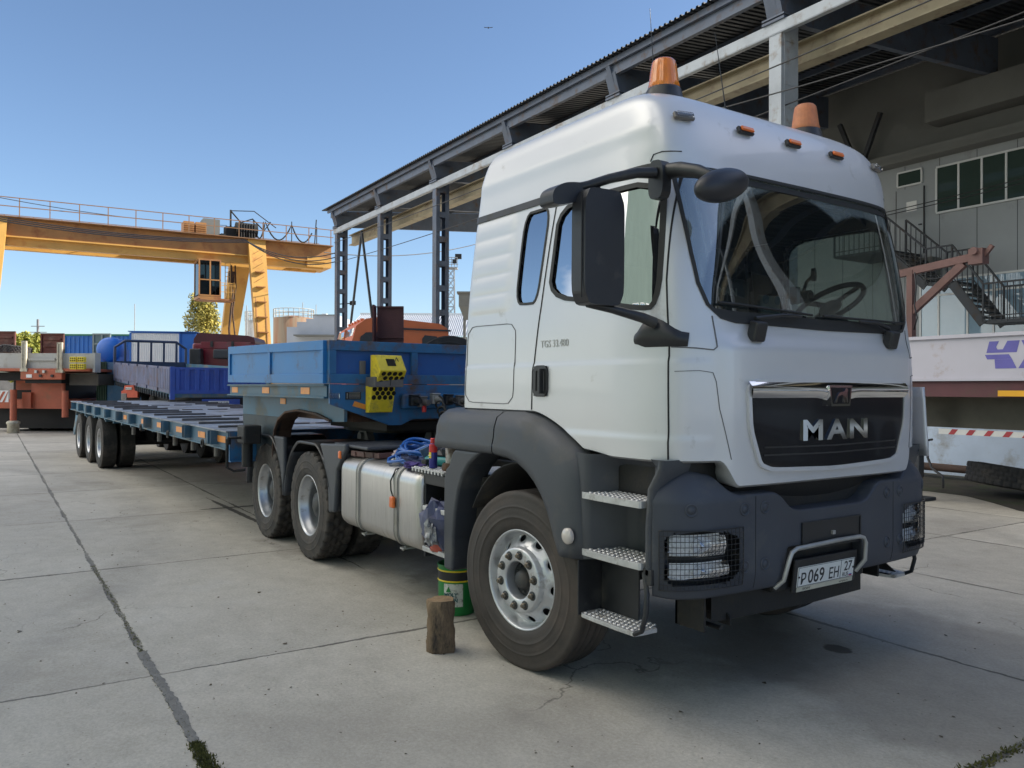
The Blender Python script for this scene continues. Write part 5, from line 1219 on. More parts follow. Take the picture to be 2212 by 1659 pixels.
    crk = M_('MULTIPLY', MR(vc.outputs['Distance'], .001, .006, 1, 0), MR(noise(.5, 3), .52, .60, 0, .75)); base = MX(crk, base, (.11, .10, .085))
    # curved tyre scrub marks
    wvt = N.new('ShaderNodeTexWave'); wvt.wave_type = 'RINGS'; wvt.rings_direction = 'Z'; wvt.inputs['Scale'].default_value = .10; wvt.inputs['Distortion'].default_value = 1.2; wvt.inputs['Detail'].default_value = 3; m5 = N.new('ShaderNodeMapping'); m5.inputs['Location'].default_value = (9, 16, 0); L.new(geo.outputs['Position'], m5.inputs[0]); L.new(m5.outputs[0], wvt.inputs['Vector'])
    tm_ = M_('MULTIPLY', MR(wvt.outputs['Fac'], .90, 1, 0, .35), MR(noise(.8, 6, .7), .42, .62, 0, 1)); base = MX(tm_, base, (.16, .15, .135))
    speck = MR(noise(22, 5, .85), .61, .69, 0, .5); base = MX(speck, base, (.17, .155, .13))
    fine = MR(noise(48, 8, .8), .3, .7, .78, 1.16); base = MX(1, base, fine, 'MULTIPLY')
    vo = N.new('ShaderNodeTexVoronoi'); vo.inputs['Scale'].default_value = 19; vo.inputs['Randomness'].default_value = 1; L.new(mp.outputs[0], vo.inputs['Vector'])
    pit = M_('MULTIPLY', MR(vo.outputs['Distance'], .05, .12, 1, 0), MR(noise(1.9, 4), .48, .6, 0, 1)); base = MX(M_('MULTIPLY', pit, .7), base, (.10, .092, .08))
    # oil drips: one clear blot in front, smaller ones under the rear axles
    g2 = N.new('ShaderNodeSeparateXYZ'); L.new(geo.outputs['Position'], g2.inputs[0])
    def blot(cx, cy, rx_, ry_, nsc=9):
        a = M_('DIVIDE', M_('SUBTRACT', g2.outputs[0], cx), rx_); b = M_('DIVIDE', M_('SUBTRACT', g2.outputs[1], cy), ry_)
        d = M_('SQRT', M_('ADD', M_('MULTIPLY', a, a), M_('MULTIPLY', b, b))); d = M_('ADD', d, M_('MULTIPLY', M_('SUBTRACT', noise(nsc, 6, .6), .5), .9)); return MR(d, .82, 1.0, 1, 0)
    for b_ in ((.86, .72, .10, .085), (-4.0, -1.0, .30, .08), (-7.2, -.97, 1.6, .045), (-7.6, -.9, .07, .5)): base = MX(M_('MULTIPLY', blot(*b_), .88), base, (.035, .031, .027))
    for b_ in ((1.6, .9, 2.4, 1.3, 1.3), (-1.0, 0, 2.3, 1.0, 2.5), (-4.2, -.1, 2.2, 1.3, 2.5), (-14, 0, 4, 1.6, 1.5)): base = MX(M_('MULTIPLY', blot(*b_), .35), base, (.12, .10, .082))
    base = MX(M_('MULTIPLY', joint, .80), base, (.065, .06, .05))
    L.new(base, p.inputs['Base Color'])
    L.new(MR(noise(2.0, 6), .3, .7, .62, .85), p.inputs['Roughness'])
    h = M_('SUBTRACT', M_('ADD', M_('MULTIPLY', noise(45, 8, .7), .0035), M_('MULTIPLY', noise(5, 5), .006)), M_('ADD', M_('MULTIPLY', joint, .012), M_('MULTIPLY', pit, .004)))
    b = N.new('ShaderNodeBump'); b.inputs['Strength'].default_value = .8; b.inputs['Distance'].default_value = 1; L.new(h, b.inputs['Height']); L.new(b.outputs[0], p.inputs['Normal'])
    return m
m_ground = ground_mat()
g = MB().add([(-900, -900, 0), (300, -900, 0), (300, 900, 0), (-900, 900, 0)], [(0, 1, 2, 3)]).build('ground', m_ground); g['kind'] = 'structure'
# mortar strip laid in the long joint, moss and litter
mb = MB(); random.seed(5); G = []
for i in range(60):
    x = -1.55+i*.031; y = -3.106-x*.0192-.008*sin(x*3); w_ = .026+random.uniform(-.008, .008); G.append([V(x, y-w_, .004), V(x, y+w_, .004)])
mb.grid(G); o = mb.build('mortar_strip', mat('grey_mortar', (.17, .165, .155), .9, 0, .25, 12, bump=.3)); tag(o, 'dark grey mortar filling the long slab joint', 'mortar', kind='structure')
mb = MB(); random.seed(9)
for i in range(2600):
    if random.random() < .72: x = random.uniform(.02, .50); sp_ = .014+.012*max(0, x)
    else: x = random.uniform(-4.5, .05); sp_ = .012
    y = -3.106-x*.0192+random.gauss(0, sp_); a = random.uniform(0, 2*pi); h_ = random.uniform(.006, .022) if x > 0 else random.uniform(.003, .009); w_ = random.uniform(.003, .007); dx, dy = cos(a)*w_, sin(a)*w_
    mb.add([(x-dx, y-dy, 0), (x+dx, y+dy, 0), (x+random.gauss(0, .008), y+random.gauss(0, .008), h_)], [(0, 1, 2)])
for i in range(500):
    y = random.uniform(-.55, .12) if random.random() < .75 else random.uniform(.1, .9); x = 2.22+.0192*y+random.gauss(0, .02); a = random.uniform(0, 2*pi); h_ = random.uniform(.004, .02); dx, dy = cos(a)*.006, sin(a)*.006
    mb.add([(x-dx, y-dy, 0), (x+dx, y+dy, 0), (x+random.gauss(0, .008), y+random.gauss(0, .008), h_)], [(0, 1, 2)])
o = mb.build('moss', mat('moss_green', (.085, .085, .02), .9, 0, .5, 40)); tag(o, 'yellow green moss growing in the slab joint', 'moss', kind='stuff')
mb = MB(); random.seed(21)
for i in range(700):
    r = random.random(); x = random.uniform(-9, 2.6) if r < .8 else random.uniform(-16, -9); y = random.uniform(-4.6, -1.2) if x < 0 else random.uniform(-3.4, 2.2)
    s_ = random.uniform(.003, .010)*(1 if random.random() < .93 else 1.9); a = random.uniform(0, 6.28)
    pts = [(x+s_*cos(a+k*1.26)*random.uniform(.5, 1.2), y+s_*sin(a+k*1.26)*random.uniform(.5, 1.2), .001+random.random()*s_*.6) for k in range(5)]
    mb.add(pts, [tuple(range(5))])
o = mb.build('litter', mat('dead_leaf_litter', (.09, .068, .045), .9, 0, .5, 30)); tag(o, 'small dead leaves and grit scattered on the concrete', 'litter', kind='stuff')
# ================================================================ CANOPY AND WORKSHOP (frame: s away, p to the right)
AH = radians(178.4); Aa = V(cos(AH), sin(AH), 0); Nn = V(sin(AH), -cos(AH), 0)
if Nn.y < 0: Nn = -Nn
C0 = V(CAM.x, CAM.y, 0)
def W(s, p, z): return C0+Aa*s+Nn*p+V(0, 0, z)
def s_of(u, p):
    h = YAW-math.atan((u-1106)/FPX); return p/math.tan(AH-h)
BF = frame(W(0, 0, 0), Aa, -Nn)               # x = s, y = -p, z up? (fixed below)
Wm = Matrix(((Aa.x, Nn.x, 0, C0.x), (Aa.y, Nn.y, 0, C0.y), (0, 0, 1, 0), (0, 0, 0, 1)))
def wb(mb, name, m, parent=None, **k):       # built in (s,p,z)
    mb.v = [tuple(Wm @ Vector(q)) for q in mb.v]; o = mb.build(name, m, parent, world=True, **k); return fixn(o)
m_steel = mat('painted_steel_blue_grey', (.085, .105, .145), .5, .1, .2, 1.5, dirt=(.12, .08, .055), damt=.4, dscale=2.5)
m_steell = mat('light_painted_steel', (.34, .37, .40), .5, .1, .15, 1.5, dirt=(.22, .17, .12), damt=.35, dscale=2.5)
m_steeld = mat('dark_steel', (.035, .04, .048), .6, .1, .25, 1.5, dirt=(.07, .05, .035), damt=.4)
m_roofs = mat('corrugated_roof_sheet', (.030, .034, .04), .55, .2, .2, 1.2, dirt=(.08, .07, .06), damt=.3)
m_beige = mat('beige_girder_paint', (.29, .25, .165), .6, 0, .2, 1.5, dirt=(.18, .12, .08), damt=.4)
S0 = -23.04; NB = 12                            # bays of 6 m
canopy = thing('canopy_roof', 'long steel canopy with corrugated roof sheeting and haunched brackets above the yard', 'canopy', W(20, 17, 0))
zr = lambda p: 11.58+(p-15.2)*.105
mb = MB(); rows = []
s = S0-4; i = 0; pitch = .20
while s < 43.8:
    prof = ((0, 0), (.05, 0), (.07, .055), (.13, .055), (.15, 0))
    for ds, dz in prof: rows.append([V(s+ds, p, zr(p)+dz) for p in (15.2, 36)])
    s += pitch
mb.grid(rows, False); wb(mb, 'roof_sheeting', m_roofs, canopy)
mb = MB()
for p in (15.45, 17.9, 20.4, 22.9, 25.4): mb.beam(V(S0-4, p, zr(p)-.10), V(43.6, p, zr(p)-.10), .09, .18)
wb(mb, 'purlin', m_steel, canopy)
mb = MB(); mb.beam(V(S0-4, 15.6, 11.28), V(43.4, 15.6, 11.28), .14, .30); wb(mb, 'edge_beam', m_steel, canopy)
cols = [12.96-36+6*k for k in range(12)]
cols = [c for c in cols if c < 44]
for c in cols:
    mb = MB(); mb.add([V(c+dx, p, z) for dx in (-.09, .09) for p, z in ((15.7, 10.62), (16.4, 10.62), (25.8, 11.35), (25.8, zr(25.8)-.2), (15.4, 11.40), (15.5, 11.15))], [(0, 1, 2, 3, 4, 5), (11, 10, 9, 8, 7, 6)]+[(i, (i+1) % 6, 6+(i+1) % 6, 6+i) for i in range(6)])
    wb(mb, 'rafter', m_steel, canopy)
    mb = MB(); mb.add([V(c+dx, p, z) for dx in (-.23, .23) for p, z in ((15.7, 10.60), (16.32, 10.60), (16.6, 11.2), (15.5, 11.2))], [(0, 1, 2, 3), (7, 6, 5, 4)]+[(i, (i+1) % 4, 4+(i+1) % 4, 4+i) for i in range(4)])
    mb.box(c-.33, c+.33, 15.6, 16.45, 10.50, 10.56); mb.box(c-.33, c+.33, 15.6, 16.45, 10.60, 10.64); wb(mb, 'haunch_bracket', m_steel, canopy)
for c in cols:
    co = thing('canopy_column', 'placeholder', 'column', W(c, 16.0, 0), group='steel columns under the canopy')
    mb = MB()
    for dp in (-.32, .32):
        mb.box(c-.33, c+.33, 16.35+dp-.015, 16.35+dp+.015, 0, 10.5) if 0 else None
    for p_, q_ in ((15.69, 1), (16.31, -1)):
        mb.box(c-.18, c+.18, min(p_, p_+.015*q_), max(p_, p_+.015*q_), 0, 10.5)
        for e_ in (-.18, .165): mb.box(c+e_, c+e_+.015, min(p_+.015*q_, p_+.18*q_), max(p_+.015*q_, p_+.18*q_), 0, 10.5)
    wb(mb, 'channel', m_steell if c < 20 else m_steel, co)  # near columns pale, far ones dark: skylight and shade put into the steel colour
    mb = MB(); z = .6; bh = .24 if c > 20 else 1.04
    while z < 10.3:
        mb.box(c-.192, c-.1805, 15.80, 16.20, z, z+bh); mb.box(c+.1805, c+.192, 15.80, 16.20, z, z+bh); z += 1.05
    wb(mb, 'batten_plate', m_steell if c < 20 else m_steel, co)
    mb = MB(); mb.box(c-.42, c+.42, 15.6, 16.4, 0, .12); wb(mb, 'base_plate', m_steel, co)
    k_ = cols.index(c); n_ = len(cols)
    labs = {n_-1: 'farthest canopy column, last one left at the open end of the roof', n_-2: 'second canopy column from the far open end', n_-3: 'third canopy column from the far end, just left of the white cab', n_-6: 'nearest canopy column, pale and tall above the right side of the cab roof'}
    if k_ in labs: co['label'] = labs[k_]
    else: co['label'] = 'canopy column hidden behind the white cab or outside the view'
crane_beam = thing('runway_beam', 'beige painted crane runway girder running under the canopy roof', 'girder', W(20, 17.3, 9.8))
mb = MB(); mb.box(S0-3, 43.8, 16.75, 17.15, 10.33, 10.37); mb.box(S0-3, 43.8, 16.75, 17.15, 9.78, 9.82); mb.box(S0-3, 43.8, 16.93, 16.97, 9.8, 10.35); wb(mb, 'girder_body', m_beige, crane_beam)
tie = thing('tie_beam', 'pale rusty channel beam joining the tops of the canopy columns', 'beam', W(20, 16.1, 10.3)); mb = MB(); mb.box(S0-3, 43.3, 15.66, 15.71, 10.24, 10.5); mb.box(S0-3, 43.3, 15.67, 15.81, 10.22, 10.24); wb(mb, 'channel', m_steell, tie)
br2 = thing('cross_bracing', 'crossed diagonal braces in the last bay of the canopy columns', 'bracing', W(40, 16.35, 0)); mb = MB()
mb.beam(V(cols[-1], 16.0, .4), V((cols[-1]+cols[-2])/2, 16.0, 9.9), .10, .10); mb.beam(V(cols[-2], 16.0, .4), V((cols[-1]+cols[-2])/2, 16.0, 9.9), .10, .10); mb.beam(V(cols[-1], 16.0, 2.6), V(cols[-2], 16.0, 2.6), .14, .14); wb(mb, 'brace', m_steeld, br2)
# workshop building behind the canopy
shop = thing('workshop_building', 'grey panelled workshop wall with white framed windows behind the outdoor stairs', 'building', W(8, 26, 0))
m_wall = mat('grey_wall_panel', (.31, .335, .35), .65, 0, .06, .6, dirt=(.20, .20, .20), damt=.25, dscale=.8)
m_wall2 = mat('dark_grey_wall', (.145, .15, .142), .8, 0, .1, .8)
m_frame = mat('white_window_frame', (.62, .64, .64), .4, 0, .04)
m_concb = mat('concrete_plinth_grey', (.22, .21, .20), .8, 0, .2, 2, bump=.2)
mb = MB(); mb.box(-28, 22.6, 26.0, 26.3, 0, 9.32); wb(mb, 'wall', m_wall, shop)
mb = MB(); mb.box(-28, 22.6, 26.1, 26.4, 9.32, 12.69); wb(mb, 'upper_wall', m_wall2, shop)  # upper wall darker than the lower: deep shade put into the grey
mb = MB(); mb.box(-28, 22.7, 25.4, 26.1, 9.32, 9.42); mb.box(-28, 22.7, 25.45, 25.6, 9.42, 9.66); wb(mb, 'cornice', m_wall2, shop); mb = MB(); mb.box(-28, 14.9, 25.3, 26.1, 10.35, 11.3); wb(mb, 'duct_box', m_wall2, shop)
mb = MB()
for k in range(40): sx_ = 22-k*1.2; mb.box(sx_-.008, sx_+.008, 25.994, 26.0, 0, 9.3)
wb(mb, 'panel_joint', m_steeld, shop)
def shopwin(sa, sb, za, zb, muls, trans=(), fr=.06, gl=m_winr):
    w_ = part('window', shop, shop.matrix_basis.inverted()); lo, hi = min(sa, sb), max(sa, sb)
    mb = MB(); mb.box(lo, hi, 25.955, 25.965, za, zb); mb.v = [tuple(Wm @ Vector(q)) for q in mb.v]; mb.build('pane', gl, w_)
    mb = MB(); mb.box(lo, hi, 25.92, 26.0, za-fr/2, za+fr/2); mb.box(lo, hi, 25.92, 26.0, zb-fr/2, zb+fr/2)
    for s_ in [lo, hi]+list(muls): mb.box(s_-fr/2, s_+fr/2, 25.925, 25.998, za+fr/2, zb-fr/2)
    for z_ in trans: mb.box(lo+fr/2, hi-fr/2, 25.93, 25.99, z_-fr/2, z_+fr/2)
    mb.v = [tuple(Wm @ Vector(q)) for q in mb.v]; mb.build('frame', m_frame, w_)
sA = [s_of(u, 26) for u in (2024, 2072, 2135, 2195)]; st_ = sA[0]-sA[1]
shopwin(sA[0], sA[0]-st_*8, 7.5, 9.0, [sA[0]-st_*k for k in range(1, 8)], gl=m_wind2)
shopwin(s_of(1940, 26), s_of(1992, 26), 8.62, 9.1, [], fr=.05, gl=m_wind2)
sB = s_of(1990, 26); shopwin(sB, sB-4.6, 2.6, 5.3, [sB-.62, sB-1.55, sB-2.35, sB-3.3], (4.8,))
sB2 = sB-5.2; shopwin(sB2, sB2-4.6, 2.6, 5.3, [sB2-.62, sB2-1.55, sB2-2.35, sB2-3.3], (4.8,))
dA, dB = s_of(1938, 26), s_of(1996, 26)
mb = MB(); mb.box(dB, dA, 25.94, 25.99, 6.25, 8.5); wb(mb, 'upper_door', m_wall, shop)
mb = MB(); mb.box(dB-.02, dB, 25.93, 25.99, 6.25, 8.5); mb.box(dA, dA+.02, 25.93, 25.99, 6.25, 8.5); mb.box(dB+.04, dB+.14, 25.88, 25.94, 7.2, 7.24); wb(mb, 'door_edge', m_steeld, shop)
mb = MB(); mb.box(s_of(1982, 26), s_of(1960, 26), 25.925, 25.935, 7.72, 8.05); wb(mb, 'paper_notice', m_plate, shop)
mb = MB(); xx = s_of(1852, 25.6); mb.beam(V(xx, 25.7, 8.6), V(xx, 25.7, 9.9), .14, .14); mb.beam(V(xx, 25.7, 9.4), V(xx+.8, 25.7, 11.3), .14, .14); mb.beam(V(xx, 25.7, 9.4), V(xx-.8, 25.7, 11.3), .14, .14); wb(mb, 'y_strut', m_steeld, shop)
stair = thing('outdoor_staircase', 'grey steel outdoor staircase zigzagging down the workshop wall', 'staircase', W(14, 24.5, 0))
def flight(sa, za, sb, zb, n):
    mb = MB()
    for p in (23.85, 25.0): mb.beam(V(sa, p, za-.10), V(sb, p, zb-.10), .05, .24)
    for i in range(n): t = (i+.5)/n; s_ = sa+(sb-sa)*t; z_ = za+(zb-za)*t; mb.box(s_-.12, s_+.12, 23.87, 24.98, z_-.02, z_+.02)
    return mb
def railing(mb, sa, za, sb, zb, n, ps=(23.85, 25.0)):
    for p in ps:
        mb.beam(V(sa, p, za+1.05), V(sb, p, zb+1.05), .05, .05); mb.beam(V(sa, p, za+.12), V(sb, p, zb+.12), .03, .03)
        for i in range(n+1): t = i/n; mb.beam(V(sa+(sb-sa)*t, p, za+(zb-za)*t-.05), V(sa+(sb-sa)*t, p, za+(zb-za)*t+1.05), .05 if i in (0, n) else .02, .05 if i in (0, n) else .02)
f1 = (15.35, 6.2, 14.0, 4.95); ld = (14.0, 13.2); f2 = (13.2, 4.95, 12.3, 3.7); l2 = (12.3, 9.0); f3 = (9.0, 3.7, 5.5, 0.1)
mb = flight(*f1, 7); mb2 = flight(*f2, 7); mb3 = flight(*f3, 18)
for q in (mb2, mb3): mb.add(q.v, q.f)
mb.box(15.35, 17.2, 23.85, 25.9, 6.12, 6.2); mb.box(ld[1], ld[0], 23.85, 25.0, 4.88, 4.95); mb.box(l2[1], l2[0], 23.85, 25.0, 3.6, 3.7); wb(mb, 'flight_and_landing', m_steeld, stair)
mb = MB(); railing(mb, f1[0], f1[1], f1[2], f1[3], 8); railing(mb, ld[0], 4.95, ld[1], 4.95, 5); railing(mb, f2[0], f2[1], f2[2], f2[3], 6); railing(mb, l2[0], 3.7, l2[1], 3.7, 20); railing(mb, 17.2, 6.2, 15.35, 6.2, 10, (23.85,)); railing(mb, f3[0], f3[1], f3[2], f3[3], 18)
wb(mb, 'railing', m_steeld, stair)
mb = MB()
for s_, z_ in ((9.1, 3.6),):
    for p in (23.9, 24.95): mb.beam(V(s_, p, 0), V(s_, p, z_), .10, .10); mb.nxt()
mb.v = [tuple(Wm @ Vector(q)) for q in mb.v]; mb.build_each('support_post', m_steeld, stair, world=True)
ac = thing('air_conditioner', 'grey air conditioner box on the workshop wall under the stair landing', 'air conditioner', W(s_of(1998, 25.6), 25.6, 4.9)); sx_ = s_of(1998, 25.6); mb = MB(); mb.box(sx_-.38, sx_+.38, 25.35, 25.85, 5.45, 6.0); wb(mb, 'casing', m_wall2, ac); mb = MB(); mb.lathe([(.20, 0), (.19, .02), (.05, .02), (.04, .03), (0, .03)], T(sx_-.1, 25.35, 5.72, 0, pi/2), 20); wb(mb, 'fan_grille', m_steeld, ac)
plinth = MB(); plinth.box(-20, 13.5, 16.0, 16.28, 0, 1.15); o = wb(plinth, 'low_wall', mat('whitewash_pale_blue', (.50, .60, .74), .7, 0, .08, 2, dirt=(.28, .27, .25), damt=.35, dscale=1.6)); tag(o, 'low whitewashed wall behind the white trailer on the right', 'wall')
mb = MB(); [mb.cyl((-20, 15.5-.16*i, .22+.0*i), (11.0, 15.5-.16*i, .20), .06, 10) for i in range(3)]; o = wb(mb, 'pipe_run', m_rustd); tag(o, 'dark pipes lying along the foot of the low white wall', 'pipes')
# wires
def wire(name, pts, r, lab, sag=.0, m=m_black):
    mb = MB(); P = [Vector(p) for p in pts]; out = []
    for a, b in zip(P, P[1:]):
        for i in range(16): t = i/16; out.append(a.lerp(b, t)-V(0, 0, sag*4*t*(1-t)))
    out.append(P[-1]); mb.tube(out, r, 5); o = mb.build(name, m); tag(o, lab, 'wire'); return o
wire('overhead_wire', [W(-2, 15.0, 7.9+.0), W(20, 15.2, 9.3)], .018, 'single thin wire crossing in front of the canopy columns at the right', .3)
wire('overhead_wire', [W(-4, 14.9, 9.4), W(43, 15.6, 9.7)], .018, 'upper black cable strung along the canopy column heads', .35)
wire('overhead_wire', [W(-4, 15.9, 9.15), W(43, 15.7, 8.6)], .018, 'lower black cable strung along the canopy columns', .5)
wire('overhead_wire', [W(4, 23.4, 8.0), W(17, 25.6, 7.75)], .016, 'upper of two thin wires crossing the workshop windows', .1)
wire('overhead_wire', [W(4, 23.4, 7.88), W(17, 25.6, 7.65)], .016, 'lower of two thin wires crossing the workshop windows', .12)
# ---------------------------------------------------------------- white trailer under the canopy
wt = thing('white_trailer', 'white sided trailer with purple emblem and maroon frame parked under the canopy', 'trailer', W(3, 12.5, 0))
m_wt = mat('trailer_white_side', (.49, .475, .53), .5, 0, .06, 1.2, dirt=(.30, .18, .10), damt=.22, dscale=2.2)
m_mar = mat('trailer_maroon_frame', (.10, .035, .04), .55, 0, .2, 2, dirt=(.10, .07, .05), damt=.4)
m_purp = mat('emblem_purple', (.12, .11, .38), .5, 0, .08, 6)
mb = MB(); mb.box(-3.0, 8.6, 11.7, 11.74, 1.86, 2.45); wb(mb, 'side_board', m_wt, wt)
mb = MB(); mb.box(-3.0, 8.6, 11.66, 11.76, 2.45, 2.50); mb.box(-3.0, 8.6, 11.66, 11.76, 1.83, 1.87); mb.box(-3.0, 8.6, 14.1, 14.14, 1.84, 2.48); wb(mb, 'side_rail', m_wt, wt)
mb = MB(); mb.box(-3, 8.6, 11.72, 11.80, 1.60, 1.82); mb.box(-3, 8.6, 11.8, 14.1, 1.78, 1.83); mb.box(-3, 8.6, 14.0, 14.1, 1.6, 1.8); wb(mb, 'deck_frame', m_mar, wt)
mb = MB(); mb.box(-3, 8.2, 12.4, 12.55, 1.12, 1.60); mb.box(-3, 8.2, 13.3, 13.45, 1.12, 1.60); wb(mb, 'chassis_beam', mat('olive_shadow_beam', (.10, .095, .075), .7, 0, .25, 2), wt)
mb = MB(); mb.box(1.0, s_of(2155, 11.65), 11.655, 11.66, 1.615, 1.695); wb(mb, 'marker_board', mat('marker_orange_yellow', (.75, .38, .02), .5, 0, .1), wt)
mb = MB(); s1 = s_of(2130, 11.69)
P = lambda pts: [(s1+.02-a, z) for a, z in pts]
def pr(pts): 
    q = P(pts); mb.add([V(a, 11.697, z) for a, z in q]+[V(a, 11.700, z) for a, z in q], [tuple(range(len(q))), tuple(range(len(q), 2*len(q)))[::-1]])
pr([(.06, 2.38), (.19, 2.38), (.15, 2.30), (.17, 2.265), (.24, 2.265), (.30, 2.38), (.46, 2.38), (.42, 2.22), (.02, 2.22)])
pr([(0, 2.195), (.32, 2.195), (.36, 2.13), (.03, 2.13)]); pr([(.13, 2.128), (.36, 2.128), (.42, 2.0), (.14, 2.0)]); pr([(.48, 2.38), (.75, 2.38), (.70, 2.0), (.44, 2.0), (.56, 2.2)])
wb(mb, 'emblem', m_purp, wt)
for i in range(10):
    pass
mb = MB(); mb.box(-2, 6.9, 12.1, 12.12, 1.03, 1.11); wb(mb, 'striped_board', m_plate, wt)
mb = MB(); 
for i in range(26): a = 6.75-i*.26; mb.nxt(); mb.add([V(a, 12.095, 1.03), V(a-.09, 12.095, 1.03), V(a-.15, 12.095, 1.11), V(a-.06, 12.095, 1.11)], [(0, 1, 2, 3)])
mb.v = [tuple(Wm @ Vector(q)) for q in mb.v]; mb.build_each('red_stripe', mat('stripe_red', (.40, .05, .06), .5, 0, .1), wt, world=True)
for p in (12.0,):
    sl_ = s_of(1982, 12.0); mb = MB(); mb.box(sl_-.07, sl_+.07, p-.07, p+.07, .35, 1.6); mb.box(sl_-.055, sl_+.055, p-.055, p+.055, .04, .4); mb.box(sl_-.2, sl_+.2, p-.18, p+.18, 0, .05); wb(mb, 'landing_leg', m_steeld, wt, bevel=.01)
mb = MB(); q = s_of(2003, 11.6); mb.tube([V(q+.1, 11.9, .95), V(q, 11.6, .95), V(q-.02, 11.58, .7), V(q-.10, 11.55, .55), V(q-.28, 11.52, .45), V(q-.30, 11.5, .28)], .018, 6); wb(mb, 'crank_handle', m_black, wt)
mb = MB(); [mb.cyl((s_, 11.75, .52), (s_, 12.1, .52), .52, 32) or mb.cyl((s_, 13.8, .52), (s_, 14.1, .52), .52, 32) for s_ in (-.6, -1.9)]; wb(mb, 'wheel', m_tyreold, wt)
jib = thing('jib_arm', 'reddish brown steel jib frame with hook end standing on the white trailer', 'jib', W(7.6, 13, 2.4)); m_jib = mat('red_oxide_steel', (.155, .08, .07), .6, 0, .2, 4, dirt=(.14, .08, .06), damt=.4)
a0 = s_of(1968, 13); a1 = s_of(2098, 13); mb = MB(); mb.beam(V(a0, 13, 1.8), V(a0, 13, 3.72), .12, .10); mb.beam(V(a0+.2, 13, 3.68), V(a1, 13, 3.80), .10, .12); mb.beam(V(a0-.02, 13, 3.02), V(a1+.12, 13, 3.72), .09, .12); wb(mb, 'jib_frame', m_jib, jib)
mb = MB(); mb.box(a1-.22, a1, 12.9, 13.1, 3.68, 3.92); mb.cyl((a1-.1, 12.85, 3.88), (a1-.1, 13.15, 3.88), .06, 10); mb.beam(V(a1-.2, 13, 3.8), V(a1-.32, 13, 3.95), .06, .06); wb(mb, 'jib_head', m_jib, jib)
mb = MB(); mb.tube([V(a0-.12, 12.9, 3.66), V(a0-.16, 12.88, 3.4), V(a0-.13, 12.88, 3.1), V(a0-.18, 12.88, 2.9), V(a0-.12, 12.88, 2.7)], .012, 5); wb(mb, 'hanging_cable', m_black, jib)
p = at(2178, 1035, 12.9)
lone_tyre('big dark tyre lying tilted on the ground at the right edge under the canopy', Matrix.Translation((p.x, p.y, .31)) @ Matrix.Rotation(radians(-35), 4, 'Z') @ Matrix.Rotation(radians(90-9), 4, 'X') @ Matrix.Rotation(0, 4, 'Z'), R=.60, hw=.17)
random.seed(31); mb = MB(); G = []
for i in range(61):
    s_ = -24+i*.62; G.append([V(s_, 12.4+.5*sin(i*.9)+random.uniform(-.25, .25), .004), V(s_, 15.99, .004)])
mb.grid(G); o = wb(mb, 'mud_verge', mat('shaded_mud_verge', (.055, .048, .038), .9, 0, .4, 3, bump=.4, dirt=(.05, .07, .025), damt=.6)); o['kind'] = 'structure'  # mud strip, also darkened to paint in the canopy shade
# green corrugated shed behind the camera (seen mirrored in the side window)
gs = thing('green_shed', 'green corrugated metal shed with white framed windows, seen mirrored in the cab window', 'building', (-2, -17, 0))
m_gsh = mat('green_corrugated_sheet', (.17, .225, .20), .5, .1, .06, 1)
mb = MB(); rows = []; x = -13.2
while x < 16:
    for dx, dy in ((0, 0), (.05, .08), (.15, .08), (.2, 0)): rows.append([V(x+dx, -13.4+dy, 0), V(x+dx, -13.4+dy, 11.5)])
    x += .24
mb.grid(rows, False); fixn(mb.build('corrugated_wall', m_gsh, gs, world=True)); mb = MB(); mb.box(-13.2, 16, -24, -13.45, 0, 11.4); mb.build('shed_body', m_gsh, gs, world=True)
mb = MB(); mb.box(-13.9, 16.5, -24.5, -12.6, 11.5, 11.65); mb.build('shed_roof', m_steeld, gs, world=True)
for xw in (-12.1, -9.8, -7.5, -5.2, -2.9, .2, 3.8):
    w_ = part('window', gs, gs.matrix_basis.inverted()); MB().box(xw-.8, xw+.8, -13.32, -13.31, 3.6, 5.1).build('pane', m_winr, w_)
    mb = MB(); [mb.box(xw+a, xw+a+.08, -13.36, -13.25, 3.6, 5.1) for a in (-.84, -.04, .76)]; mb.box(xw-.84, xw+.84, -13.36, -13.25, 3.52, 3.6); mb.box(xw-.84, xw+.84, -13.36, -13.25, 5.1, 5.18); mb.build('frame', m_frame, w_)
# ================================================================ FAR YARD
def facing(u, d, turn=0, z=0):        # ground point under (u) at depth d, local x to the right of the view, local y away
    q = at(u, 838, d); a = YAW-pi/2+turn; return T(q.x, q.y, z, a)
def rt(name, label, cat, u, d, turn=0, group=None, z=0):
    o = thing(name, label, cat, group=group); o.matrix_world = facing(u, d, turn, z); return o
class K:                               # px -> metres around u0 at depth d
    def __init__(s, u0, d): s.u0 = u0; s.k = d/FPX
    def x(s, u): return (u-s.u0)*s.k
    def z(s, v): return 1.7+(838-v)*s.k
def cb(o, name, m, K_, u0, u1, v0, v1, y0=0, y1=.05, bevel=0):
    return MB().box(K_.x(u0), K_.x(u1), y0, y1, K_.z(v1), K_.z(v0)).build(name, m, o, bevel=bevel)
m_redo = mat('faded_orange_red', (.40, .095, .045), .55, 0, .2, 1.5, dirt=(.26, .13, .08), damt=.45, dscale=1.6)
m_gbrd = mat('grey_board', (.40, .40, .38), .6, 0, .12, 1, dirt=(.28, .25, .20), damt=.4)
m_cream = mat('cream_post', (.50, .46, .36), .6, 0, .2, 3, dirt=(.25, .20, .12), damt=.5)
m_brn = mat('brown_ramp_steel', (.12, .04, .03), .7, .1, .35, 2, dirt=(.22, .13, .10), damt=.4)
m_flatblack = mat('black_underbody', (.012, .012, .012), .8, 0, .2, 3)
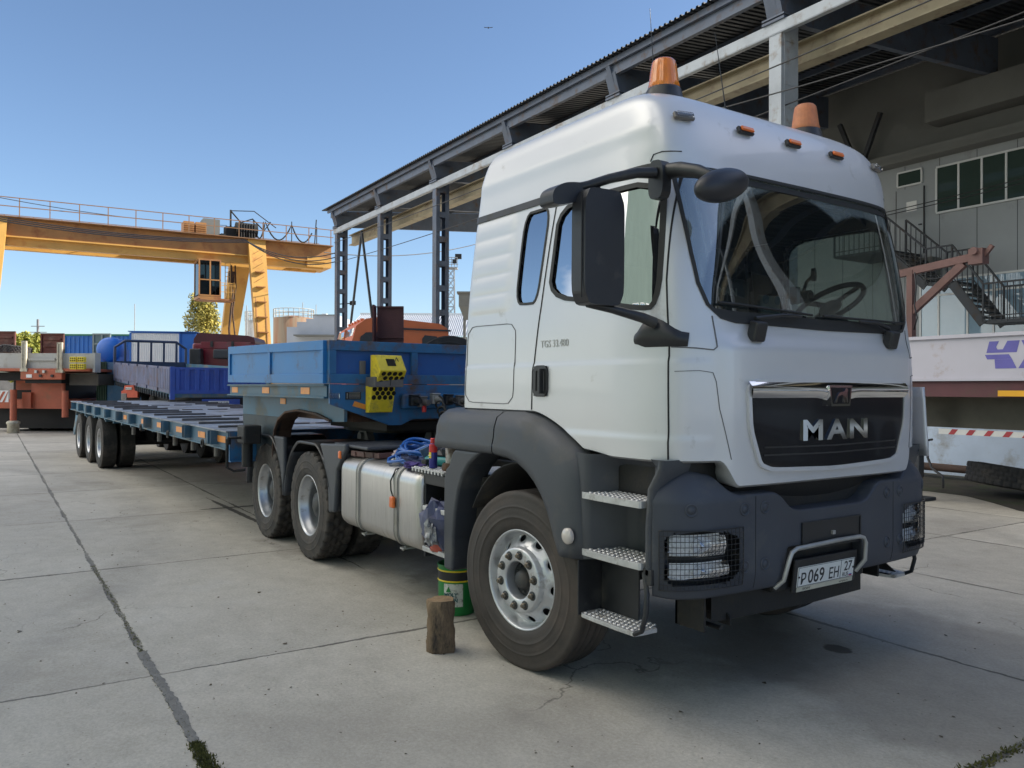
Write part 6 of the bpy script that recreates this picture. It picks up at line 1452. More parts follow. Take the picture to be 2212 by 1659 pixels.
# --- red lowbed with grey gooseneck board, far left
k = K(100, 29); rd = rt('red_trailer', 'orange red lowbed trailer with grey gooseneck board parked at far left', 'trailer', 100, 29, 0)
cb(rd, 'front_board', m_gbrd, k, -60, 206, 767, 800, 0, .06)
cb(rd, 'board_end', m_gbrd, k, 203, 208, 766, 808, -.1, .3)
cb(rd, 'neck_shadow_box', mat('neck_shade_olive', (.07, .062, .05), .8, 0, .3, 1.5), k, 140, 203, 811, 836, .3, 3)  # dark box paints in the shade under the neck
cb(rd, 'far_neck_box', m_flatblack, k, -60, 46, 808, 826, .3, 4)
cb(rd, 'lower_mass', m_flatblack, k, -60, 34, 826, 870, 2.4, 6)
for a, b, c, d in ((52, 61, 741, 804), (128.5, 138, 744, 806)):
    mb = MB(); mb.box(k.x(a), k.x(b), -.14, -.06, k.z(d), k.z(c)); mb.box(k.x(a)-.05, k.x(b)+.05, -.18, -.02, k.z(d)-.05, k.z(d)+.06); mb.box(k.x(a)-.01, k.x(a)+.03, -.17, -.13, k.z(d), k.z(c)); mb.box(k.x(b)-.03, k.x(b)+.01, -.17, -.13, k.z(d), k.z(c)); mb.box(k.x(a), k.x(b), -.17, -.05, k.z(c)-.06, k.z(c)); mb.build('stake_post', m_cream, rd)
mb = MB(); mb.box(k.x(63), k.x(120), -.08, -.02, k.z(783), k.z(778)); mb.build('board_handrail', m_gbrd, rd)
cb(rd, 'top_frame', m_redo, k, -60, 197, 800, 806, -.12, 5.5)
cb(rd, 'front_plate', m_redo, k, 49, 138, 803, 824, -.14, .1, .02)
cb(rd, 'neck_shade_block', m_flatblack, k, 55, 133, 824, 832, -.02, 2)  # black block stands for the shade below the front plate
mb = MB(); mb.box(k.x(62), k.x(74), -.16, -.14, k.z(820), k.z(813)); mb.build('licence_card', m_plate, rd)
for u_ in (84, 101): cb(rd, 'hose_coupling', m_strip, k, u_-2.5, u_+2.5, 804, 810, -.22, -.14)
for u_ in (93, 118): mb = MB(); mb.cyl((k.x(u_), -.2, k.z(816)), (k.x(u_), -.13, k.z(816)), .05, 12); mb.build('socket', m_black, rd)
cb(rd, 'neck_drop', m_redo, k, 48, 118, 832, 888, .55, .7)
cb(rd, 'drop_side', m_redo, k, 33, 52, 852, 886, .4, .6)
mb = MB(); mb.cyl((k.x(117), .6, k.z(886)), (k.x(117), .6, k.z(832)), .07, 12); mb.cyl((k.x(131), .3, k.z(906)), (k.x(131), .3, k.z(848)), .11, 14); mb.build('lift_cylinder', m_redo, rd)
cb(rd, 'lower_deck', m_redo, k, -60, 140, 868, 888, .9, 9)
mb = MB(); mb.cyl((k.x(25.5), .1, .35), (k.x(25.5), .1, k.z(846)), .11, 14); mb.build('landing_leg', m_redo, rd)
mb = MB(); mb.lathe([(0, 0), (.20, 0), (.19, .30), (.22, .34), (.22, .40), (.15, .45), (0, .45)], T(k.x(25.5), .1, 0), 20); mb.build('landing_foot', m_cream, rd)
mb = MB(); mb.box(k.x(-60), k.x(136), 1.2, 8, .12, k.z(886)); [mb.cyl((k.x(u_), 2.5+3*j, .5), (k.x(u_)+.3, 2.5+3*j, .5), .5, 20) for u_ in (-20, 30, 70, 118) for j in range(2)]; mb.build('underbody', m_flatblack, rd)
mb = MB(); mb.box(k.x(-20), k.x(19), -.02, .0, k.z(873), k.z(848)); mb.build('stripe_board', m_plate, rd)
mb = MB(); [mb.add([(k.x(-16+i*11), -.03, k.z(873)), (k.x(-11+i*11), -.03, k.z(873)), (k.x(2+i*11) if i < 2 else k.x(19), -.03, k.z(850)), (k.x(-4+i*11), -.03, k.z(850))], [(0, 1, 2, 3)]) for i in range(3)]; mb.build('red_stripe', m_redo, rd)
cb(rd, 'mud_board', m_redo, k, -10, 27, 826, 847, 1.2, 1.3)
for (u_, lab) in ((8, 'left of two grey tyres lying on the red trailer at far left'), (36, 'right of two grey tyres lying on the red trailer at far left')):
    q = at(u_, 760, 30.2); lone_tyre(lab, T(q.x, q.y, k.z(768)+.17) @ Matrix.Rotation(pi/2-.12, 4, 'X'), R=.52, hw=.16, group=None)
for a, b, c, d, lab in ((-12, 33, 720, 768, 'left brown ramp leaf raised at the picture edge'), (88, 138, 724, 768, 'right brown ramp leaf raised beside the cream posts')):
    r_ = rt('ramp_leaf', lab, 'ramp', 100, 30.5); kk = K(100, 30.5); mb = MB(); mb.box(kk.x(a), kk.x(b), 0, .03, kk.z(d), kk.z(c)); mb.build('leaf_plate', m_brn, r_)
    mb = MB(); [mb.box(kk.x(a+(6 if j in (1, 2, 3) else 0)), kk.x(b-(6 if j in (1, 2, 3) else 0)), -.05, 0, kk.z(c)-h_-.05, kk.z(c)-h_) for j, h_ in enumerate((0, .20, .46, .70))]; mb.box(kk.x(a), kk.x(a)+.05, -.05, 0, kk.z(d), kk.z(c)); mb.box(kk.x(b)-.05, kk.x(b), -.05, 0, kk.z(d), kk.z(c)); mb.build('leaf_rib', m_brn, r_)
for i, (u_, v_) in enumerate(((155, 783), (155, 798), (172, 783), (172, 798))):
    q = at(u_+6, v_, 28.7); c = thing('wheel_chock', ('upper', 'lower', 'upper', 'lower')[i]+(' left' if i < 2 else ' right')+' yellow wheel chock on the grey board of the red trailer', 'wheel chock', group='yellow wheel chocks on the grey board'); c.matrix_world = T(q.x, q.y, q.z, YAW-pi/2)
    mb = MB(); mb.box(-.12, .12, -.12, .05, 0, .20); mb.build('chock_body', m_yellow, c, bevel=.02); mb = MB(); [mb.box(-.09+.07*j, -.05+.07*j, -.125, -.12, .04+.08*l, .09+.08*l) for j in range(3) for l in range(2)]; mb.build('recess', m_hole, c)
# --- blue dropside semi trailer with headboard frame
m_pb = mat('purple_blue_paint', (.035, .085, .36), .5, 0, .18, 1.6, dirt=(.10, .10, .16), damt=.3)
m_pbl = mat('greyish_blue_side', (.10, .115, .20), .6, 0, .3, 1.6, dirt=(.14, .09, .08), damt=.5)  # greyer blue on the long side than on the tailboard
bt_ = thing('dropside_trailer', 'purple blue dropside trailer with dented slatted sides and a tube headboard', 'trailer')
c0 = at(368, 838, 20.6); far = at(247, 838, 30.2); dirY = (far-c0); dirY.z = 0; LEN = dirY.length; dirY.normalize(); dirX = V(dirY.y, -dirY.x, 0)
m4 = frame(V(c0.x, c0.y, 0), dirX, dirY); bt_.matrix_world = m4 @ Matrix.Rotation(radians(2.0), 4, 'X')
WD = 2.5; zb0, zt0 = 1.52, 2.20
def slat(mb, p0, p1, z0, z1, n, out, d=.025):
    p0 = Vector(p0); p1 = Vector(p1); rows = []
    for i in range(n):
        for t, o_ in ((0, 0), (.12, d), (.5, d), (.62, 0)): q = p0.lerp(p1, (i+t)/n); rows.append([V(q.x+out[0]*o_, q.y+out[1]*o_, z0), V(q.x+out[0]*o_, q.y+out[1]*o_, z1)])
    mb.grid(rows, False)
mb = MB(); slat(mb, (0, .05, 0), (0, LEN, 0), zb0+.1, zt0-.06, 46, (-1, 0)); mb.build('left_side', m_pbl, bt_, solid=.02)
mb = MB(); slat(mb, (.08, 0, 0), (WD, 0, 0), zb0+.08, zt0-.05, 10, (0, -1), .04); mb.build('tailboard', m_pb, bt_, solid=.02)
mb = MB(); mb.box(0, .04, 0, LEN, zt0-.07, zt0); mb.box(0, .04, 0, LEN, zb0, zb0+.11); [mb.box(-.035, .05, LEN*i/6-.04 if i else 0, LEN*i/6+.04, zb0, zt0) for i in range(7)]; mb.build('side_frame', m_pbl, bt_)
mb = MB(); mb.box(0, WD, -.03, .03, zt0-.06, zt0); mb.box(0, WD, -.03, .03, zb0, zb0+.1); mb.box(-.02, .09, -.045, .06, zb0-.15, zt0+.01); mb.build('tail_frame', m_pb, bt_)
mb = MB(); mb.box(0, WD, 0, LEN, zb0-.04, zb0); mb.box(0, .04, 0, LEN, zb0-.10, zb0); mb.box(0, WD, -.02, .0, zb0-.10, zb0-.0); mb.box(WD, WD+.04, 0, LEN, zb0, zt0); mb.build('deck_floor', m_goose, bt_)
mb = MB(); [mb.nxt().box(-.05, .03, .3+i*.42, .36+i*.42, zb0-.16, zb0-.02) for i in range(int(LEN/.42)-1)]; mb.build_each('lashing_hook', m_steeld, bt_)
mb = MB(); mb.box(.6, .75, .3, LEN, 1.0, 1.45); mb.box(1.75, 1.9, .3, LEN, 1.0, 1.45); mb.box(.5, 2.0, -.05, .05, .95, 1.42)
for y in (1.2, 2.5): [mb.cyl((x, y, .5-y*.04), (x+.5, y, .5-y*.04), .5, 24) for x in (.1, 1.9)]
mb.build('chassis', m_flatblack, bt_)
mb = MB(); mb.box(.75, 1.70, -.10, -.05, 1.02, 1.38); mb.build('rear_plate_panel', m_pb, bt_)
pl2 = part('number_plate', bt_); F2 = frame(V(1.16, -.105, 1.28), V(1, 0, 0), V(0, 0, 1)); MB().box(-.26, .26, -.056, .056, 0, .006, F2).build('plate_board', m_plate, pl2)
mb = MB(); text_add(mb, 'АА 7114', .095, F2 @ T(-.06, -.036, .006), .002, 'CENTER', .015, .78); text_add(mb, '27', .07, F2 @ T(.20, -.02, .006), .002, 'CENTER', .015, .9); mb.box(.135, .14, -.054, .054, .006, .008, F2); mb.build('plate_characters', m_platek, pl2)
mb = MB(); mb.box(1.95, 2.25, -.08, -.03, 1.05, 1.18); mb.box(.25, .55, -.08, -.03, 1.05, 1.18); mb.build('tail_lamp', m_red, bt_)
mb = MB(); yh = LEN; zt = zt0+.82; T_ = .04
mb.tube([V(.0, yh, zt0), V(0, yh, zt-.25), V(.35, yh, zt), V(WD-.35, yh, zt), V(WD, yh, zt-.25), V(WD, yh, zt0)], .05, 8, smooth=False)
for i in range(5): mb.beam(V(.35+i*.45, yh, zt0), V(.35+i*.45, yh, zt), .07, .07)
mb.box(0, WD, yh-.03, yh+.03, zb0, zt0+.05); mb.build('headboard_frame', mat('dark_blue_tube', (.03, .045, .09), .5, 0, .2, 3), bt_)
# --- generic corrugated container
def container(label, u, d, turn, Lx, z0, m, mf, H=2.55, D=2.4):
    o = rt('shipping_container', label, 'container', u, d, turn)
    mb = MB(); rows = []; n = int(Lx/.28)
    for i in range(n):
        for t, yy in ((0, 0), (.2, -.0), (.32, .05), (.8, .05), (.92, 0)): rows.append([V(.08+(Lx-.16)*(i+t)/n, yy+.03, z0+.12), V(.08+(Lx-.16)*(i+t)/n, yy+.03, z0+H-.12)])
    mb.grid(rows, False); mb.box(.05, Lx-.05, .1, D, z0+.05, z0+H-.06); mb.build('corrugated_side', m, o)
    mb = MB()
    for x in (0, Lx-.1): mb.box(x, x+.1, 0, .1, z0, z0+H); mb.box(x, x+.1, D-.1, D, z0, z0+H)
    for z in (z0, z0+H-.1): mb.box(.1, Lx-.1, 0, .08, z, z+.1)
    mb.build('corner_frame', mf, o); return o
m_cblue = mat('container_blue', (.015, .14, .50), .45, 0, .12, 1, dirt=(.30, .25, .18), damt=.12)
m_cgreen = mat('container_green_frame', (.03, .20, .12), .5, 0, .15, 2)
m_cred = mat('container_red_brown', (.20, .05, .04), .6, 0, .3, 1.5, dirt=(.2, .2, .2), damt=.4)
container('stacked upper blue corrugated container with green corner frame', 136, 51, 0, 6.0, 2.45, m_cblue, m_cgreen)
container('lower red brown container under the blue one', 136, 51, 0, 6.0, -.1, m_cred, m_cred)
container('farther blue container with brown edge right of the blue tank', 227, 55, 0, 6.0, 2.6, m_cblue, m_rustd)
container('dark container carrying the farther blue one', 227, 55, 0, 6.0, 0, m_cred, m_rustd, H=2.6)
dl = rt('container_door', 'open grey green steel container door with ribs', 'door', 200, 47); kk = K(200, 47)
mb = MB(); mb.box(0, kk.x(238.5), 0, .06, .1, kk.z(724)); mb.build('door_sheet', mat('grey_green_door', (.09, .15, .17), .5, 0, .15, 2), dl)
mb = MB(); [mb.box(x, x+.09, -.06, 0, .1, kk.z(724)) for x in (0, .5, kk.x(238.5)-.09)]; [mb.box(0, kk.x(238.5), -.05, 0, kk.z(v), kk.z(v)+.08) for v in (727, 748, 770, 790)]; mb.build('door_rib', mat('door_rib_grey', (.20, .25, .25), .5, 0, .15, 2), dl)
# green corrugated leaf and blue box under the tank
gl = rt('steel_locker', 'old green and blue corrugated steel locker standing beyond the lowbed deck', 'locker', 210, 30.5); kk = K(210, 30.5)
mb = MB(); slat(mb, (0, 0, 0), (kk.x(232), 0, 0), .15, kk.z(785), 6, (0, -1), .06); mb.build('green_leaf', mat('dark_green_sheet', (.04, .09, .06), .45, .1, .3, 3, dirt=(.12, .16, .13), damt=.4), gl, solid=.02)
mb = MB(); mb.box(kk.x(232), kk.x(275), 0, 1.2, .1, kk.z(786)); mb.box(0, kk.x(232), .1, 1.2, .1, kk.z(785)); mb.build('blue_body', mat('faded_blue_box', (.05, .14, .26), .6, 0, .35, 1.5, dirt=(.16, .2, .24), damt=.5), gl)
tkb = rt('water_tank', 'round bright blue tank resting on the steel locker', 'tank', 243, 31.4); kk = K(243, 31.4)
m_tb = mat('tank_blue', (.012, .13, .52), .4, 0, .05, 2); rr = .49; zc = kk.z(785)+rr+.0
mb = MB(); mb.lathe([(0, -.14), (rr*.4, -.12), (rr*.8, -.06), (rr*.97, .02), (rr, .12), (rr, .5), (rr*.9, .58), (0, .62)], frame(V(0, -.35, zc-.04), V(1, 0, 0), V(0, 0, 1)) @ Matrix.Rotation(pi, 4, 'X'), 40); fixn(mb.build('tank_shell', m_tb, tkb))
mb = MB(); mb.box(-rr*.85, rr*.85, -.3, .5, kk.z(786), kk.z(786)+.5); mb.build('tank_saddle', m_tb, tkb)
# kiosk
kk = K(279, 40); ki = rt('cabin', 'white panelled site cabin with blue trim and a blue section at right', 'cabin', 279, 40, radians(9))
wk = (kk.x(412))*1.03; ww_ = wk*.765; zt = kk.z(718); zb_ = 1.55; 
m_kw = mat('cabin_white', (.78, .79, .77), .5, 0, .04, 1); m_kb = mat('cabin_blue', (.02, .13, .46), .45, 0, .08, 2)
mb = MB(); rows = []
for i in range(26):
    for t, dy in ((0, 0), (.15, .02), (.85, .02)): rows.append([V(.09+(ww_-.15)*(i+t)/26, dy, zb_+.1), V(.09+(ww_-.15)*(i+t)/26, dy, zt-.10)])
mb.grid(rows, False); mb.build('white_wall', m_kw, ki)
mb = MB(); mb.box(0, wk, .03, 2.4, zb_, zt-.08); mb.build('blue_wall', m_kb, ki); mb = MB(); mb.box(-.06, wk+.06, -.06, 2.45, zt-.04, zt); mb.box(0, .09, -.02, .03, zb_, zt-.08); mb.box(ww_-.06, ww_, -.02, .03, zb_, zt-.08); mb.box(wk-.06, wk, -.02, .03, zb_, zt-.08); mb.box(.09, ww_-.06, -.02, .03, zt-.10, zt-.04); mb.build('blue_trim', m_kb, ki)
mb = MB(); [mb.box(-.03, 0, .2, .9, zt-1.35+i*.09, zt-1.31+i*.09) for i in range(8)]; mb.build('louvre', m_frame, ki)
pf = rt('flatbed_platform', 'dark flatbed platform carrying the white site cabin', 'platform', 279, 40, radians(9)); mb = MB(); mb.box(-.3, wk+1.5, .1, 2.3, 1.35, 1.55); [mb.cyl((x, .4, .45), (x, .8, .45), .45, 20) for x in (.5, 1.7, 3.4)]; mb.box(0, wk+1.2, .9, 1.1, .45, 1.35); mb.build('platform_body', m_flatblack, pf)
# dark red cab seen from behind
kk = K(483, 33); rc_ = rt('red_truck', 'dark red truck cab seen from behind beyond the blue trailer', 'truck', 483, 33, radians(4))
m_dred = mat('dark_red_paint', (.16, .006, .018), .35, 0, .1, 1.2, coat=.4, dirt=(.10, .03, .03), damt=.3)
m_dred2 = mat('deflector_dark_red', (.07, .008, .014), .45, 0, .2, 2)
x0, x1 = kk.x(416), kk.x(548); mb = MB(); mb.box(x0, x1, 0, 2.0, 1.1, kk.z(744)); mb.build('cab_body', m_dred, rc_, bevel=.08, seg=3)
mb = MB(); pr_ = [(x0+.04, kk.z(744)), (x0+.05, kk.z(735)), (x0+.18, kk.z(724)), (x0+.32, kk.z(721.5)), (x1-.28, kk.z(727)), (x1-.05, kk.z(731)), (x1, kk.z(738)), (x1, kk.z(744))]
mb.prism(pr_, 1.9, frame(V(0, 1.95, 0), (1, 0, 0), (0, 0, 1))); mb.build('roof_deflector', m_dred2, rc_, bevel=.05)
mb = MB(); mb.box(x0+.35, x1-.15, -.03, 0, kk.z(756), kk.z(741)); mb.build('rear_panel', m_dred, rc_, bevel=.02)
for u_ in (458, 502): cb(rc_, 'roof_hinge', m_black, kk, u_-2.5, u_+2.5, 740, 752, -.08, -.03)
cb(rc_, 'snorkel_duct', m_black, kk, 418, 442, 757, 800, -.5, -.06, .05)
cb(rc_, 'side_cover', m_steeld, kk, 466, 512, 758, 778, -.4, -.06, .05)
mb = MB(); mb.box(x0+.1, x1-.1, .2, 8, .7, 1.1); [mb.cyl((x, y, .5), (x+.4, y, .5), .5, 20) for x in (x0+.05, x1-.5) for y in (1., 5)]; mb.build('chassis', m_flatblack, rc_)
mb = MB(); mb.box(x0-.35, x0-.12, 1.3, 1.9, kk.z(775), kk.z(755)); mb.box(x0-.35, x0, 1.55, 1.6, kk.z(757), kk.z(756)); mb.build('side_mirror', m_frame, rc_)
# another pale truck front between kiosk and red cab
ft = rt('forklift', 'small orange red forklift standing beyond the lowbed deck', 'forklift', 281, 25.5, 0); kk = K(281, 25.5)
m_fo = mat('forklift_orange', (.60, .11, .06), .45, 0, .1, 3); mb = MB(); mb.prism([(kk.x(262), kk.z(862)), (kk.x(262), kk.z(848)), (kk.x(267), kk.z(846)), (kk.x(269), kk.z(836)), (kk.x(287), kk.z(835)), (kk.x(291), kk.z(846)), (kk.x(297), kk.z(848)), (kk.x(297), kk.z(862))], .9, frame(V(0, .9, 0), (1, 0, 0), (0, 0, 1))); mb.build('body', m_fo, ft, bevel=.03)
cb(ft, 'counterweight', mat('fork_grey', (.20, .19, .18), .6, 0, .2, 3), kk, 262, 274, 853, 869, -.02, .92, .02)
mb = MB(); [mb.cyl((kk.x(u_), y, .26), (kk.x(u_), y+.2, .26), .26, 20) for u_ in (283,) for y in (-.06, .8)]; [mb.cyl((kk.x(u_), y, .2), (kk.x(u_), y+.2, .2), .2, 20) for u_ in (263,) for y in (-.0, .7)]; mb.build('wheel', m_tyreold, ft)
mb = MB(); mb.box(kk.x(299), kk.x(300.5), .2, .7, .2, kk.z(790)); mb.box(kk.x(297), kk.x(299), .1, .8, kk.z(862), kk.z(845)); mb.build('mast', m_flatblack, ft)
cb(ft, 'name_board', m_plate, kk, 272, 285, 840, 845, -.03, -.01)
mb = MB(); text_add(mb, 'DOOSAN', .055, frame(V(kk.x(278.5), -.031, kk.z(844.3)), (1, 0, 0), (0, 0, 1)), .003, 'CENTER', .01, .9); mb.build('name_lettering', m_platek, ft)
# orange truck behind the gooseneck: cab pointing left
q = at(842, 838, 17.5); ot = thing('orange_truck', 'orange truck cab with dark band under its roof behind the gooseneck', 'truck'); ot.matrix_world = T(q.x, q.y, 0, YAW+pi/2+radians(20))
m_or = mat('truck_orange', (.56, .13, .035), .45, 0, .12, 1.3, dirt=(.35, .14, .07), damt=.35)
P_ = [(-1.0, 1.0), (-1.0, 2.75), (-.95, 2.93), (-.8, 3.02), (.45, 3.12), (.72, 3.08), (.92, 2.93), (1.08, 2.35), (1.12, 1.9), (1.12, 1.0)]
mb = MB(); mb.prism(P_, 2.4, frame(V(0, 1.2, 0), (1, 0, 0), (0, 0, 1))); mb.build('cab_body', m_or, ot, bevel=.07, seg=3)
for s in (1, -1):
    mb = MB(); mb.prism(chaikin([(.20, 2.25), (.93, 2.22), (.82, 2.80), (.22, 2.82)], 1, .15), .03, frame(V(0, s*1.205+(.015), 0), (1, 0, 0), (0, 0, 1))); mb.build('door_window', m_winr if 0 else m_black, ot)
    mb = MB(); mb.prism(chaikin([(-.78, 2.25), (-.42, 2.25), (-.42, 2.78), (-.78, 2.75)], 1, .15), .03, frame(V(0, s*1.205+.015, 0), (1, 0, 0), (0, 0, 1))); mb.build('rear_window', m_black, ot)
    mb = MB(); mb.beam(V(-1.02, s*1.21, 2.88), V(.35, s*1.21, 2.90), .03, .035); mb.build('side_band', m_black, ot)
mb = MB(); g_ = [[V(.93+.14*(1-t)+.01, y, 2.93-.03-(.70)*(1-t)) for t in (0, .33, .66, 1)] for y in np.linspace(-1.06, 1.06, 5)]; mb.grid(g_); fixn(mb.build('windshield', glass('truck_screen', (.1, .12, .13), 3.2, body=.25, bodycol=(.5, .65, .75)), ot, solid=.02))
mb = MB(); mb.beam(V(1.03, 0, 2.25), V(.95, 0, 2.92), .05, .03, (0, 1, 0)); mb.build('screen_pillar', m_or, ot)
mb = MB(); [mb.box(.70, .78, y-.05, y+.05, 3.06, 3.11) for y in (-.8, -.4, 0, .4, .8)]; mb.build('roof_lamp', m_orange, ot)
mb = MB(); [mb.tube([V(1.0, s*1.1, 2.6), V(1.3, s*1.25, 2.62), V(1.4, s*1.3, 2.45)], .03, 6) or mb.box(1.36, 1.44, s*1.3-.12, s*1.3+.12, 2.05, 2.5) for s in (1, -1)]; mb.build('side_mirror', m_black, ot)
mb = MB(); mb.box(-5, 1.0, -.5, .5, .7, 1.0); [mb.cyl((x, s*1.0-.15, .52), (x, s*1.0+.15, .52), .52, 24) for x in (.5, -3, -4.3) for s in (1, -1)]; mb.build('chassis', m_flatblack, ot)
# ================================================================ GANTRY CRANE
gc = thing('gantry_crane', 'yellow orange gantry crane spanning the yard with a railed walkway', 'gantry crane')
pL = at(-260, 838, 41.5); pR = at(714, 838, 53.2); gX = pR-pL; gX.z = 0; GL = gX.length; gX.normalize(); gY = V(-gX.y, gX.x, 0)
if gY.dot(_f) < 0: gY = -gY
gm = Matrix(((gX.x, gY.x, 0, pL.x), (gX.y, gY.y, 0, pL.y), (0, 0, 1, 0), (0, 0, 0, 1))); gc.matrix_world = gm
gi = gm.inverted()
def gx(u): # distance along the girder seen at column u
    a, b = 0, GL
    for _ in range(40):
        m_ = (a+b)/2; w = gm @ V(m_, 0, 10)-CAM; uu = 1106+FPX*w.dot(_r2)/w.dot(_f)
        if uu < u: a = m_
        else: b = m_
    return a
m_go = mat('crane_orange', (.54, .30, .07), .5, 0, .12, .8, dirt=(.40, .15, .04), damt=.25, dscale=.9)
m_gob = mat('crane_rust_shade_orange', (.32, .15, .045), .6, 0, .25, .8, dirt=(.22, .08, .03), damt=.5, dscale=1.2)  # darker crane orange: rust plus painted shade of the walkway on the web
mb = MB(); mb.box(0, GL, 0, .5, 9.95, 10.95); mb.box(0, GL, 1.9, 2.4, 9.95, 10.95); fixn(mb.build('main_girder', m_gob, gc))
mb = MB(); mb.box(0, GL-.4, -.12, .9, 9.88, 9.95); mb.box(0, GL-.5, .15, .55, 9.45, 9.88); mb.box(0, GL-.5, 1.7, 2.1, 9.45, 9.88); mb.box(GL-1.6, GL, -.05, 2.5, 9.55, 10.2); mb.box(0, GL, -.06, .0, 10.93, 10.97); mb.build('lower_flange', m_go, gc)
mb = MB(); x = .3
while x < GL: mb.beam(V(x, -.45, 10.95), V(x, -.45, 12.0), .05, .05); x += 1.45
for z in (11.98, 11.5): mb.beam(V(0, -.45, z), V(GL, -.45, z), .045, .045)
for z in (11.6, 11.3): mb.beam(V(0, 2.8, z), V(GL, 2.8, z), .035, .035)
x = .9
while x < GL: mb.beam(V(x, 2.8, 10.95), V(x, 2.8, 11.6), .04, .04); x += 1.45
mb.box(0, GL, -.5, 0, 10.93, 10.97); mb.build('walkway_railing', mat('railing_brown', (.22, .12, .06), .6), gc)
def leg(mb, a, b, wa, wb, da=.5, db=.5): # tapered box leg top a to bottom b
    vs = []
    for p, w_, d_ in ((a, wa, da), (b, wb, db)):
        for dx, dy in ((-w_/2, -d_/2), (w_/2, -d_/2), (w_/2, d_/2), (-w_/2, d_/2)): vs.append(V(p.x+dx, p.y+dy, p.z))
    mb.add(vs, [(0, 1, 2, 3), (7, 6, 5, 4), (0, 4, 5, 1), (1, 5, 6, 2), (2, 6, 7, 3), (3, 7, 4, 0)])
xl = gx(553); 
mb = MB(); leg(mb, V(xl, .0, 10.95), V(xl+.15, -2.6, .6), 1.05, .75); fixn(mb.build('support_leg', m_go, gc))
mb = MB(); leg(mb, V(xl-.5, 2.4, 9.9), V(xl-1.3, 5.0, .6), 1.3, .8); fixn(mb.build('support_leg', m_go, gc))
xq = gx(-8); mb = MB(); leg(mb, V(xq, .0, 10.95), V(xq-.6, -2.6, .6), 1.05, .75); fixn(mb.build('support_leg', m_go, gc))
mb = MB(); leg(mb, V(xq-.5, 2.4, 9.9), V(xq-1.0, 5.0, .6), 1.3, .8); fixn(mb.build('support_leg', m_go, gc))
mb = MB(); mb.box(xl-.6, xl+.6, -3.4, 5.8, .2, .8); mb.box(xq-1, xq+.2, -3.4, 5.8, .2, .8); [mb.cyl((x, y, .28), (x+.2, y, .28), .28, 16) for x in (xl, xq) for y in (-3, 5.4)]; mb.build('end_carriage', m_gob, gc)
mb = MB()   # ladder rungs on the bright leg
for i in range(9): z = 1.2+i*.95; t = (10.95-z)/10.35; c = V(xl, 0, 10.95).lerp(V(xl+.15, -2.6, .6), t); mb.box(c.x-.28, c.x+.28, c.y-.50, c.y-.26, z, z+.06)
for dx in (-.28, .28): mb.beam(V(xl+dx, -.98, 7.9), V(xl+dx+.1, -2.85, .9), .07, .05)
for i in range(5): z = 8.2+i*.45; t = (10.95-z)/10.35; c = V(xl, 0, 10.95).lerp(V(xl+.15, -2.6, .6), t); mb.beam(V(c.x-.25, c.y-.3, z), V(c.x+.25, c.y-.3, z+.35), .03, .03)
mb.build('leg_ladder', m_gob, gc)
ca = part('operator_cabin', gc); x0, x1 = gx(426), gx(474); 
mb = MB(); mb.box(x0, x1, -.6, 1.2, 7.05, 7.2); mb.box(x0+.1, gx(505), -.6, .9, 6.98, 7.08); mb.box(x0, x1, -.6, 1.2, 9.35, 9.45)
for x in (x0, (x0+x1)/2-.02, x1-.08): mb.box(x, x+.08, -.62, -.54, 7.2, 9.35); mb.box(x, x+.08, 1.12, 1.2, 7.2, 9.35)
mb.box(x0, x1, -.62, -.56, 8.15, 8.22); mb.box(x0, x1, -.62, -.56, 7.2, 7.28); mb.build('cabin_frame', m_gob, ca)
mb = MB(); mb.box(x0+.05, x1-.05, -.57, -.56, 7.25, 9.35); mb.box(x0+.04, x0+.05, -.5, 1.1, 7.3, 9.3); mb.box(x1-.06, x1-.05, -.5, 1.1, 7.3, 9.3); mb.build('cabin_glass', glass('cabin_pane', (.22, .25, .24), 1.2), ca)
mb = MB(); mb.box(x0+.3, x0+.9, .2, .8, 7.2, 8.3); mb.box(x0+.1, x1-.1, 1.0, 1.1, 7.2, 8.0); mb.box(x0+.2, x0+.35, -.4, .4, 7.2, 8.5); mb.build('cabin_seat', m_dark, ca)
mb = MB(); 
for z in (7.5, 7.9, 8.05): mb.beam(V(x1, -.58, z), V(gx(505), -.58, z), .03, .03)
for x in np.linspace(x1, gx(505), 5): mb.beam(V(x, -.58, 7.08), V(x, -.58, 8.05), .03, .03)
for x in (gx(488), gx(499)): mb.beam(V(x, .2, 7.1), V(x, .2, 10.0), .04, .04)
for i in range(10): mb.beam(V(gx(488), .2, 7.2+i*.27), V(gx(499), .2, 7.2+i*.27), .03, .03)
mb.build('cabin_railing_and_ladder', m_go, ca)
tr_ = part('trolley', gc); xa, xb = gx(478), gx(552)
mb = MB(); mb.box(xa, xb, .1, 2.3, 11.0, 11.2); mb.cyl((xa+.9, .3, 11.6), (xa+2.2, .3, 11.6), .42, 20); mb.box(xb-1.1, xb-.2, .2, 1.6, 11.2, 11.9); mb.beam(V(xa+.6, .3, 11.2), V(xa+.6, .3, 12.75), .1, .1); [mb.cyl((xb-.9+i*.16, -.1, 11.0), (xb-.9+i*.16, -.1, 11.9), .05, 8) for i in range(6)]; mb.box(xa+.3, xa+1, .2, 1, 11.2, 11.7); mb.build('hoist_winch', m_flatblack, tr_)
mb = MB(); mb.tube([V(xa+.6, .3, 12.7), V(xa+1.2, .2, 12.0), V(xa+1.9, .2, 12.3), V(xa+2.6, .1, 11.6), V(xa+3.0, .1, 12.2)], .05, 6); mb.tube([V(xa+.6, .3, 12.7), V(xa+2, .2, 12.8), V(xa+3.4, .3, 11.9)], .03, 6); mb.build('hoist_cable', m_flatblack, tr_)
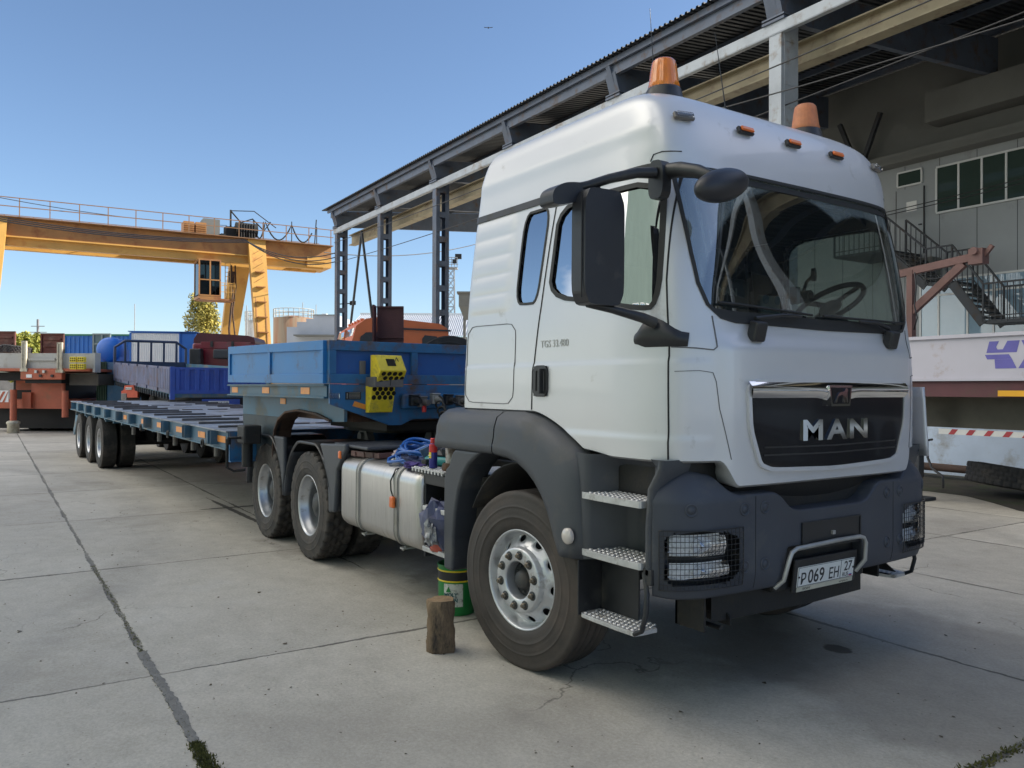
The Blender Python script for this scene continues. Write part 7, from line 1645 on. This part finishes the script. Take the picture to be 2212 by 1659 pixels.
mb = MB(); mb.box(gx(440), gx(476), .2, 1.4, 11.0, 12.05); mb.build('switch_cabinet', m_wall2, tr_)
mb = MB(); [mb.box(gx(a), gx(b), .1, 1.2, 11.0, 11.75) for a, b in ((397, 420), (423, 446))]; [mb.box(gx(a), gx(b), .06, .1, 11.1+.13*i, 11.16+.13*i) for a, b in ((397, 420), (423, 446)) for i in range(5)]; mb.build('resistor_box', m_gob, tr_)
mb = MB(); px = gx(506); mb.tube([V(px, 1.0, 9.4), V(px+.1, 1.0, 7.5), V(px-.1, 1.0, 5.4), V(px, 1.0, 3.4)], .07, 6); mb.tube([V(px+.25, 1.0, 9.4), V(px+.3, 1.0, 8), V(px+.1, 1, 6.4), V(px+.3, 1, 4.6), V(px+.1, 1, 3.6)], .05, 6); mb.box(px-.15, px+.2, .9, 1.1, 8.3, 9.0); mb.box(px-.15, px+.2, .9, 1.1, 3.1, 3.4); mb.build('hanging_hook_cable', m_rustd, tr_)
mb = MB(); [mb.beam(V(gx(u), 1.2, 11), V(gx(u), 1.2, 12.4+.2*(i % 2)), .05, .05) for i, u in enumerate((578, 640, 695))]; pts = []
for a, b in ((556, 582), (582, 640), (640, 690)):
    for t in np.linspace(0, 1, 10)[:-1]: pts.append(V(gx(a+(b-a)*t), 1.2, 12.4-4*t*(1-t)*1.1))
mb.tube(pts, .05, 6); mb.beam(V(gx(690), 1.2, 11), V(gx(694), 1.2, 12.9), .06, .06); mb.build('festoon_cable', m_flatblack, gc)
for i, (z0, z1, y_) in enumerate(((9.6, 9.0, -4), (9.4, 8.8, -4.5), (9.0, 9.0, -5))):
    wire('power_cable', [gm @ V(0, y_, 11.0-i*.2), gm @ V(gx(500), y_, 10.2-i*.15), W(43, 15.8, 9.2-.25*i)], .03, ('uppermost', 'middle', 'lowest')[i]+' black power cable slung in front of the crane girder to the canopy', .6)
wire('power_cable', [at(-60, 415, 42), at(490, 487, 52)], .02, 'thin wire high above the crane walkway running to its trolley mast', .3)
wire('power_cable', [at(700, 545, 50), at(1030, 527, 60)], .03, 'wire between the far canopy columns toward the light mast', .5)
# ================================================================ FAR BACKGROUND
def tank(label, u, d, w_, vt, m):
    o = rt('storage_tank', label, 'storage tank', u, d); kk = K(u, d); r = w_/2*kk.k; zt = kk.z(vt)
    fixn(MB().lathe([(r, 0), (r, zt), (0, zt+r*.15)], T(0, r, 0), 48).build('tank_shell', m, o))
    mb = MB(); [mb.tube([V(r*cos(a), r+r*sin(a), zt+h_) for a in np.linspace(0, 2*pi, 33)[:-1]], .05, 4, True) for h_ in (.6, 1.2)]; [mb.beam(V(r*cos(a), r+r*sin(a), zt), V(r*cos(a), r+r*sin(a), zt+1.2), .08, .08) for a in np.linspace(0, 2*pi, 25)[:-1]]; mb.build('roof_railing', m_gbrd, o); return o
m_tank = mat('rust_streaked_tank', (.27, .205, .135), .7, 0, .2, .35, streak=(1, 1, .06), dirt=(.24, .085, .035), damt=1.0, dscale=.5)
m_tank2 = mat('pale_grey_tank', (.42, .41, .38), .7, 0, .2, .3, dirt=(.30, .22, .14), damt=.4)
tank('large rust streaked storage tank left of the grey building', 622, 110, 87, 686, m_tank)
tank('smaller pale storage tank between the crane legs', 545, 105, 46, 694, m_tank2)
fb = rt('stepped_building', 'grey brick building with stepped parapet beyond the orange truck', 'building', 618, 80); kk = K(618, 80); m_gb = mat('grey_brick', (.36, .39, .44), .8, 0, .08, .5)
mb = MB()
for a, b, v in ((618, 660, 708), (640, 690, 697), (660, 700, 690), (676, 730, 682)): mb.box(kk.x(a), kk.x(b), 0+.02*a/100, 8, 0, kk.z(v))
mb.build('wall', m_gb, fb); mb = MB(); mb.box(kk.x(640), kk.x(745), -1.2, .1, kk.z(729), kk.z(726)); mb.box(kk.x(676), kk.x(730), -.05, 0, kk.z(683), kk.z(681)); mb.build('canopy_ledge', m_wall2, fb)
mb = MB(); mb.box(kk.x(684), kk.x(694), 2, 3, kk.z(682), kk.z(675)); mb.build('vent', m_frame, fb)
hb = rt('far_shed', 'long pale shed with corrugated grey roof behind the canopy columns', 'building', 730, 85); kk = K(730, 85)
mb = MB(); mb.box(kk.x(700), kk.x(1130), .5, 18, 0, kk.z(728)); mb.build('wall', m_wall2, hb)
mb = MB(); n = 90; rows = []
for i in range(n): 
    for t, dz in ((0, 0), (.25, .12), (.5, .12), (.75, 0)): x = kk.x(735)+(kk.x(1135)-kk.x(735))*(i+t)/n; rows.append([V(x, 0, kk.z(728)+dz), V(x, 11, kk.z(728)+3.2+dz)])
mb.grid(rows, False); mb.build('corrugated_roof', mat('grey_sheet_roof', (.42, .45, .50), .4, .3, .06, .5), hb)
mb = MB(); mb.box(kk.x(735), kk.x(1135), 11, 11.5, kk.z(728)+3.0, kk.z(728)+3.5); mb.build('ridge', m_frame, hb)
def lattice(name, label, cat, u, d, w_, v0, v1, m, taper=.6, n=14, head=True):
    o = rt(name, label, cat, u, d); kk = K(u, d); zt = kk.z(v0); w0 = w_*kk.k; mb = MB()
    def c(i, z): h = w0/2*(1-(1-taper)*z/zt); return V((-h, h, h, -h)[i], (0, 0, 2*h, 2*h)[i], z)
    for i in range(4): mb.beam(c(i, 0), c(i, zt), .12, .12)
    for j in range(n):
        za, zb_ = zt*j/n, zt*(j+1)/n
        for i in range(4): mb.beam(c(i, za), c((i+1) % 4, zb_), .07, .07); mb.beam(c(i, zb_), c((i+1) % 4, zb_), .07, .07); mb.beam(c((i+1) % 4, za), c(i, zb_), .07, .07)
    mb.build('lattice_shaft', m, o)
    if head:
        mb = MB(); hw = w0*.62; mb.box(-hw, hw, -hw+.5, hw+.5, zt, zt+.12)
        for z in (zt+.7, zt+1.3): [mb.beam(V(-hw, y, z), V(hw, y, z), .08, .08) for y in (-hw+.5, hw+.5)]
        for x in np.linspace(-hw, hw, 6): mb.beam(V(x, -hw+.5, zt), V(x, -hw+.5, zt+1.3), .07, .07)
        mb.build('platform', m, o); mb = MB(); [mb.box(x, x+.5, -hw, -hw+.3, zt+.5, zt+1.0) for x in (-.8, .3)]; mb.box(hw-.3, hw+.5, 0, .4, zt+1.2, zt+1.8); mb.build('floodlight', m_flatblack, o)
    return o
m_lat = mat('lattice_grey', (.30, .31, .32), .6)
lattice('light_mast', 'lattice floodlight mast with railed platform just left of the cab', 'light mast', 972, 100, 24, 580, 750, m_lat)
py = rt('power_pylon', 'distant power line pylon above the bushes at far left', 'pylon', 150/1.0*.54, 260); kk = K(81, 260)
mb = MB(); mb.beam(V(0, 0, 0), V(0, 0, kk.z(694)), .55, .55); mb.beam(V(-2.2, 0, kk.z(709)), V(2.2, 0, kk.z(709)), .22, .22); mb.beam(V(-2.9, 0, kk.z(722)), V(2.9, 0, kk.z(722)), .22, .22); mb.build('pylon_body', mat('pylon_grey', (.18, .18, .19), .7), py)
wt2 = rt('dust_hopper', 'grey square hopper on legs at the left edge of the white cab', 'hopper', 1005, 60); kk = K(1005, 60)
mb = MB(); mb.prism([(kk.x(990), kk.z(662)), (kk.x(1020), kk.z(662)), (kk.x(1020), kk.z(634)), (kk.x(990), kk.z(634))], 1, frame(V(0, 1, 0), (1, 0, 0), (0, 0, 1))); leg(mb, V(kk.x(1005), .5, kk.z(662)), V(kk.x(1006), .5, kk.z(690)), 1.0, .3, 1, .3); mb.box(kk.x(986), kk.x(1024), -.1, 1.1, kk.z(634), kk.z(630)); mb.beam(V(kk.x(1002), .5, 0), V(kk.x(1002), .5, kk.z(662)), .2, .2); mb.build('hopper_body', m_wall2, wt2)
for u, d, vt, lab in ((449, 90, 600, 'thin aerial mast left of the yellow tree top'), (538/1.0, 90, 0, ''), (653, 120, 655, 'thin mast above the rust streaked tank'), (682, 120, 660, 'thin mast right of the rust streaked tank')):
    if vt: q = at(u, 838, d); o = MB().cyl((q.x, q.y, 0), (q.x, q.y, 1.7+(838-vt)*d/FPX), .06, 6).build('aerial_mast', m_lat); tag(o, lab, 'mast')
q = at(536, 838, 90); o = MB().cyl((at(535, 838, 90).x, at(535, 838, 90).y, 0), (at(532, 838, 90).x, at(532, 838, 90).y, 1.7+(838-662)*90/FPX), .06, 6).build('aerial_mast', m_lat); tag(o, 'thin mast between the crane cabin and its leg', 'mast')
q = at(290, 838, 70); o = MB().cyl((q.x, q.y, 0), (q.x, q.y, 1.7+(838-660)*70/FPX), .035, 6).build('aerial_mast', m_lat); tag(o, 'thin whip mast rising behind the white site cabin', 'mast')
# floodlight on the far column
fl = thing('floodlight', 'small dark floodlight on a bracket beside the farthest canopy column', 'floodlight'); q = at(762, 655, 45); fl.matrix_world = T(q.x, q.y, q.z); mb = MB(); mb.box(-.2, .2, -.1, .1, -.1, .12); mb.beam((0, 0, 0), (-.4, -.6, -.05), .05, .05); mb.build('lamp_head', m_flatblack, fl)
# trees
def leaf_cloud(mb, blobs, n, sz, seed):
    random.seed(seed); tot = sum(b[1]**2 for b in blobs)
    for c, r, sc in blobs:
        for _ in range(int(n*r*r/tot)):
            while True:
                d = V(random.gauss(0, 1), random.gauss(0, 1), random.gauss(0, 1)); d.normalize(); break
            q = random.random()**.35; p = V(c[0]+d.x*r*q*sc[0], c[1]+d.y*r*q*sc[1], c[2]+d.z*r*q*sc[2]); s_ = sz*random.uniform(.6, 1.4)
            a = V(random.gauss(0, 1), random.gauss(0, 1), random.gauss(0, 1)).normalized(); b = a.cross(V(random.gauss(0, 1), random.gauss(0, 1), random.gauss(0, 1))).normalized()
            mb.add([p-a*s_, p+b*s_*.5, p+a*s_, p-b*s_*.5], [(0, 1, 2, 3)])
def leafmat(name, c1, c2):
    m = mat(name, c1, .7, 0, .3, .9); n = m.node_tree; mx = n.nodes.new('ShaderNodeMix'); mx.data_type = 'RGBA'; g_ = n.nodes.new('ShaderNodeNewGeometry'); mx.inputs[6].default_value = (*c1, 1); mx.inputs[7].default_value = (*c2, 1)
    n.links.new(g_.outputs['Random Per Island'], mx.inputs[0]); p = n.nodes['Principled BSDF']; n.links.new(mx.outputs[2], p.inputs['Base Color']); p.inputs['Transmission Weight'].default_value = 0; return m
m_leafy = leafmat('autumn_leaf', (.13, .14, .03), (.50, .40, .07)); m_leafg = leafmat('olive_leaf', (.12, .16, .03), (.42, .40, .06)); m_bark = mat('tree_bark', (.06, .045, .035), .9, 0, .3, 3, bump=.3)
def tree(label, u, d, vt, wpx, m, seed, n=9000, conic=True, lo=.22, sz=.13):
    o = rt('autumn_tree' if conic else 'bush', label, 'tree' if conic else 'bush', u, d); kk = K(u, d); H = kk.z(vt); R = wpx/2*kk.k; random.seed(seed)
    mb = MB(); mb.tube([V(0, 0, 0), V(.1, 0, H*.4), V(0, .1, H*.92)], [.045*H**.8, .03*H**.8, .01], 8)
    blobs = []
    for i in range(46 if conic else 26):
        t = random.random()**.8; z = H*(lo+(.97-lo)*t); rr = R*(1-t*.85 if conic else 1-.5*t)*(1 if t > .15 else .8); a = random.uniform(0, 2*pi); q = rr*random.uniform(.3, .85); c = V(q*cos(a), q*sin(a), z)
        blobs.append((c, R*random.uniform(.17, .30), (1, 1, 1.15)));
        if i % 2 == 0: mb.tube([V(0, 0, z*.85), V(c.x*.5, c.y*.5, z*.92), c], [.05, .035, .012], 5)
    mb.build('trunk', m_bark, o); mb = MB(); leaf_cloud(mb, blobs, n, sz, seed); mb.build('crown', m, o); return o
tree('yellow green autumn tree with a pointed crown behind the dark red cab', 433, 62, 640, 165, m_leafy, 3, 8000, lo=.30, sz=.105)
tree('olive green bush rising between the brown ramp leaves', 70, 60, 726, 105, m_leafg, 5, 9000, False, .45, .11)
tree('low yellow green bush right of the left brown ramp', 46, 57, 730, 80, m_leafg, 6, 7000, False, .45, .11)
wl = rt('boundary_fence', 'grey concrete boundary fence far behind the vehicles', 'fence', 300, 75); mb = MB(); mb.box(-60, 35, 0, .2, 0, 2.2); mb.build('fence_panel', m_concb, wl)
# second pile of dark lorries behind the low deck
dk2 = rt('parked_lorry', 'dark lorry underside in shadow beyond the lowbed deck', 'lorry', 330, 34); mb = MB(); mb.box(-2.4, 5.0, 0, 2.3, .9, 1.5); [mb.cyl((x, 0, .5), (x, .4, .5), .5, 20) for x in (-1.8, -.6, 3.6)]; mb.build('lorry_chassis', m_flatblack, dk2)
# bird
bd_ = thing('bird', 'tiny dark bird gliding high in the blue sky', 'bird'); q = at(1055, 60, 60); bd_.matrix_world = T(q.x, q.y, q.z, YAW-pi/2)
mb = MB(); mb.sphere((0, 0, 0), .05, sc=(1, 2.6, .9)); mb.grid([[V(x, -.05-.05*abs(x), .05*abs(x)*2), V(x, .05-.0*abs(x), .05*abs(x)*2)] for x in np.linspace(-.32, .32, 9)]); mb.build('bird_body', m_flatblack, bd_)
for o in bpy.data.objects:
    if o.type == 'MESH' and o.data.materials and o.data.materials[0] is None: print('nomat', o.name)
# low wooded rise closing the horizon beyond the yard
random.seed(44); mb = MB(); G = []
for i in range(181):
    a = radians(95+i*1.1); d = 330; h = 5.5+2*sin(i*.31)+1.2*sin(i*1.3)+random.uniform(-.6, .6)
    c, s_ = cos(a), sin(a); G.append([V(d*c, d*s_, -.5), V((d+4)*c, (d+4)*s_, h*.7), V((d+12)*c, (d+12)*s_, h), V((d+60)*c, (d+60)*s_, h*.6)])
mb.grid(G, False); o = mb.build('hills', mat('far_woods', (.10, .115, .06), .9, 0, .4, .06)); o['kind'] = 'structure'
